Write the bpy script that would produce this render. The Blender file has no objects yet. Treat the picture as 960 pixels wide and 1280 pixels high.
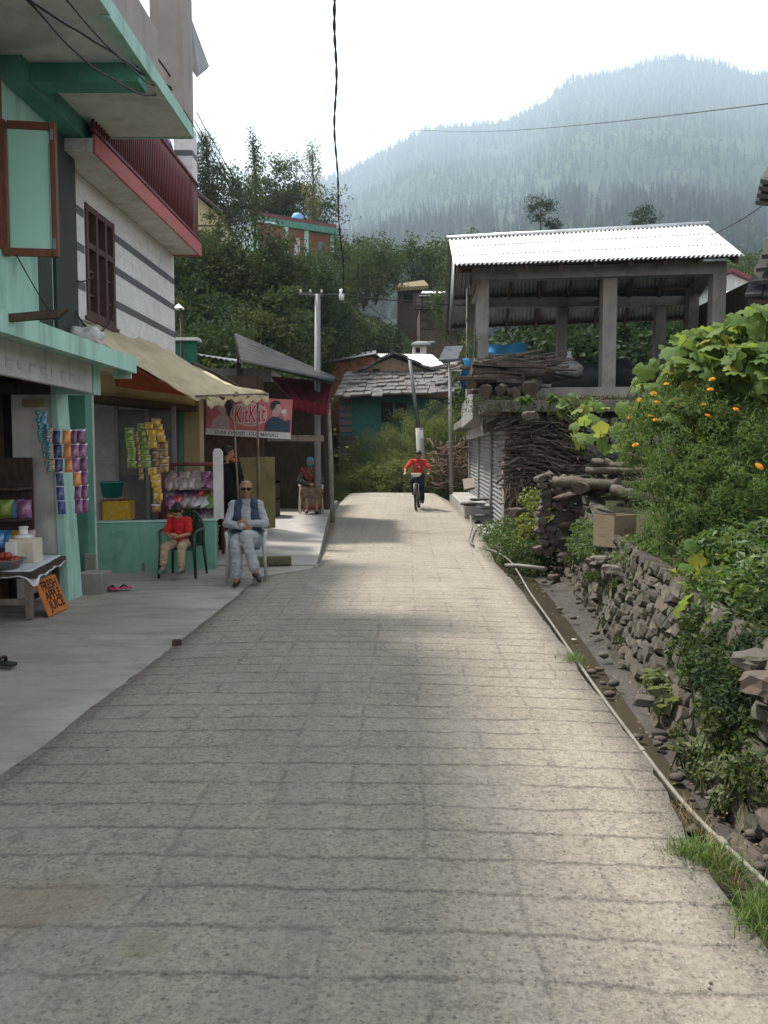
import bpy, bmesh, math, random
import numpy as np
from mathutils import Vector, Matrix, noise
R = math.radians
rnd = random.Random(7)
NP = np.random.default_rng(11)
S = bpy.context.scene
COL = S.collection
F = 1000.0; PITCH = R(3.9); CAMZ = 1.6
SP, CP = math.sin(PITCH), math.cos(PITCH)

def ray(px, py):
    u = (px-480)/F; v = (640-py)/F
    return Vector((u, CP+v*SP, -SP+v*CP))
def P(px, py, Y):
    """point in the world seen at a photo pixel, at distance Y down the street"""
    d = ray(px, py); t = Y/d.y
    return Vector((d.x*t, Y, CAMZ+d.z*t))
def G(px, py, z=0.0):
    d = ray(px, py); t = (z-CAMZ)/d.z
    return Vector((d.x*t, d.y*t, z))

# ------------------------------------------------------------------ tagging
def tag(o, label=None, cat=None, group=None, kind=None):
    if label: o['label'] = label
    if cat: o['category'] = cat
    if group: o['group'] = group
    if kind: o['kind'] = kind
    return o
def thing(name, label, cat, loc=(0, 0, 0), rz=0, group=None):
    o = bpy.data.objects.new(name, None); COL.objects.link(o)
    o.empty_display_size = .2
    o.location = loc; o.rotation_euler = (0, 0, rz)
    return tag(o, label, cat, group)
def chain_loc(o):
    p = Vector((0, 0, 0))
    while o is not None:
        p += o.location; o = o.parent
    return p
def kids(o): return [c for c in bpy.data.objects if c.parent == o]
_kidcache = {}
def copy_tree(o, parent=None):
    c = o.copy(); COL.objects.link(c)
    if parent is not None: c.parent = parent
    if o.name not in _kidcache: _kidcache[o.name] = list(o.children)
    for ch in _kidcache[o.name]: copy_tree(ch, c)
    return c

# ------------------------------------------------------------------ mesh builder
class MB:
    def __init__(s): s.v = []; s.f = []; s.m = []; s.sm = []
    def add(s, vs, fs, m=0, smooth=False):
        b = len(s.v); s.v += [tuple(v) for v in vs]
        for f in fs:
            s.f.append(tuple(i+b for i in f)); s.m.append(m); s.sm.append(smooth)
        return s
    def hexa(s, p, m=0):
        return s.add(p, [(0,3,2,1),(4,5,6,7),(0,1,5,4),(1,2,6,5),(2,3,7,6),(3,0,4,7)], m)
    def box(s, x0, x1, y0, y1, z0, z1, m=0):
        return s.hexa([(x0,y0,z0),(x1,y0,z0),(x1,y1,z0),(x0,y1,z0),(x0,y0,z1),(x1,y0,z1),(x1,y1,z1),(x0,y1,z1)], m)
    def cbox(s, c, d, rot=None, m=0):
        hx, hy, hz = d[0]/2, d[1]/2, d[2]/2
        ps = [Vector(q) for q in ((-hx,-hy,-hz),(hx,-hy,-hz),(hx,hy,-hz),(-hx,hy,-hz),(-hx,-hy,hz),(hx,-hy,hz),(hx,hy,hz),(-hx,hy,hz))]
        if rot is not None: ps = [rot @ q for q in ps]
        return s.hexa([q+Vector(c) for q in ps], m)
    def bar(s, a, b, w, h, m=0, up=(0,0,1)):
        a, b = Vector(a), Vector(b); d = (b-a).normalized(); u = Vector(up)
        if abs(d.dot(u)) > .98: u = Vector((0,1,0))
        x = d.cross(u).normalized()*w/2; z = x.cross(d).normalized()*h/2
        return s.hexa([a-x-z, a+x-z, b+x-z, b-x-z, a-x+z, a+x+z, b+x+z, b-x+z], m)
    def tube(s, pts, r, n=8, m=0, cap=True, smooth=True, squash=1.0):
        pts = [Vector(p) for p in pts]; k = len(pts)
        rs = r if isinstance(r, (list, tuple)) else [r]*k
        vs = []; ref = None
        for i, p in enumerate(pts):
            d = (pts[min(i+1,k-1)]-pts[max(i-1,0)])
            d = d.normalized() if d.length > 1e-9 else Vector((0,0,1))
            if ref is None:
                ref = Vector((0,0,1)) if abs(d.z) < .9 else Vector((1,0,0))
            x = d.cross(ref)
            if x.length < 1e-6: x = d.orthogonal()
            x.normalize(); y = x.cross(d).normalized(); ref = y
            for j in range(n):
                a = 2*math.pi*j/n
                vs.append(p+x*math.cos(a)*rs[i]+y*math.sin(a)*rs[i]*squash)
        fs = [(i*n+j, i*n+(j+1)%n, (i+1)*n+(j+1)%n, (i+1)*n+j) for i in range(k-1) for j in range(n)]
        b = len(s.v); s.add(vs, fs, m, smooth)
        if cap:
            s.f.append(tuple(b+j for j in reversed(range(n)))); s.m.append(m); s.sm.append(False)
            s.f.append(tuple(b+(k-1)*n+j for j in range(n))); s.m.append(m); s.sm.append(False)
        return s
    def lathe(s, prof, c=(0,0,0), n=20, m=0, smooth=True, rot=None):
        c = Vector(c); vs = []
        for r, z in prof:
            for j in range(n):
                a = 2*math.pi*j/n; q = Vector((r*math.cos(a), r*math.sin(a), z))
                if rot is not None: q = rot @ q
                vs.append(q+c)
        k = len(prof)
        fs = [(i*n+j, i*n+(j+1)%n, (i+1)*n+(j+1)%n, (i+1)*n+j) for i in range(k-1) for j in range(n)]
        return s.add(vs, fs, m, smooth)
    def ell(s, c, r, n=12, m=0, rot=None, jit=0.0, seed=0):
        k = max(5, n//2+1); prof = []; c = Vector(c); vs = []
        for i in range(k):
            t = math.pi*i/(k-1)
            for j in range(n):
                a = 2*math.pi*j/n
                q = Vector((math.sin(t)*math.cos(a), math.sin(t)*math.sin(a), -math.cos(t)))
                if jit: q *= 1+jit*noise.noise(q*1.7+Vector((seed*3.1, seed*1.7, seed)))
                q = Vector((q.x*r[0], q.y*r[1], q.z*r[2]))
                if rot is not None: q = rot @ q
                vs.append(q+c)
        fs = [(i*n+j, i*n+(j+1)%n, (i+1)*n+(j+1)%n, (i+1)*n+j) for i in range(k-1) for j in range(n)]
        return s.add(vs, fs, m, True)
    def patch(s, fn, nu, nv, m=0, smooth=True, thick=None):
        vs = [Vector(fn(i/nu, j/nv)) for i in range(nu+1) for j in range(nv+1)]
        w = nv+1
        fs = [(i*w+j, (i+1)*w+j, (i+1)*w+j+1, i*w+j+1) for i in range(nu) for j in range(nv)]
        b = len(s.v); s.add(vs, fs, m, smooth)
        if thick is not None:
            off = Vector(thick); n0 = len(vs)
            s.add([q+off for q in vs], [tuple(reversed(f)) for f in fs], m, smooth)
            rim = [i*w for i in range(nu+1)]+[nu*w+j for j in range(1, nv+1)]+[i*w+nv for i in range(nu-1, -1, -1)]+[j for j in range(nv-1, 0, -1)]
            for k in range(len(rim)):
                a, c = rim[k], rim[(k+1) % len(rim)]
                s.f.append((b+a, b+n0+a, b+n0+c, b+c)); s.m.append(m); s.sm.append(False)
        return s
    def prism(s, poly, o, u, v, n, t, m=0):
        """flat polygon (2D) in frame o,u,v extruded by t along n"""
        o, u, v, n = Vector(o), Vector(u), Vector(v), Vector(n)
        a = [o+u*x+v*y for x, y in poly]; b = [q+n*t for q in a]; k = len(poly)
        fs = [tuple(range(k)), tuple(reversed(range(k, 2*k)))]+[(i, k+i, k+(i+1)%k, (i+1)%k) for i in range(k)]
        return s.add(a+b, fs, m)
    def build(s, name, mat, parent=None, label=None, cat=None, group=None, kind=None, bevel=0, local=False, origin=None, subd=0):
        me = bpy.data.meshes.new(name)
        if parent is not None:
            off = Vector((0,0,0)) if local else chain_loc(parent)
        elif local: off = Vector((0,0,0))
        elif origin is not None: off = Vector(origin)
        else:
            a = np.array(s.v); off = Vector(((a[:,0].min()+a[:,0].max())/2, (a[:,1].min()+a[:,1].max())/2, a[:,2].min()))
        a = np.array(s.v, dtype=np.float64)-np.array(off)
        me.from_pydata(a.tolist(), [], s.f)
        for q in (mat if isinstance(mat, (list, tuple)) else [mat]): me.materials.append(q)
        me.polygons.foreach_set('material_index', s.m)
        me.polygons.foreach_set('use_smooth', s.sm)
        bm = bmesh.new(); bm.from_mesh(me); bmesh.ops.recalc_face_normals(bm, faces=bm.faces); bm.to_mesh(me); bm.free()
        me.update()
        o = bpy.data.objects.new(name, me); COL.objects.link(o)
        if parent is not None: o.parent = parent
        else: o.location = off
        if bevel:
            b = o.modifiers.new('bevel', 'BEVEL'); b.width = bevel; b.segments = 2; b.limit_method = 'ANGLE'; b.angle_limit = R(40)
        if subd:
            b = o.modifiers.new('sub', 'SUBSURF'); b.levels = b.render_levels = subd
        return tag(o, label, cat, group, kind)

def np_obj(name, V, Fa, mat, parent=None, label=None, cat=None, group=None, kind=None, smooth=False, mi=None, origin=None, local=False):
    """fast object from numpy arrays: Fa is (n,k)"""
    V = np.asarray(V, dtype=np.float32); Fa = np.asarray(Fa, dtype=np.int32)
    if local: off = np.zeros(3)
    elif parent is not None: off = np.array(chain_loc(parent))
    elif origin is not None: off = np.array(origin)
    else: off = np.array([(V[:,0].min()+V[:,0].max())/2, (V[:,1].min()+V[:,1].max())/2, V[:,2].min()])
    V = (V-off).astype(np.float32)
    me = bpy.data.meshes.new(name); n, k = Fa.shape
    me.vertices.add(len(V)); me.vertices.foreach_set('co', V.ravel())
    me.loops.add(n*k); me.loops.foreach_set('vertex_index', Fa.ravel())
    me.polygons.add(n); me.polygons.foreach_set('loop_start', np.arange(0, n*k, k, dtype=np.int32))
    for q in (mat if isinstance(mat, (list, tuple)) else [mat]): me.materials.append(q)
    if mi is not None: me.polygons.foreach_set('material_index', np.asarray(mi, dtype=np.int32))
    me.polygons.foreach_set('use_smooth', np.full(n, smooth, dtype=bool))
    me.update(calc_edges=True)
    o = bpy.data.objects.new(name, me); COL.objects.link(o)
    if parent is not None: o.parent = parent
    else: o.location = off
    return tag(o, label, cat, group, kind)

def rand_rot(n, up=0.5, spread=1.0, rng=NP):
    """n rotation matrices; local z (leaf normal) leans up"""
    nz = rng.normal(size=(n,3))*spread; nz[:,2] = np.abs(nz[:,2])*0.7+up
    nz /= np.linalg.norm(nz, axis=1, keepdims=True)
    t = rng.normal(size=(n,3)); x = np.cross(t, nz); x /= np.linalg.norm(x, axis=1, keepdims=True)+1e-9
    y = np.cross(nz, x)
    return np.stack([x, y, nz], axis=2)
def inst(tv, tf, M, L, sc):
    """instance template (k,3)/(m,n) with rotations M (N,3,3), places L (N,3), scales sc (N,)"""
    tv = np.asarray(tv, float); tf = np.asarray(tf, int); N = len(L); k = len(tv)
    V = np.einsum('nij,kj->nki', M, tv)*np.asarray(sc)[:,None,None]+np.asarray(L)[:,None,:]
    Fa = tf[None]+(np.arange(N)*k)[:,None,None]
    return V.reshape(-1,3), Fa.reshape(-1, tf.shape[1])
LEAF = ([(0,-.5,0),(.22,-.08,.05),(0,.5,-.04),(-.22,-.08,.05)], [(0,1,2,3)])
LEAFW = ([(0,-.5,0),(.34,-.15,.07),(.26,.25,.03),(0,.5,-.06),(-.26,.25,.03),(-.34,-.15,.07)], [(0,1,2,3),(0,3,4,5)])
NEEDLE = ([(0,-.5,0),(.09,0,.03),(0,.5,-.06),(-.09,0,.03)], [(0,1,2,3)])
def join_np(parts):
    Vs, Fs, b = [], [], 0
    for V, Fa in parts:
        Vs.append(V); Fs.append(np.asarray(Fa)+b); b += len(V)
    return np.concatenate(Vs), np.concatenate(Fs)

def crown_pts(c, r, nclump, per, cl=0.35, rng=NP, shell=0.55, flat=1.0):
    """leaf positions: clumps spread unevenly through an ellipsoid"""
    c = np.array(c, float); r = np.array(r, float)
    d = rng.normal(size=(nclump,3)); d /= np.linalg.norm(d, axis=1, keepdims=True)
    rad = (shell+(1-shell)*rng.random(nclump))**1.0
    cc = d*rad[:,None]
    cr = cl*(.55+.9*rng.random(nclump))
    q = rng.normal(size=(nclump, per, 3)); q /= np.linalg.norm(q, axis=2, keepdims=True)
    q *= (rng.random((nclump, per, 1))**.45)
    q[...,2] *= flat
    pts = (cc[:,None,:]+q*cr[:,None,None])*r+c
    return pts.reshape(-1,3)

# ------------------------------------------------------------------ materials
def _nodes(name):
    m = bpy.data.materials.new(name); m.use_nodes = True
    nt = m.node_tree; nt.nodes.clear()
    out = nt.nodes.new('ShaderNodeOutputMaterial')
    return m, nt, out
def N(nt, t, **kw):
    n = nt.nodes.new(t)
    for k, v in kw.items():
        if k in n.inputs.keys() if hasattr(n.inputs, 'keys') else False: n.inputs[k].default_value = v
        else: setattr(n, k, v)
    return n
def c4(c): return (c[0], c[1], c[2], 1.0)
def L(nt, a, b): nt.links.new(a, b)
def mixc(nt, fac, a, b, mode='MIX'):
    n = nt.nodes.new('ShaderNodeMix'); n.data_type = 'RGBA'; n.blend_type = mode
    for s_, v in ((n.inputs[0], fac), (n.inputs[6], a), (n.inputs[7], b)):
        if hasattr(v, 'links') or isinstance(v, bpy.types.NodeSocket): nt.links.new(v, s_)
        elif isinstance(v, (int, float)): s_.default_value = v
        else: s_.default_value = c4(v)
    return n.outputs[2]
def mth(nt, op, a, b=0.0, c=None, clamp=False):
    n = nt.nodes.new('ShaderNodeMath'); n.operation = op; n.use_clamp = clamp
    for i, v in enumerate((a, b) if c is None else (a, b, c)):
        if isinstance(v, bpy.types.NodeSocket): nt.links.new(v, n.inputs[i])
        else: n.inputs[i].default_value = v
    return n.outputs[0]
def rampf(nt, v, lo, hi, a=0.0, b=1.0):
    n = nt.nodes.new('ShaderNodeMapRange'); n.clamp = True
    nt.links.new(v, n.inputs[0])
    for i, q in enumerate((lo, hi, a, b)): n.inputs[i+1].default_value = q
    return n.outputs[0]
def noisef(nt, vec, scale, detail=5, rough=.55, dist=0.0):
    n = nt.nodes.new('ShaderNodeTexNoise'); n.inputs['Scale'].default_value = scale
    n.inputs['Detail'].default_value = detail; n.inputs['Roughness'].default_value = rough; n.inputs['Distortion'].default_value = dist
    if vec is not None: nt.links.new(vec, n.inputs['Vector'])
    return n.outputs['Fac']
def coords(nt, kind='Object', scale=None):
    t = nt.nodes.new('ShaderNodeTexCoord').outputs[kind]
    if scale:
        mp = nt.nodes.new('ShaderNodeMapping'); mp.inputs['Scale'].default_value = scale
        nt.links.new(t, mp.inputs['Vector']); return mp.outputs[0]
    return t
def mat(name, c, c2=None, rough=.8, scale=4.0, bump=.15, bscale=30.0, metallic=0.0, spec=.3, stain=None, sscale=1.3, stretch=None, trans=0.0, amt=1.0, streak=0.0):
    """general weathered surface: two tones, optional stains, bump"""
    m, nt, out = _nodes(name)
    p = nt.nodes.new('ShaderNodeBsdfPrincipled')
    v = coords(nt, 'Object', stretch)
    c2 = c2 or tuple(x*.75 for x in c)
    f = rampf(nt, noisef(nt, v, scale, 6, .6), .35, .65, 0, amt)
    col = mixc(nt, f, c, c2)
    if stain:
        col = mixc(nt, rampf(nt, noisef(nt, v, sscale, 8, .65, .6), .52, .72), col, stain)
    if streak:
        sv = coords(nt, 'Object', (7, 7, .55)); sf = mth(nt, 'MULTIPLY', rampf(nt, noisef(nt, sv, 1.0, 6, .65), .52, .72), streak)
        col = mixc(nt, sf, col, tuple(x*.38+.01 for x in c)); col = mixc(nt, mth(nt, 'MULTIPLY', rampf(nt, noisef(nt, coords(nt, 'Object'), 9, 7, .7), .60, .70), streak*.8), col, (.33, .31, .28))
    L(nt, col, p.inputs['Base Color'])
    p.inputs['Roughness'].default_value = rough; p.inputs['Metallic'].default_value = metallic
    p.inputs['Specular IOR Level'].default_value = spec
    if bump:
        b = nt.nodes.new('ShaderNodeBump'); b.inputs['Strength'].default_value = min(1, bump*2); b.inputs['Distance'].default_value = .01
        L(nt, noisef(nt, v, bscale, 6, .65), b.inputs['Height']); L(nt, b.outputs[0], p.inputs['Normal'])
    if trans:
        tr = nt.nodes.new('ShaderNodeBsdfTranslucent'); L(nt, col, tr.inputs['Color'])
        mx = nt.nodes.new('ShaderNodeMixShader'); mx.inputs[0].default_value = trans
        L(nt, p.outputs[0], mx.inputs[1]); L(nt, tr.outputs[0], mx.inputs[2]); L(nt, mx.outputs[0], out.inputs['Surface'])
    else: L(nt, p.outputs[0], out.inputs['Surface'])
    return m
def leafmat(name, c1, c2, c3=None, trans=.4, rough=.5, spec=.35):
    """leaves: tone varies leaf by leaf, light shines through"""
    m, nt, out = _nodes(name)
    g = nt.nodes.new('ShaderNodeNewGeometry')
    r = g.outputs['Random Per Island']
    col = mixc(nt, r, c1, c2)
    if c3: col = mixc(nt, rampf(nt, r, .86, .9), col, c3)
    big = rampf(nt, noisef(nt, coords(nt, 'Object'), .9, 3), .35, .65, .0, .6)
    col = mixc(nt, big, col, tuple(x*.55 for x in c1))
    p = nt.nodes.new('ShaderNodeBsdfPrincipled'); L(nt, col, p.inputs['Base Color'])
    p.inputs['Roughness'].default_value = rough; p.inputs['Specular IOR Level'].default_value = spec
    tr = nt.nodes.new('ShaderNodeBsdfTranslucent')
    L(nt, mixc(nt, .5, col, (c2[0]*1.6, c2[1]*1.5, c2[2]*.6)), tr.inputs['Color'])
    mx = nt.nodes.new('ShaderNodeMixShader'); mx.inputs[0].default_value = trans
    L(nt, p.outputs[0], mx.inputs[1]); L(nt, tr.outputs[0], mx.inputs[2]); L(nt, mx.outputs[0], out.inputs['Surface'])
    return m
def glassmat(name, tint=(.02,.03,.03)):
    m, nt, out = _nodes(name)
    p = nt.nodes.new('ShaderNodeBsdfPrincipled'); p.inputs['Base Color'].default_value = c4(tint)
    p.inputs['Roughness'].default_value = .08; p.inputs['Specular IOR Level'].default_value = .8
    b = nt.nodes.new('ShaderNodeBump'); b.inputs['Strength'].default_value = .05
    L(nt, noisef(nt, coords(nt), 3.0), b.inputs['Height']); L(nt, b.outputs[0], p.inputs['Normal'])
    L(nt, p.outputs[0], out.inputs['Surface'])
    return m

def text_part(txt, size, M4, mat_, parent, name='lettering', ext=.002, bold=0.0, shear=0.0, spacing=1.0, width=None):
    """lettering as a real thin raised mesh; M4 puts text x/y plane (facing +z) in the world"""
    cu = bpy.data.curves.new('txt', 'FONT'); cu.body = txt; cu.size = size; cu.extrude = ext; cu.offset = bold
    cu.shear = shear; cu.align_x = 'CENTER'; cu.align_y = 'CENTER'; cu.space_character = spacing; cu.resolution_u = 3
    o = bpy.data.objects.new('txt', cu); COL.objects.link(o)
    dg = bpy.context.evaluated_depsgraph_get(); me = bpy.data.meshes.new_from_object(o.evaluated_get(dg))
    bpy.data.objects.remove(o); bpy.data.curves.remove(cu)
    if width:
        xs = [v.co.x for v in me.vertices]; k = width/(max(xs)-min(xs))
        for v in me.vertices: v.co.x *= k
    M4 = Matrix(M4)
    off = chain_loc(parent)
    me.transform(Matrix.Translation(-off) @ M4)
    me.materials.clear(); me.materials.append(mat_); me.name = name
    t = bpy.data.objects.new(name, me); COL.objects.link(t); t.parent = parent
    return t
def frame(o, x, y):
    x = Vector(x).normalized(); z = x.cross(Vector(y)).normalized(); y = z.cross(x)
    M = Matrix((x, y, z)).transposed().to_4x4(); M.translation = Vector(o); return M

def wall_holes(mb, org, u, n, W, H, T, holes, m=0):
    """wall in frame org + u*a + z*b, thickness T against n, rectangular holes (a0,a1,b0,b1)"""
    xs = sorted({0, W, *[h[0] for h in holes], *[h[1] for h in holes]}); zs = sorted({0, H, *[h[2] for h in holes], *[h[3] for h in holes]})
    org, u, n = Vector(org), Vector(u), Vector(n); z = Vector((0,0,1))
    inside = lambda a, b: any(h[0] < a < h[1] and h[2] < b < h[3] for h in holes) or not (0 < a < W and 0 < b < H)
    q = lambda a, b, t: org+u*a+z*b-n*t
    for i in range(len(xs)-1):
        for j in range(len(zs)-1):
            a0, a1, b0, b1 = xs[i], xs[i+1], zs[j], zs[j+1]
            if inside((a0+a1)/2, (b0+b1)/2): continue
            mb.add([q(a0,b0,0),q(a1,b0,0),q(a1,b1,0),q(a0,b1,0)], [(0,1,2,3)], m)
            mb.add([q(a0,b0,T),q(a1,b0,T),q(a1,b1,T),q(a0,b1,T)], [(3,2,1,0)], m)
            e = 1e-4
            if inside(a0-e, (b0+b1)/2): mb.add([q(a0,b0,0),q(a0,b1,0),q(a0,b1,T),q(a0,b0,T)], [(0,1,2,3)], m)
            if inside(a1+e, (b0+b1)/2): mb.add([q(a1,b0,0),q(a1,b1,0),q(a1,b1,T),q(a1,b0,T)], [(3,2,1,0)], m)
            if inside((a0+a1)/2, b0-e): mb.add([q(a0,b0,0),q(a1,b0,0),q(a1,b0,T),q(a0,b0,T)], [(3,2,1,0)], m)
            if inside((a0+a1)/2, b1+e): mb.add([q(a0,b1,0),q(a1,b1,0),q(a1,b1,T),q(a0,b1,T)], [(0,1,2,3)], m)
    return mb
def corrug(mb, A, B, C, D, waves, amp=.018, per=6, m=0, rows=2, t=.004, sag=0.0):
    """corrugated sheet: A->B along the eave (waves), A->D down the slope"""
    A, B, C, D = map(Vector, (A, B, C, D)); n = (B-A).cross(D-A).normalized()
    if n.z < 0: n = -n
    def fn(i, j):
        q = (A.lerp(B, i)).lerp(D.lerp(C, i), j)
        return q+n*(amp*math.sin(2*math.pi*waves*i)+sag*math.sin(math.pi*j)+.006*noise.noise(q*1.3))
    return mb.patch(fn, waves*per, rows, m, True, thick=-n*t)

# smooth continuous bodies: capsules and ellipsoids fused by voxel remeshing
def blob(name, caps, ells, mat_, parent, voxel=.012, smooth=2, local=True, factor=.5):
    mb = MB()
    for a, b, ra, rb in caps:
        a, b = Vector(a), Vector(b); d = (b-a); l = d.length
        d = d/l if l > 1e-6 else Vector((0,0,1))
        pts, rs = [], []
        for k in range(5):
            t = math.pi/2*(k/4.0); pts.append(a-d*ra*math.cos(t)); rs.append(max(ra*math.sin(t), ra*.08))
        for k in range(5):
            t = math.pi/2*(k/4.0); pts.append(b+d*rb*math.sin(t)); rs.append(max(rb*math.cos(t), rb*.08))
        mb.tube(pts, rs, 14)
    for e in ells:
        mb.ell(e[0], e[1], 18, rot=e[2] if len(e) > 2 else None)
    o = mb.build(name, mat_, parent, local=local)
    r = o.modifiers.new('r', 'REMESH'); r.mode = 'VOXEL'; r.voxel_size = voxel; r.use_smooth_shade = True
    if smooth:
        s_ = o.modifiers.new('s', 'SMOOTH'); s_.factor = factor; s_.iterations = smooth
    dg = bpy.context.evaluated_depsgraph_get(); me = bpy.data.meshes.new_from_object(o.evaluated_get(dg))
    old = o.data; o.modifiers.clear(); o.data = me; me.name = name
    if not me.materials: me.materials.append(mat_)
    bpy.data.meshes.remove(old)
    return o
# ------------------------------------------------------------------ camera, sun, sky, air
cam = bpy.data.cameras.new('camera'); co = bpy.data.objects.new('camera', cam); COL.objects.link(co)
co.location = (0, 0, CAMZ); co.rotation_euler = (R(90)-PITCH, 0, 0)
cam.sensor_fit = 'VERTICAL'; cam.sensor_height = 36.0; cam.lens = 36.0*F/1280.0
cam.clip_start = .05; cam.clip_end = 20000
S.camera = co
SUN_EL, SUN_AZ = R(60), R(52)          # azimuth measured from +Y towards -X
sd = Vector((-math.sin(SUN_AZ)*math.cos(SUN_EL), math.cos(SUN_AZ)*math.cos(SUN_EL), math.sin(SUN_EL)))
sl = bpy.data.lights.new('sun', 'SUN'); sl.energy = SUN_E = 4.1; sl.angle = R(6); sl.color = (1, .94, .84)
so = bpy.data.objects.new('sun', sl); COL.objects.link(so); so.rotation_euler = sd.to_track_quat('Z', 'Y').to_euler(); so.location = sd*60
w = bpy.data.worlds.new('World'); S.world = w; w.use_nodes = True
nt = w.node_tree; bg = nt.nodes['Background']
sk = nt.nodes.new('ShaderNodeTexSky'); sk.sky_type = 'NISHITA'; sk.sun_disc = False
sk.sun_elevation = SUN_EL; sk.sun_rotation = -SUN_AZ; sk.altitude = 2000; sk.dust_density = 6; sk.air_density = 1.0; sk.ozone_density = 1.0
hs = nt.nodes.new('ShaderNodeHueSaturation'); hs.inputs['Saturation'].default_value = .0
L(nt, sk.outputs[0], hs.inputs['Color']); L(nt, hs.outputs[0], bg.inputs['Color']); bg.inputs['Strength'].default_value = .15
S.view_settings.view_transform = 'Standard'; S.view_settings.look = 'None'; S.view_settings.gamma = 1
S.view_settings.exposure = 1.55; S.view_settings.use_curve_mapping = False
S.render.engine = 'CYCLES'; S.cycles.use_denoising = True
try: S.cycles.denoiser = 'OPENIMAGEDENOISE'
except Exception: pass
S.cycles.max_bounces = 6; S.cycles.diffuse_bounces = 3; S.cycles.glossy_bounces = 3; S.cycles.transmission_bounces = 3; S.cycles.transparent_max_bounces = 6
S.cycles.volume_bounces = 0; S.cycles.caustics_reflective = False; S.cycles.caustics_refractive = False
S.cycles.sample_clamp_indirect = 6

M = {}
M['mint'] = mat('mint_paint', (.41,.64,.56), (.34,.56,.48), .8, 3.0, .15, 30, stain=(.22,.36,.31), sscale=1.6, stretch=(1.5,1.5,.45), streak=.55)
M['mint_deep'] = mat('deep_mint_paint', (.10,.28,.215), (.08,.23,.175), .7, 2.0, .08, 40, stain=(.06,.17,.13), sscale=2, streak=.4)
M['white_plaster'] = mat('white_plaster', (.62,.61,.60), (.5,.49,.48), .85, 3, .1, 25, stain=(.38,.36,.34), sscale=2.5, streak=.45)
M['grey_plaster'] = mat('grey_plaster', (.62,.605,.585), (.54,.53,.515), .9, 3, .1, 25, stain=(.36,.35,.34), sscale=1.2, streak=.3)
M['mauve'] = mat('mauve_plaster', (.40,.34,.34), (.34,.29,.29), .85, 3, .1, 25, streak=.4)
M['beige'] = mat('beige_plaster', (.44,.35,.20), (.36,.28,.16), .85, 3, .1, 25, stain=(.22,.16,.1))
M['concrete'] = mat('grey_concrete', (.27,.255,.24), (.2,.19,.18), .9, 3, .2, 30, stain=(.13,.12,.11), sscale=2, streak=.35)
M['pale_concrete'] = mat('pale_concrete', (.34,.325,.305), (.27,.26,.245), .85, 2, .15, 40, stain=(.27,.25,.23), sscale=1)
M['wood_brown'] = mat('brown_varnished_wood', (.17,.055,.025), (.11,.035,.018), .5, 6, .1, 40, spec=.4, stretch=(6,6,1))
M['wood_dark'] = mat('dark_old_wood', (.075,.05,.035), (.04,.028,.02), .8, 6, .3, 30, stretch=(4,4,1))
M['wood_grey'] = mat('weathered_grey_wood', (.21,.175,.145), (.12,.095,.075), .9, 5, .4, 25, stretch=(3,3,1))
M['bark'] = mat('bark', (.10,.075,.055), (.05,.038,.028), .95, 6, .6, 18, stretch=(2,2,.6))
M['bark_pale'] = mat('pale_bark', (.26,.22,.18), (.15,.12,.1), .95, 6, .5, 18, stretch=(2,2,.6))
M['cutwood'] = mat('cut_wood_end', (.095,.07,.05), (.055,.042,.032), .9, 12, .3, 30)
M['red_paint'] = mat('red_brown_paint', (.17,.042,.045), (.13,.033,.036), .5, 4, .05, 30, stain=(.12,.03,.03))
M['pink_paint'] = mat('faded_pink_paint', (.48,.13,.14), (.4,.11,.11), .7, 4, .1, 30, stain=(.3,.2,.17), sscale=4, streak=.4)
M['black'] = mat('black_void', (.012,.012,.013), (.008,.008,.009), .9, 3, 0)
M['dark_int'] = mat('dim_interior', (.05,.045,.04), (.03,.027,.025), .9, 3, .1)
M['tin'] = mat('galvanised_tin', (.62,.63,.65), (.5,.51,.53), .36, 3, .04, 20, metallic=.75, stain=(.42,.40,.38), sscale=1.4)
M['tin_white'] = mat('white_and_glare_tin', (.78,.78,.79), (.68,.68,.69), .4, 2, .03, 20, metallic=.25, spec=.5, stain=(.5,.48,.45), sscale=.9)  # white tin; on the pavilion its white stands in for glare
M['tin_grey'] = mat('dull_grey_tin', (.27,.285,.29), (.19,.2,.205), .5, 3, .05, 20, metallic=.5, stain=(.16,.12,.1), sscale=1.5)
M['iron'] = mat('painted_iron', (.16,.165,.17), (.11,.11,.115), .55, 5, .1, 30, metallic=.4)
M['steel'] = mat('pale_steel', (.27,.275,.285), (.21,.215,.22), .6, 4, .05, 30, metallic=.2)
M['wire'] = mat('black_cable', (.015,.015,.016), (.01,.01,.01), .6, 3, 0)
M['canvas'] = mat('cream_canvas', (.80,.72,.52), (.64,.55,.37), .9, 2.2, .1, 90, trans=.45, stain=(.55,.46,.32), sscale=1.6)
M['orange_cloth'] = mat('orange_cloth', (.42,.10,.035), (.34,.08,.03), .9, 3, .1, 60, trans=.2)
M['red_cloth'] = mat('red_cloth', (.17,.018,.028), (.11,.013,.02), .9, 3, .1, 60, trans=.15)
M['glass'] = glassmat('dark_glass')
M['pvc'] = mat('pale_pvc', (.22,.205,.175), (.165,.155,.13), .6, 6, .05, 40, stain=(.13,.115,.09), sscale=5)
M['blue_tarp'] = mat('blue_tarpaulin', (.06,.33,.62), (.05,.27,.52), .55, 4, .15, 20, trans=.2)
M['cardboard'] = mat('cardboard', (.27,.215,.15), (.23,.18,.125), .9, 5, .08, 60)
M['slate'] = mat('slate_slabs', (.13,.12,.112), (.065,.06,.058), .75, 5, .4, 15, stain=(.19,.175,.165), sscale=3)
M['slate_silhouette'] = mat('silhouette_slate', (.055, .05, .048), (.03, .028, .027), .8, 5, .4, 15)  # darker copy of the slate, backlit silhouette put into the colour
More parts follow.
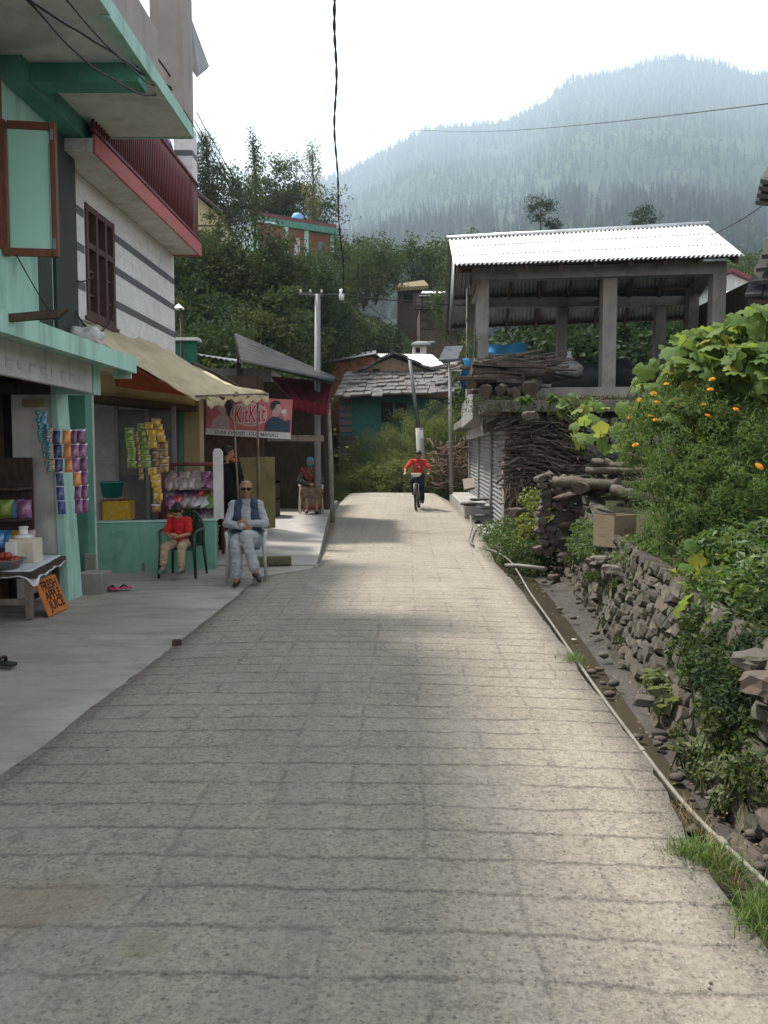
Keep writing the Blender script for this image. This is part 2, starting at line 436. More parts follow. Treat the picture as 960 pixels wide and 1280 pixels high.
M['mud'] = mat('mud_plaster', (.26,.19,.12), (.19,.135,.085), .95, 4, .3, 18)
M['teal_board'] = mat('teal_painted_boards', (.035,.17,.15), (.025,.12,.11), .75, 5, .15, 30, stain=(.03,.07,.06), stretch=(1,1,4))
M['pipe_dark'] = mat('dark_duct_paint', (.045,.055,.05), (.035,.04,.037), .7, 3, .1)
M['stone'] = mat('field_stone', (.10,.087,.071), (.05,.043,.035), .9, 5, .5, 22, stain=(.10,.10,.07), sscale=4)
M['stone_pale'] = mat('pale_field_stone', (.14,.122,.098), (.07,.061,.05), .9, 5, .5, 22, stain=(.14,.135,.1), sscale=4)
M['stone_red'] = mat('reddish_stone', (.115,.084,.07), (.065,.05,.043), .9, 5, .5, 22)
M['brick'] = mat('red_brick_wall', (.24,.09,.055), (.18,.065,.04), .9, 5, .3, 20, stain=(.12,.06,.04), sscale=3)
M['skin'] = mat('skin', (.36,.19,.12), (.33,.17,.105), .55, 6, .03, 60, spec=.35)
M['skin_dark'] = mat('tanned_skin', (.27,.135,.085), (.25,.12,.075), .55, 6, .03, 60, spec=.35)
M['hair'] = mat('black_hair', (.012,.010,.009), (.02,.017,.015), .55, 30, .3, 60, stretch=(1,1,.2))
M['hair_grey'] = mat('thin_grey_hair', (.22,.2,.18), (.14,.12,.11), .7, 30, .3, 60)
def cloth(name, c, k=.8, b=.15): return mat(name, c, tuple(x*k for x in c), .92, 9, b, 45, spec=.15)
M['c_red'] = cloth('red_cotton', (.50,.025,.03)); M['c_red2'] = cloth('coral_red_cotton', (.55,.06,.055))
M['c_beige'] = cloth('beige_cotton', (.42,.32,.21)); M['c_navy'] = cloth('navy_cotton', (.022,.03,.05))
M['c_grey'] = cloth('grey_blue_cotton', (.33,.35,.37)); M['c_vest'] = cloth('slate_blue_wool', (.045,.062,.10))
M['c_black'] = cloth('black_cotton', (.014,.014,.015)); M['c_brown'] = cloth('brown_checked_wool', (.21,.145,.10), .55)
M['c_shawl'] = cloth('crimson_shawl', (.26,.06,.055), .6); M['c_teal'] = cloth('teal_cotton', (.03,.27,.33)); M['c_blue'] = cloth('sky_blue_cotton', (.08,.36,.50))
M['c_dkgrey'] = cloth('dark_grey_wool', (.09,.085,.07), .6); M['c_orange'] = cloth('orange_cotton', (.7,.16,.02))
M['leather'] = mat('dark_leather', (.03,.022,.018), (.02,.015,.012), .5, 9, .1, 40)
M['green_rubber'] = mat('green_rubber', (.10,.17,.12), (.07,.12,.09), .6, 6, .05)
M['pink_foam'] = mat('pink_foam', (.62,.07,.15), (.5,.05,.12), .7, 6, .05)
def plast(name, c, r=.4): return mat(name, c, tuple(x*.88 for x in c), r, 3, .02, 30, spec=.45)
M['pl_green'] = plast('dark_green_plastic', (.012,.035,.025)); M['pl_grey'] = plast('grey_plastic', (.40,.41,.43)); M['pl_white'] = plast('ivory_plastic', (.62,.57,.46))
M['cream_pl'] = plast('cream_plastic', (.68,.64,.52)); M['white_pl'] = plast('white_plastic', (.72,.72,.70)); M['teal_pl'] = plast('teal_plastic', (.03,.28,.24))
M['rubber'] = plast('black_rubber', (.018,.018,.018), .8)
M['orange_board'] = mat('orange_painted_board', (.52,.165,.035), (.44,.135,.03), .7, 4, .08, 40)
M['ink'] = mat('black_brush_paint', (.025,.012,.008), (.02,.01,.008), .8, 4, 0)
def foil(name, c, c2=None, sc=22):
    return mat(name, c, c2 or tuple(min(1, x*2.2+.05) for x in c), .3, sc, .3, 30, metallic=.2, spec=.6, stain=(.5, .42, .35), sscale=16)
M['f_navy'] = foil('navy_foil', (.02,.04,.16), (.05,.09,.3)); M['f_orange'] = foil('orange_foil', (.62,.17,.02), (.6,.3,.1)); M['f_purple'] = foil('purple_foil', (.17,.04,.15), (.3,.14,.28))
M['f_green'] = foil('green_foil', (.13,.24,.03), (.2,.3,.05)); M['f_yellow'] = foil('yellow_foil', (.62,.43,.03), (.55,.3,.02)); M['f_brown'] = foil('brown_foil', (.2,.07,.03), (.4,.25,.06))
M['f_teal'] = foil('teal_foil', (.02,.16,.24), (.05,.3,.4)); M['f_silver'] = foil('silver_foil', (.42,.36,.37), (.25,.18,.2)); M['f_red'] = foil('red_foil', (.4,.03,.04)); M['f_white'] = foil('white_foil', (.7,.7,.72), (.6,.6,.62)); M['f_blue'] = foil('blue_foil', (.05,.2,.45))
# plants
M['lf_bank'] = leafmat('bank_leaves', (.031,.055,.024), (.070,.102,.038), (.12,.135,.05), trans=.25, rough=.75, spec=.12)
M['lf_bank2'] = leafmat('bank_leaves_olive', (.036,.055,.022), (.080,.105,.036), (.14,.145,.05), trans=.3, rough=.75, spec=.12)
M['lf_dark'] = leafmat('dark_leaves', (.018,.036,.017), (.040,.066,.028), trans=.25, rough=.7, spec=.15)
M['lf_conifer'] = leafmat('conifer_needles', (.028,.05,.03), (.06,.09,.048), trans=.3)
M['lf_poplar'] = leafmat('poplar_leaves', (.10,.12,.045), (.17,.165,.07), trans=.45)
M['lf_weed'] = leafmat('weed_leaves', (.046,.10,.028), (.105,.165,.045), (.19,.195,.06))
M['lf_marigold'] = leafmat('marigold_leaves', (.065,.13,.045), (.135,.21,.07), (.2,.2,.08), trans=.5)
M['lf_pumpkin'] = leafmat('pumpkin_leaves', (.10,.175,.045), (.195,.265,.07), (.32,.29,.06), trans=.5, rough=.6, spec=.2)
M['lf_yellow'] = leafmat('yellow_green_leaves', (.11,.15,.03), (.22,.235,.05))
M['lf_bush'] = leafmat('pale_bush_leaves', (.085,.12,.045), (.165,.195,.075), (.25,.235,.11), trans=.4, rough=.7, spec=.15)  # pale green leaves, tone varies leaf by leaf
M['lf_dusty'] = leafmat('dusty_leaves', (.13,.16,.09), (.22,.245,.14), trans=.35, rough=.75, spec=.1)
M['lf_grass'] = leafmat('grass_blades', (.06,.13,.025), (.13,.2,.045), (.22,.2,.07))
M['lf_dry'] = leafmat('dry_stalks', (.2,.14,.07), (.3,.23,.13), trans=.2)
M['flower'] = mat('orange_petals', (.85,.42,.02), (.78,.30,.01), .7, 40, .3, 40, trans=.2)
# ------------------------------------------------------------------ ground
def sstep(a, b, x):
    t = min(1, max(0, (x-a)/(b-a))); return t*t*(3-2*t)
def zr(y):
    if y < 13: return 0.0
    if y < 27: return .385*(sstep(11.0, 29.0, y)-sstep(11, 29, 13))/(1-sstep(11, 29, 13)) if False else .0275*(y-13)
    return .385-.09*(y-27)
def interp(tab, y):
    if y <= tab[0][0]: return tab[0][1]
    for (a, va), (b, vb) in zip(tab, tab[1:]):
        if y <= b: return va+(vb-va)*(y-a)/(b-a)
    return tab[-1][1]
ROAD_R = [(-3, 1.02), (2.5, 1.28), (4.5, 1.40), (6.5, 1.51), (9.7, 1.66), (12.2, 1.70), (13.5, 1.80), (17, 2.05), (20.5, 1.98), (24, 1.93), (27, 1.7), (34, 2.3)]
ROAD_L = [(-3, -2.3), (3.9, -1.92), (6.8, -1.79), (10.6, -1.66), (11.4, -1.05), (12, -1.02), (17, -1.2), (20, -1.34), (24, -1.25), (27, -1.15), (34, -1.0)]
WALL_X = [(1.0, 1.62), (3.5, 1.72), (4.8, 1.86), (6.4, 2.08), (8.7, 2.38), (11, 2.66), (12.6, 2.80), (14, 2.9)]
def wallx(y): return interp(WALL_X, y)

m, nt, out = _nodes('grooved_concrete')
p = nt.nodes.new('ShaderNodeBsdfPrincipled'); v = coords(nt, 'Object')
sx = nt.nodes.new('ShaderNodeSeparateXYZ'); L(nt, v, sx.inputs[0]); X_, Y_ = sx.outputs[0], sx.outputs[1]
wob = mth(nt, 'MULTIPLY', mth(nt, 'SUBTRACT', noisef(nt, v, 1.6, 5, .6), .5), .09)
wob2 = mth(nt, 'MULTIPLY', mth(nt, 'SUBTRACT', noisef(nt, v, 9, 3, .6), .5), .05)
wob3 = mth(nt, 'ADD', mth(nt, 'ADD', wob, wob2), mth(nt, 'MULTIPLY', mth(nt, 'SUBTRACT', noisef(nt, v, 34, 3, .7), .5), .03))
def groove(coord, period, width, off=0.0):
    q = mth(nt, 'ADD', mth(nt, 'ADD', coord, wob3), off)
    fr = mth(nt, 'ABSOLUTE', mth(nt, 'SUBTRACT', mth(nt, 'FRACT', mth(nt, 'DIVIDE', q, period)), .5))
    return rampf(nt, mth(nt, 'MULTIPLY', fr, period), 0.0, width, 1, 0)
yy = mth(nt, 'ADD', Y_, mth(nt, 'MULTIPLY', X_, .03)); xx = mth(nt, 'SUBTRACT', X_, mth(nt, 'MULTIPLY', Y_, .03))
g1 = mth(nt, 'MULTIPLY', groove(yy, .243, .019), rampf(nt, noisef(nt, v, 3.4, 6, .75), .35, .52, .0, 1))
mp = nt.nodes.new('ShaderNodeMapping'); mp.inputs['Location'].default_value = (5, 3, 1); L(nt, v, mp.inputs[0])
g2 = mth(nt, 'MULTIPLY', groove(xx, .34, .019, .1), rampf(nt, noisef(nt, mp.outputs[0], 2.6, 6, .75), .43, .57, 0, .6))
gr = mth(nt, 'MAXIMUM', g1, g2)
# slab joint across the road
jt = mth(nt, 'MULTIPLY', rampf(nt, mth(nt, 'ABSOLUTE', mth(nt, 'SUBTRACT', mth(nt, 'ADD', yy, wob2), 6.72)), 0, .02, 1, 0), rampf(nt, X_, .1, .5, 1, 0))
gr = mth(nt, 'MAXIMUM', gr, jt)
fine = noisef(nt, v, 52, 7, .85); mid = noisef(nt, v, 17, 7, .78); big = noisef(nt, v, .9, 5, .6)
vor = nt.nodes.new('ShaderNodeTexVoronoi'); vor.inputs['Scale'].default_value = 38; L(nt, v, vor.inputs['Vector'])
peb = rampf(nt, vor.outputs['Distance'], .08, .22, 1, 0)
pebm = mth(nt, 'MULTIPLY', peb, rampf(nt, noisef(nt, v, 22, 3), .57, .62))
pit = rampf(nt, noisef(nt, v, 30, 4, .75), .60, .72)
near = mth(nt, 'MULTIPLY', rampf(nt, Y_, 5.0, 9.5, 1, .25), rampf(nt, big, .3, .6, .5, 1))
col = mixc(nt, rampf(nt, big, .35, .65), (.365, .322, .262), (.30, .264, .216))
col = mixc(nt, mth(nt, 'MULTIPLY', rampf(nt, mid, .45, .62), .6), col, (.185, .168, .147)); col = mixc(nt, mth(nt, 'MULTIPLY', rampf(nt, fine, .50, .60), .65), col, (.125, .113, .098)); col = mixc(nt, mth(nt, 'MULTIPLY', rampf(nt, fine, .47, .37), .42), col, (.46, .425, .37))
vo2 = nt.nodes.new('ShaderNodeTexVoronoi'); vo2.inputs['Scale'].default_value = 62; L(nt, v, vo2.inputs['Vector']); sc2 = nt.nodes.new('ShaderNodeSeparateColor'); L(nt, vo2.outputs['Color'], sc2.inputs[0])
ag = mth(nt, 'MULTIPLY', rampf(nt, sc2.outputs[0], .62, .95), rampf(nt, vo2.outputs['Distance'], .45, .2)); ad_ = mth(nt, 'MULTIPLY', rampf(nt, sc2.outputs[1], .7, .95), rampf(nt, vo2.outputs['Distance'], .5, .25))
col = mixc(nt, mth(nt, 'MULTIPLY', ag, .5), col, (.47, .45, .41)); col = mixc(nt, mth(nt, 'MULTIPLY', ad_, .65), col, (.105, .095, .085))
col = mixc(nt, mth(nt, 'MULTIPLY', pebm, .6), col, (.52, .5, .46))
col = mixc(nt, mth(nt, 'MULTIPLY', pit, .55), col, (.12, .11, .1))
col = mixc(nt, mth(nt, 'MULTIPLY', mth(nt, 'MULTIPLY', gr, rampf(nt, fine, .3, .6, .3, 1)), .78), col, (.085, .077, .068))
tw = noisef(nt, coords(nt, 'Object', (2.2, .16, 1)), 1.0, 5, .65)
col = mixc(nt, mth(nt, 'MULTIPLY', rampf(nt, tw, .5, .7), .35), col, (.19, .172, .15)); col = mixc(nt, mth(nt, 'MULTIPLY', rampf(nt, noisef(nt, mp.outputs[0], .55, 7, .7, 1.2), .54, .68), .45), col, (.36, .335, .295))
# rusty stains near the lower left corner of the street
def spot(x, y, rx, ry):
    a = mth(nt, 'POWER', mth(nt, 'DIVIDE', mth(nt, 'SUBTRACT', X_, x), rx), 2); b = mth(nt, 'POWER', mth(nt, 'DIVIDE', mth(nt, 'SUBTRACT', Y_, y), ry), 2)
    d_ = mth(nt, 'ADD', mth(nt, 'ADD', a, b), mth(nt, 'MULTIPLY', mth(nt, 'SUBTRACT', noisef(nt, v, 5, 5), .5), 2.0))
    return rampf(nt, d_, .3, 1.1, 1, 0)
col = mixc(nt, mth(nt, 'MULTIPLY', spot(-1.22, 2.72, .26, .22), .38), col, (.25, .18, .115))
col = mixc(nt, mth(nt, 'MULTIPLY', spot(-.78, 2.47, .10, .08), .4), col, (.22, .19, .1))
for (sx_, sy_, ra, rb) in ((1.05, 8.9, .16, .09), (1.2, 9.6, .2, .07), (.95, 11.3, .3, .06), (.72, 10.4, .2, .06), (1.0, 8.45, .1, .05)):
    col = mixc(nt, mth(nt, 'MULTIPLY', spot(sx_, sy_, ra, rb), .5), col, (.13, .115, .1))
L(nt, col, p.inputs['Base Color']); p.inputs['Roughness'].default_value = .9; p.inputs['Specular IOR Level'].default_value = .25
h = mth(nt, 'ADD', mth(nt, 'MULTIPLY', fine, .7), mth(nt, 'MULTIPLY', mid, 1.2))
h = mth(nt, 'SUBTRACT', h, mth(nt, 'MULTIPLY', gr, 1.1)); h = mth(nt, 'SUBTRACT', h, mth(nt, 'MULTIPLY', pit, .5)); h = mth(nt, 'ADD', h, mth(nt, 'MULTIPLY', mth(nt, 'SUBTRACT', ag, ad_), .5)); h = mth(nt, 'ADD', h, mth(nt, 'MULTIPLY', pebm, .35))
b = nt.nodes.new('ShaderNodeBump'); b.inputs['Strength'].default_value = .9; b.inputs['Distance'].default_value = .014
L(nt, h, b.inputs['Height']); L(nt, b.outputs[0], p.inputs['Normal']); L(nt, p.outputs[0], out.inputs['Surface'])
M['road'] = m

m, nt, out = _nodes('smooth_concrete_apron')
p = nt.nodes.new('ShaderNodeBsdfPrincipled'); v = coords(nt, 'Object')
big = noisef(nt, v, .8, 5, .6, 1.0); st = noisef(nt, coords(nt, 'Object', (.7, 2.4, 1)), 1.5, 6, .65, .8); fine = noisef(nt, v, 60, 4, .6)
col = mixc(nt, rampf(nt, big, .35, .65), (.345, .315, .27), (.25, .226, .192))
col = mixc(nt, mth(nt, 'MULTIPLY', rampf(nt, st, .48, .64), .7), col, (.185, .173, .158))
col = mixc(nt, mth(nt, 'MULTIPLY', rampf(nt, noisef(nt, v, 6, 7, .75), .55, .68), .5), col, (.14, .13, .118))
L(nt, col, p.inputs['Base Color']); L(nt, rampf(nt, st, .35, .65, .55, .85), p.inputs['Roughness'])
b = nt.nodes.new('ShaderNodeBump'); b.inputs['Strength'].default_value = .35; b.inputs['Distance'].default_value = .008
L(nt, mth(nt, 'ADD', fine, mth(nt, 'MULTIPLY', st, 2)), b.inputs['Height']); L(nt, b.outputs[0], p.inputs['Normal']); L(nt, p.outputs[0], out.inputs['Surface'])
M['apron'] = m

m, nt, out = _nodes('wet_mud')
p = nt.nodes.new('ShaderNodeBsdfPrincipled'); v = coords(nt, 'Object')
n1 = noisef(nt, v, 3, 6, .6); n2 = noisef(nt, v, 40, 6, .75)
col = mixc(nt, rampf(nt, n1, .35, .65), (.052, .042, .036), (.028, .022, .019)); col = mixc(nt, mth(nt, 'MULTIPLY', rampf(nt, n2, .52, .75), .45), col, (.14, .12, .1))
L(nt, col, p.inputs['Base Color']); L(nt, rampf(nt, n1, .4, .6, .35, .75), p.inputs['Roughness'])
b = nt.nodes.new('ShaderNodeBump'); b.inputs['Strength'].default_value = .8; b.inputs['Distance'].default_value = .015
L(nt, n2, b.inputs['Height']); L(nt, b.outputs[0], p.inputs['Normal']); L(nt, p.outputs[0], out.inputs['Surface'])
M['mudwet'] = m
m, nt, out = _nodes('shallow_ditch_water')
p = nt.nodes.new('ShaderNodeBsdfPrincipled'); p.inputs['Base Color'].default_value = (.05, .042, .03, 1); p.inputs['Roughness'].default_value = .12
p.inputs['Specular IOR Level'].default_value = .5
b = nt.nodes.new('ShaderNodeBump'); b.inputs['Strength'].default_value = .25; b.inputs['Distance'].default_value = .01
L(nt, noisef(nt, coords(nt), 14, 4, .6, .5), b.inputs['Height']); L(nt, b.outputs[0], p.inputs['Normal']); L(nt, p.outputs[0], out.inputs['Surface'])
M['water'] = m
M['soil'] = mat('soil', (.055, .045, .03), (.032, .028, .02), .95, 3, .4, 14, stain=(.04, .055, .022), sscale=1.2)
_h = mat('hill_ground', (.055, .065, .032), (.035, .045, .022), .95, .6, .3, 3)

m, nt, out = _nodes('soil_and_turf'); p = nt.nodes.new('ShaderNodeBsdfPrincipled'); v = coords(nt, 'Object'); sx = nt.nodes.new('ShaderNodeSeparateXYZ'); L(nt, v, sx.inputs[0])
a = mixc(nt, rampf(nt, noisef(nt, v, 3, 6, .6), .35, .65), (.055, .045, .03), (.032, .028, .02)); a = mixc(nt, rampf(nt, noisef(nt, v, 1.2, 8, .65, .6), .48, .62), a, (.035, .055, .02))
g_ = mixc(nt, rampf(nt, noisef(nt, v, .7, 7, .65), .35, .65), (.04, .06, .022), (.07, .09, .03))
L(nt, mixc(nt, rampf(nt, sx.outputs[1], 19, 25), a, g_), p.inputs['Base Color']); p.inputs['Roughness'].default_value = .95; p.inputs['Specular IOR Level'].default_value = .1
b = nt.nodes.new('ShaderNodeBump'); b.inputs['Strength'].default_value = .8; b.inputs['Distance'].default_value = .02; L(nt, noisef(nt, v, 14, 6, .65), b.inputs['Height']); L(nt, b.outputs[0], p.inputs['Normal']); L(nt, p.outputs[0], out.inputs['Surface'])
M['soil'] = m
# road slab
mb = MB(); ys = [-3+i*.11 for i in range(int(37/.11)+1)]; nx = 14; rows = []
for y in ys:
    jl = .03*noise.noise(Vector((0, y*1.7, 0)))+.022*noise.noise(Vector((3, y*7.3, 0))); jr = .03*noise.noise(Vector((7, y*1.3, 0)))+.02*noise.noise(Vector((9, y*6, 0)))
    if 2.2 < y < 3.6: jr -= .06*math.sin((y-2.2)/1.4*math.pi)
    xl, xr = interp(ROAD_L, y)+jl, interp(ROAD_R, y)+jr
    row = [(xl, y, zr(y)-.4)]
    for i in range(nx+1):
        t = i/nx; x = xl+(xr-xl)*t
        row.append((x, y, zr(y)+.012*noise.noise(Vector((x*.8, y*.6, 2)))+.03*(1-(2*t-1)**2)+.004))
    row.append((xr, y, zr(y)-.4)); rows.append(row)
w_ = nx+3; vs = [q for r_ in rows for q in r_]
mb.add(vs, [(i*w_+j, i*w_+j+1, (i+1)*w_+j+1, (i+1)*w_+j) for i in range(len(ys)-1) for j in range(w_-1)], 0, True)
for k_, f_ in enumerate(mb.f): mb.sm[k_] = (k_ % (w_-1)) not in (0, w_-2)
mb.build('road', M['road'], kind='structure', origin=(0, 0, 0))

# apron in front of the shops: smooth slab on the left of the road
mb = MB()
def apr(i, j):
    y = -3+14.9*i; xr = interp(ROAD_L, y)+.06; x = -7.5+(xr+7.5)*j
    return (x, y, -.012+.02*sstep(10, 12, y)+.006*noise.noise(Vector((x*.6, y*.6, 0))))
mb.patch(apr, 90, 16, 0, True); mb.build('pavement', M['apron'], kind='structure', origin=(0, 0, 0))
# ramp and raised platform before the stalls
mb = MB()
def rampz(y): return interp([(11.6, .0), (12.1, .05), (15.6, .33), (17, .36), (23, .40)], y)
def rmp(i, j):
    y = 11.75+10.5*i; xr = interp(ROAD_L, y)+.02; xl = -3.9
    return (xl+(xr-xl)*j, y, rampz(y))
mb.patch(rmp, 40, 10, 0, True)
for i in range(40):
    y0, y1 = 11.75+10.5*i/40, 11.75+10.5*(i+1)/40
    mb.add([(interp(ROAD_L, y0)+.02, y0, -.3), (interp(ROAD_L, y1)+.02, y1, -.3), (interp(ROAD_L, y1)+.02, y1, rampz(y1)), (interp(ROAD_L, y0)+.02, y0, rampz(y0))], [(0, 1, 2, 3)])
mb.build('ramp_pavement', M['pale_concrete'], kind='structure', origin=(0, 0, 0))

# ditch bed and its water
mb = MB()
def bed(i, j):
    y = -1+25*i; xa = interp(ROAD_R, y)-.15; xb = (wallx(y) if y < 14 else interp([(14, 2.75), (16, 2.35), (24, 2.7)], y))+.25
    x = xa+(xb-xa)*j
    return (x, y, -.16+zr(y)*.8+.07*sstep(.35, 1, j)+.035*noise.noise(Vector((x*3, y*2, 4)))+.02*noise.noise(Vector((x*9, y*7, 1))))
mb.patch(bed, 260, 16, 0, True); mb.build('ditch', M['mudwet'], kind='structure', origin=(0, 0, 0))
mb = MB()
def wat(i, j):
    y = 1.0+14*i; xa = interp(ROAD_R, y)-.1; xb = interp(ROAD_R, y)+.05+.42*(wallx(y)-interp(ROAD_R, y))
    return (xa+(xb-xa)*j, y, -.145+zr(y)*.8+.004)
mb.patch(wat, 80, 3, 0, True); mb.build('water', M['water'], kind='structure', origin=(0, 0, 0))

# the ground as one sheet to the horizon
def terr(x, y):
    z = zr(min(y, 27))-.32-.10*max(0, min(y, 34)-27)
    # right bank behind the dry stone wall, then the terrace the pavilion stands on
    if x > 0:
        wx = interp([(0, 1.9), (3.5, 2.0), (8.7, 2.62), (12.6, 3.0), (15.5, 3.2), (17, 4.0)], y)
        top = interp([(0, .62), (6.4, .62), (9, .72), (11, 1.05), (13, 1.2), (15.8, 1.2)], y)
        if y < 16.2:
            r_ = sstep(wx, wx+.12, x)
            z += r_*(top+.32)+sstep(wx+.3, wx+3.0, x)*1.3+sstep(4.5, 14, x)*1.5
        else:
            z += sstep(4.0, 5.5, x)*2.2+sstep(5.5, 14, x)*1.2
    # left vegetated bank
    f = sstep(23.5, 40, y)
    z += f*10.5*sstep(-1.2, -4.5, x)+sstep(42.5, 54, y)*sstep(6, -2, x)*8*(1-sstep(-1.2, -4.5, x))
    if x < -3.9: z += .25*sstep(-3.9, -4.2, x)
    z += sstep(40, 62, y)*sstep(6, -6, x)*6
    # slopes ahead and right
    z += sstep(42, 62, y)*sstep(-3, 5, x)*8.0+max(0, y-60)*.06
    if y > 34 or abs(x) > 14: z += .5*noise.noise(Vector((x*.12, y*.12, 0)))
    return z
gx = sorted({*np.round(np.concatenate([np.linspace(-9, 9, 91), np.linspace(9, 40, 32), -np.linspace(9, 40, 32), np.geomspace(40, 3000, 16), -np.geomspace(40, 3000, 16)]), 3)})
gy = sorted({*np.round(np.concatenate([np.linspace(-12, 34, 185), np.linspace(34, 90, 57), np.geomspace(90, 420, 14)]), 3), -60.0, -300.0})
mb = MB(); vs = [(x, y, terr(x, max(y, -2)) if abs(x) < 2000 else 0) for x in gx for y in gy]; w_ = len(gy)
mb.add(vs, [(i*w_+j, (i+1)*w_+j, (i+1)*w_+j+1, i*w_+j+1) for i in range(len(gx)-1) for j in range(w_-1)], 0, True)
mb.build('ground', M['soil'], kind='structure', origin=(0, 0, 0))
# ------------------------------------------------------------------ the houses on the left
def sh(x, y): return x+.03*(y-9)
def fb(mb, x0, x1, y0, y1, z0, z1, m=0):
    return mb.hexa([(sh(x0,y0),y0,z0),(sh(x1,y0),y0,z0),(sh(x1,y1),y1,z0),(sh(x0,y1),y1,z0),(sh(x0,y0),y0,z1),(sh(x1,y0),y0,z1),(sh(x1,y1),y1,z1),(sh(x0,y1),y1,z1)], m)
UF = Vector((.03, 1, 0)).normalized(); NF = Vector((1, -.03, 0)).normalized()
mint = thing('mint_house', 'mint green two storey house with an overhanging grey slab and a snack shop below', 'house', (-5, 6, 0))
# upper wall with a window opening
mb = MB(); wall_holes(mb, (sh(-3.65, 3), 3, 2.62), UF, NF, 5.98, 4.9, .2, [(3.55, 4.92, .98, 2.75)])
fb(mb, -7.5, -3.86, 8.8, 8.98, 2.62, 7.5)
mb.build('wall', M['mint'], mint)
mb = MB()
y0, y1, z0, z1 = 6.55, 7.92, 3.6, 5.37
for a in (y0+.04, (y0+y1)/2, y1-.04): fb(mb, -3.78, -3.63, a-.04, a+.04, z0, z1)
for z in (z0+.04, z1-.55, z1-.04): fb(mb, -3.775, -3.635, y0, y1, z-.04, z+.04)
wf = mb.build('window', M['wood_brown'], mint, bevel=.006)
mb = MB(); fb(mb, -3.74, -3.72, y0, y1, z0, z1); mb.build('pane', M['glass'], wf)
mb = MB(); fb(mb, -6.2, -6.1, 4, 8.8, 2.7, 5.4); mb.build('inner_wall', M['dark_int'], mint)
# open casement standing out from the wall
cs = Vector((sh(-3.62, 7.9), 7.90, 3.55)); cu = Vector((.44, .06, 0)).normalized(); mb = MB(); W_, H_ = .46, 1.27
for a, b_ in (((0, 0), (0, H_)), ((W_, 0), (W_, H_))): mb.bar(cs+cu*a[0]+Vector((0, 0, a[1])), cs+cu*b_[0]+Vector((0, 0, b_[1])), .085, .05, up=cu)
for z in (.037, H_-.037): mb.bar(cs+cu*.04+Vector((0, 0, z)), cs+cu*(W_-.04)+Vector((0, 0, z)), .045, .075)
cf = mb.build('casement', M['wood_brown'], mint, bevel=.005)
mb = MB(); n_ = Vector((cu.y, -cu.x, 0))
mb.prism([(.05, .05), (W_-.05, .05), (W_-.05, H_-.05), (.05, H_-.05)], cs, cu, (0, 0, 1), n_, .006)
m_, nt, out = _nodes('pale_window_glass'); p = nt.nodes.new('ShaderNodeBsdfPrincipled'); p.inputs['Base Color'].default_value = (.36, .62, .52, 1); p.inputs['Roughness'].default_value = .18; L(nt, p.outputs[0], out.inputs['Surface'])
mb.build('pane', m_, cf)
for z in (.12, H_-.12):
    mb = MB(); mb.bar(cs+cu*(W_+.0)+Vector((0, -.035, z-.05)), cs+cu*(W_+.0)+Vector((0, -.035, z+.05)), .03, .02); mb.build('hinge', M['steel'], cf)
# balcony slab, beam, brackets, parapet, corner column, roof
mb = MB(); fb(mb, -3.66, -2.34, 2.0, 9.87, 5.43, 5.55); mb.build('balcony_slab', M['grey_plaster'], mint)
mb = MB(); fb(mb, -2.338, -2.315, 2.0, 9.9, 5.42, 5.57); fb(mb, -2.40, -2.3135, 7.2, 8.40, 5.40, 5.52); fb(mb, -3.66, -2.315, 9.872, 9.895, 5.415, 5.60); mb.build('slab_edge', M['mint'], mint)
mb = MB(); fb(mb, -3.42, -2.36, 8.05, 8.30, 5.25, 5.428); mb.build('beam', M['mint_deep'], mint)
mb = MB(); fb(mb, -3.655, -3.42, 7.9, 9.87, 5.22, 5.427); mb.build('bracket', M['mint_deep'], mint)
mb = MB(); fb(mb, -2.48, -2.36, 2, 8.7, 5.572, 6.05); mb.build('parapet', M['mauve'], mint)
mb = MB(); fb(mb, -2.68, -2.30, 9.45, 9.86, 5.572, 7.05); mb.build('column', M['mauve'], mint, bevel=.01)
mb = MB(); corrug(mb, (-2.60, 3.0, 6.9), (-2.50, 8.9, 6.9), (-4.4, 9.0, 7.6), (-4.4, 3, 7.6), 34, .02, 5); mb.build('roof', M['tin_grey'], mint)
mb = MB()
for k in range(8): mb.bar((-2.62, 3.4+k*.75, 6.85), (-4.3, 3.4+k*.75, 7.48), .05, .07)
mb.build('rafters', M['wood_dark'], mint)
# ledge over the shop front
mb = MB(); fb(mb, -3.66, -2.9, 2, 9.22, 2.62, 2.68); fb(mb, -2.9, -2.84, 2, 9.25, 2.56, 2.74); fb(mb, -3.1, -2.9, 9.223, 9.26, 2.5, 2.735); mb.build('ledge', M['mint'], mint)
mb = MB(); fb(mb, -3.27, -3.2, 2, 8.86, 2.31, 2.62); sb = mb.build('sign_board', M['white_plaster'], mint, bevel=.006)
m_ = mat('faded_lettering', (.47, .47, .47), (.40, .40, .41), .85, 8, .05); mb = MB()
for k in range(16):
    a = 5.2+k*.22+.04*noise.noise(Vector((k*2.2, 0, 0)))
    fb(mb, -3.199, -3.196, a, a+.02, 2.38, 2.47)
    if k % 3: fb(mb, -3.199, -3.1965, a, a+.12, 2.44, 2.462)
    if k % 2: fb(mb, -3.199, -3.1967, a+.03, a+.11, 2.385, 2.40)
mb.build('worn_lettering', m_, sb)
mb = MB(); fb(mb, -3.64, -3.2, 8.9, 9.1, 2.30, 2.618); mb.build('bracket', M['mint'], mint)
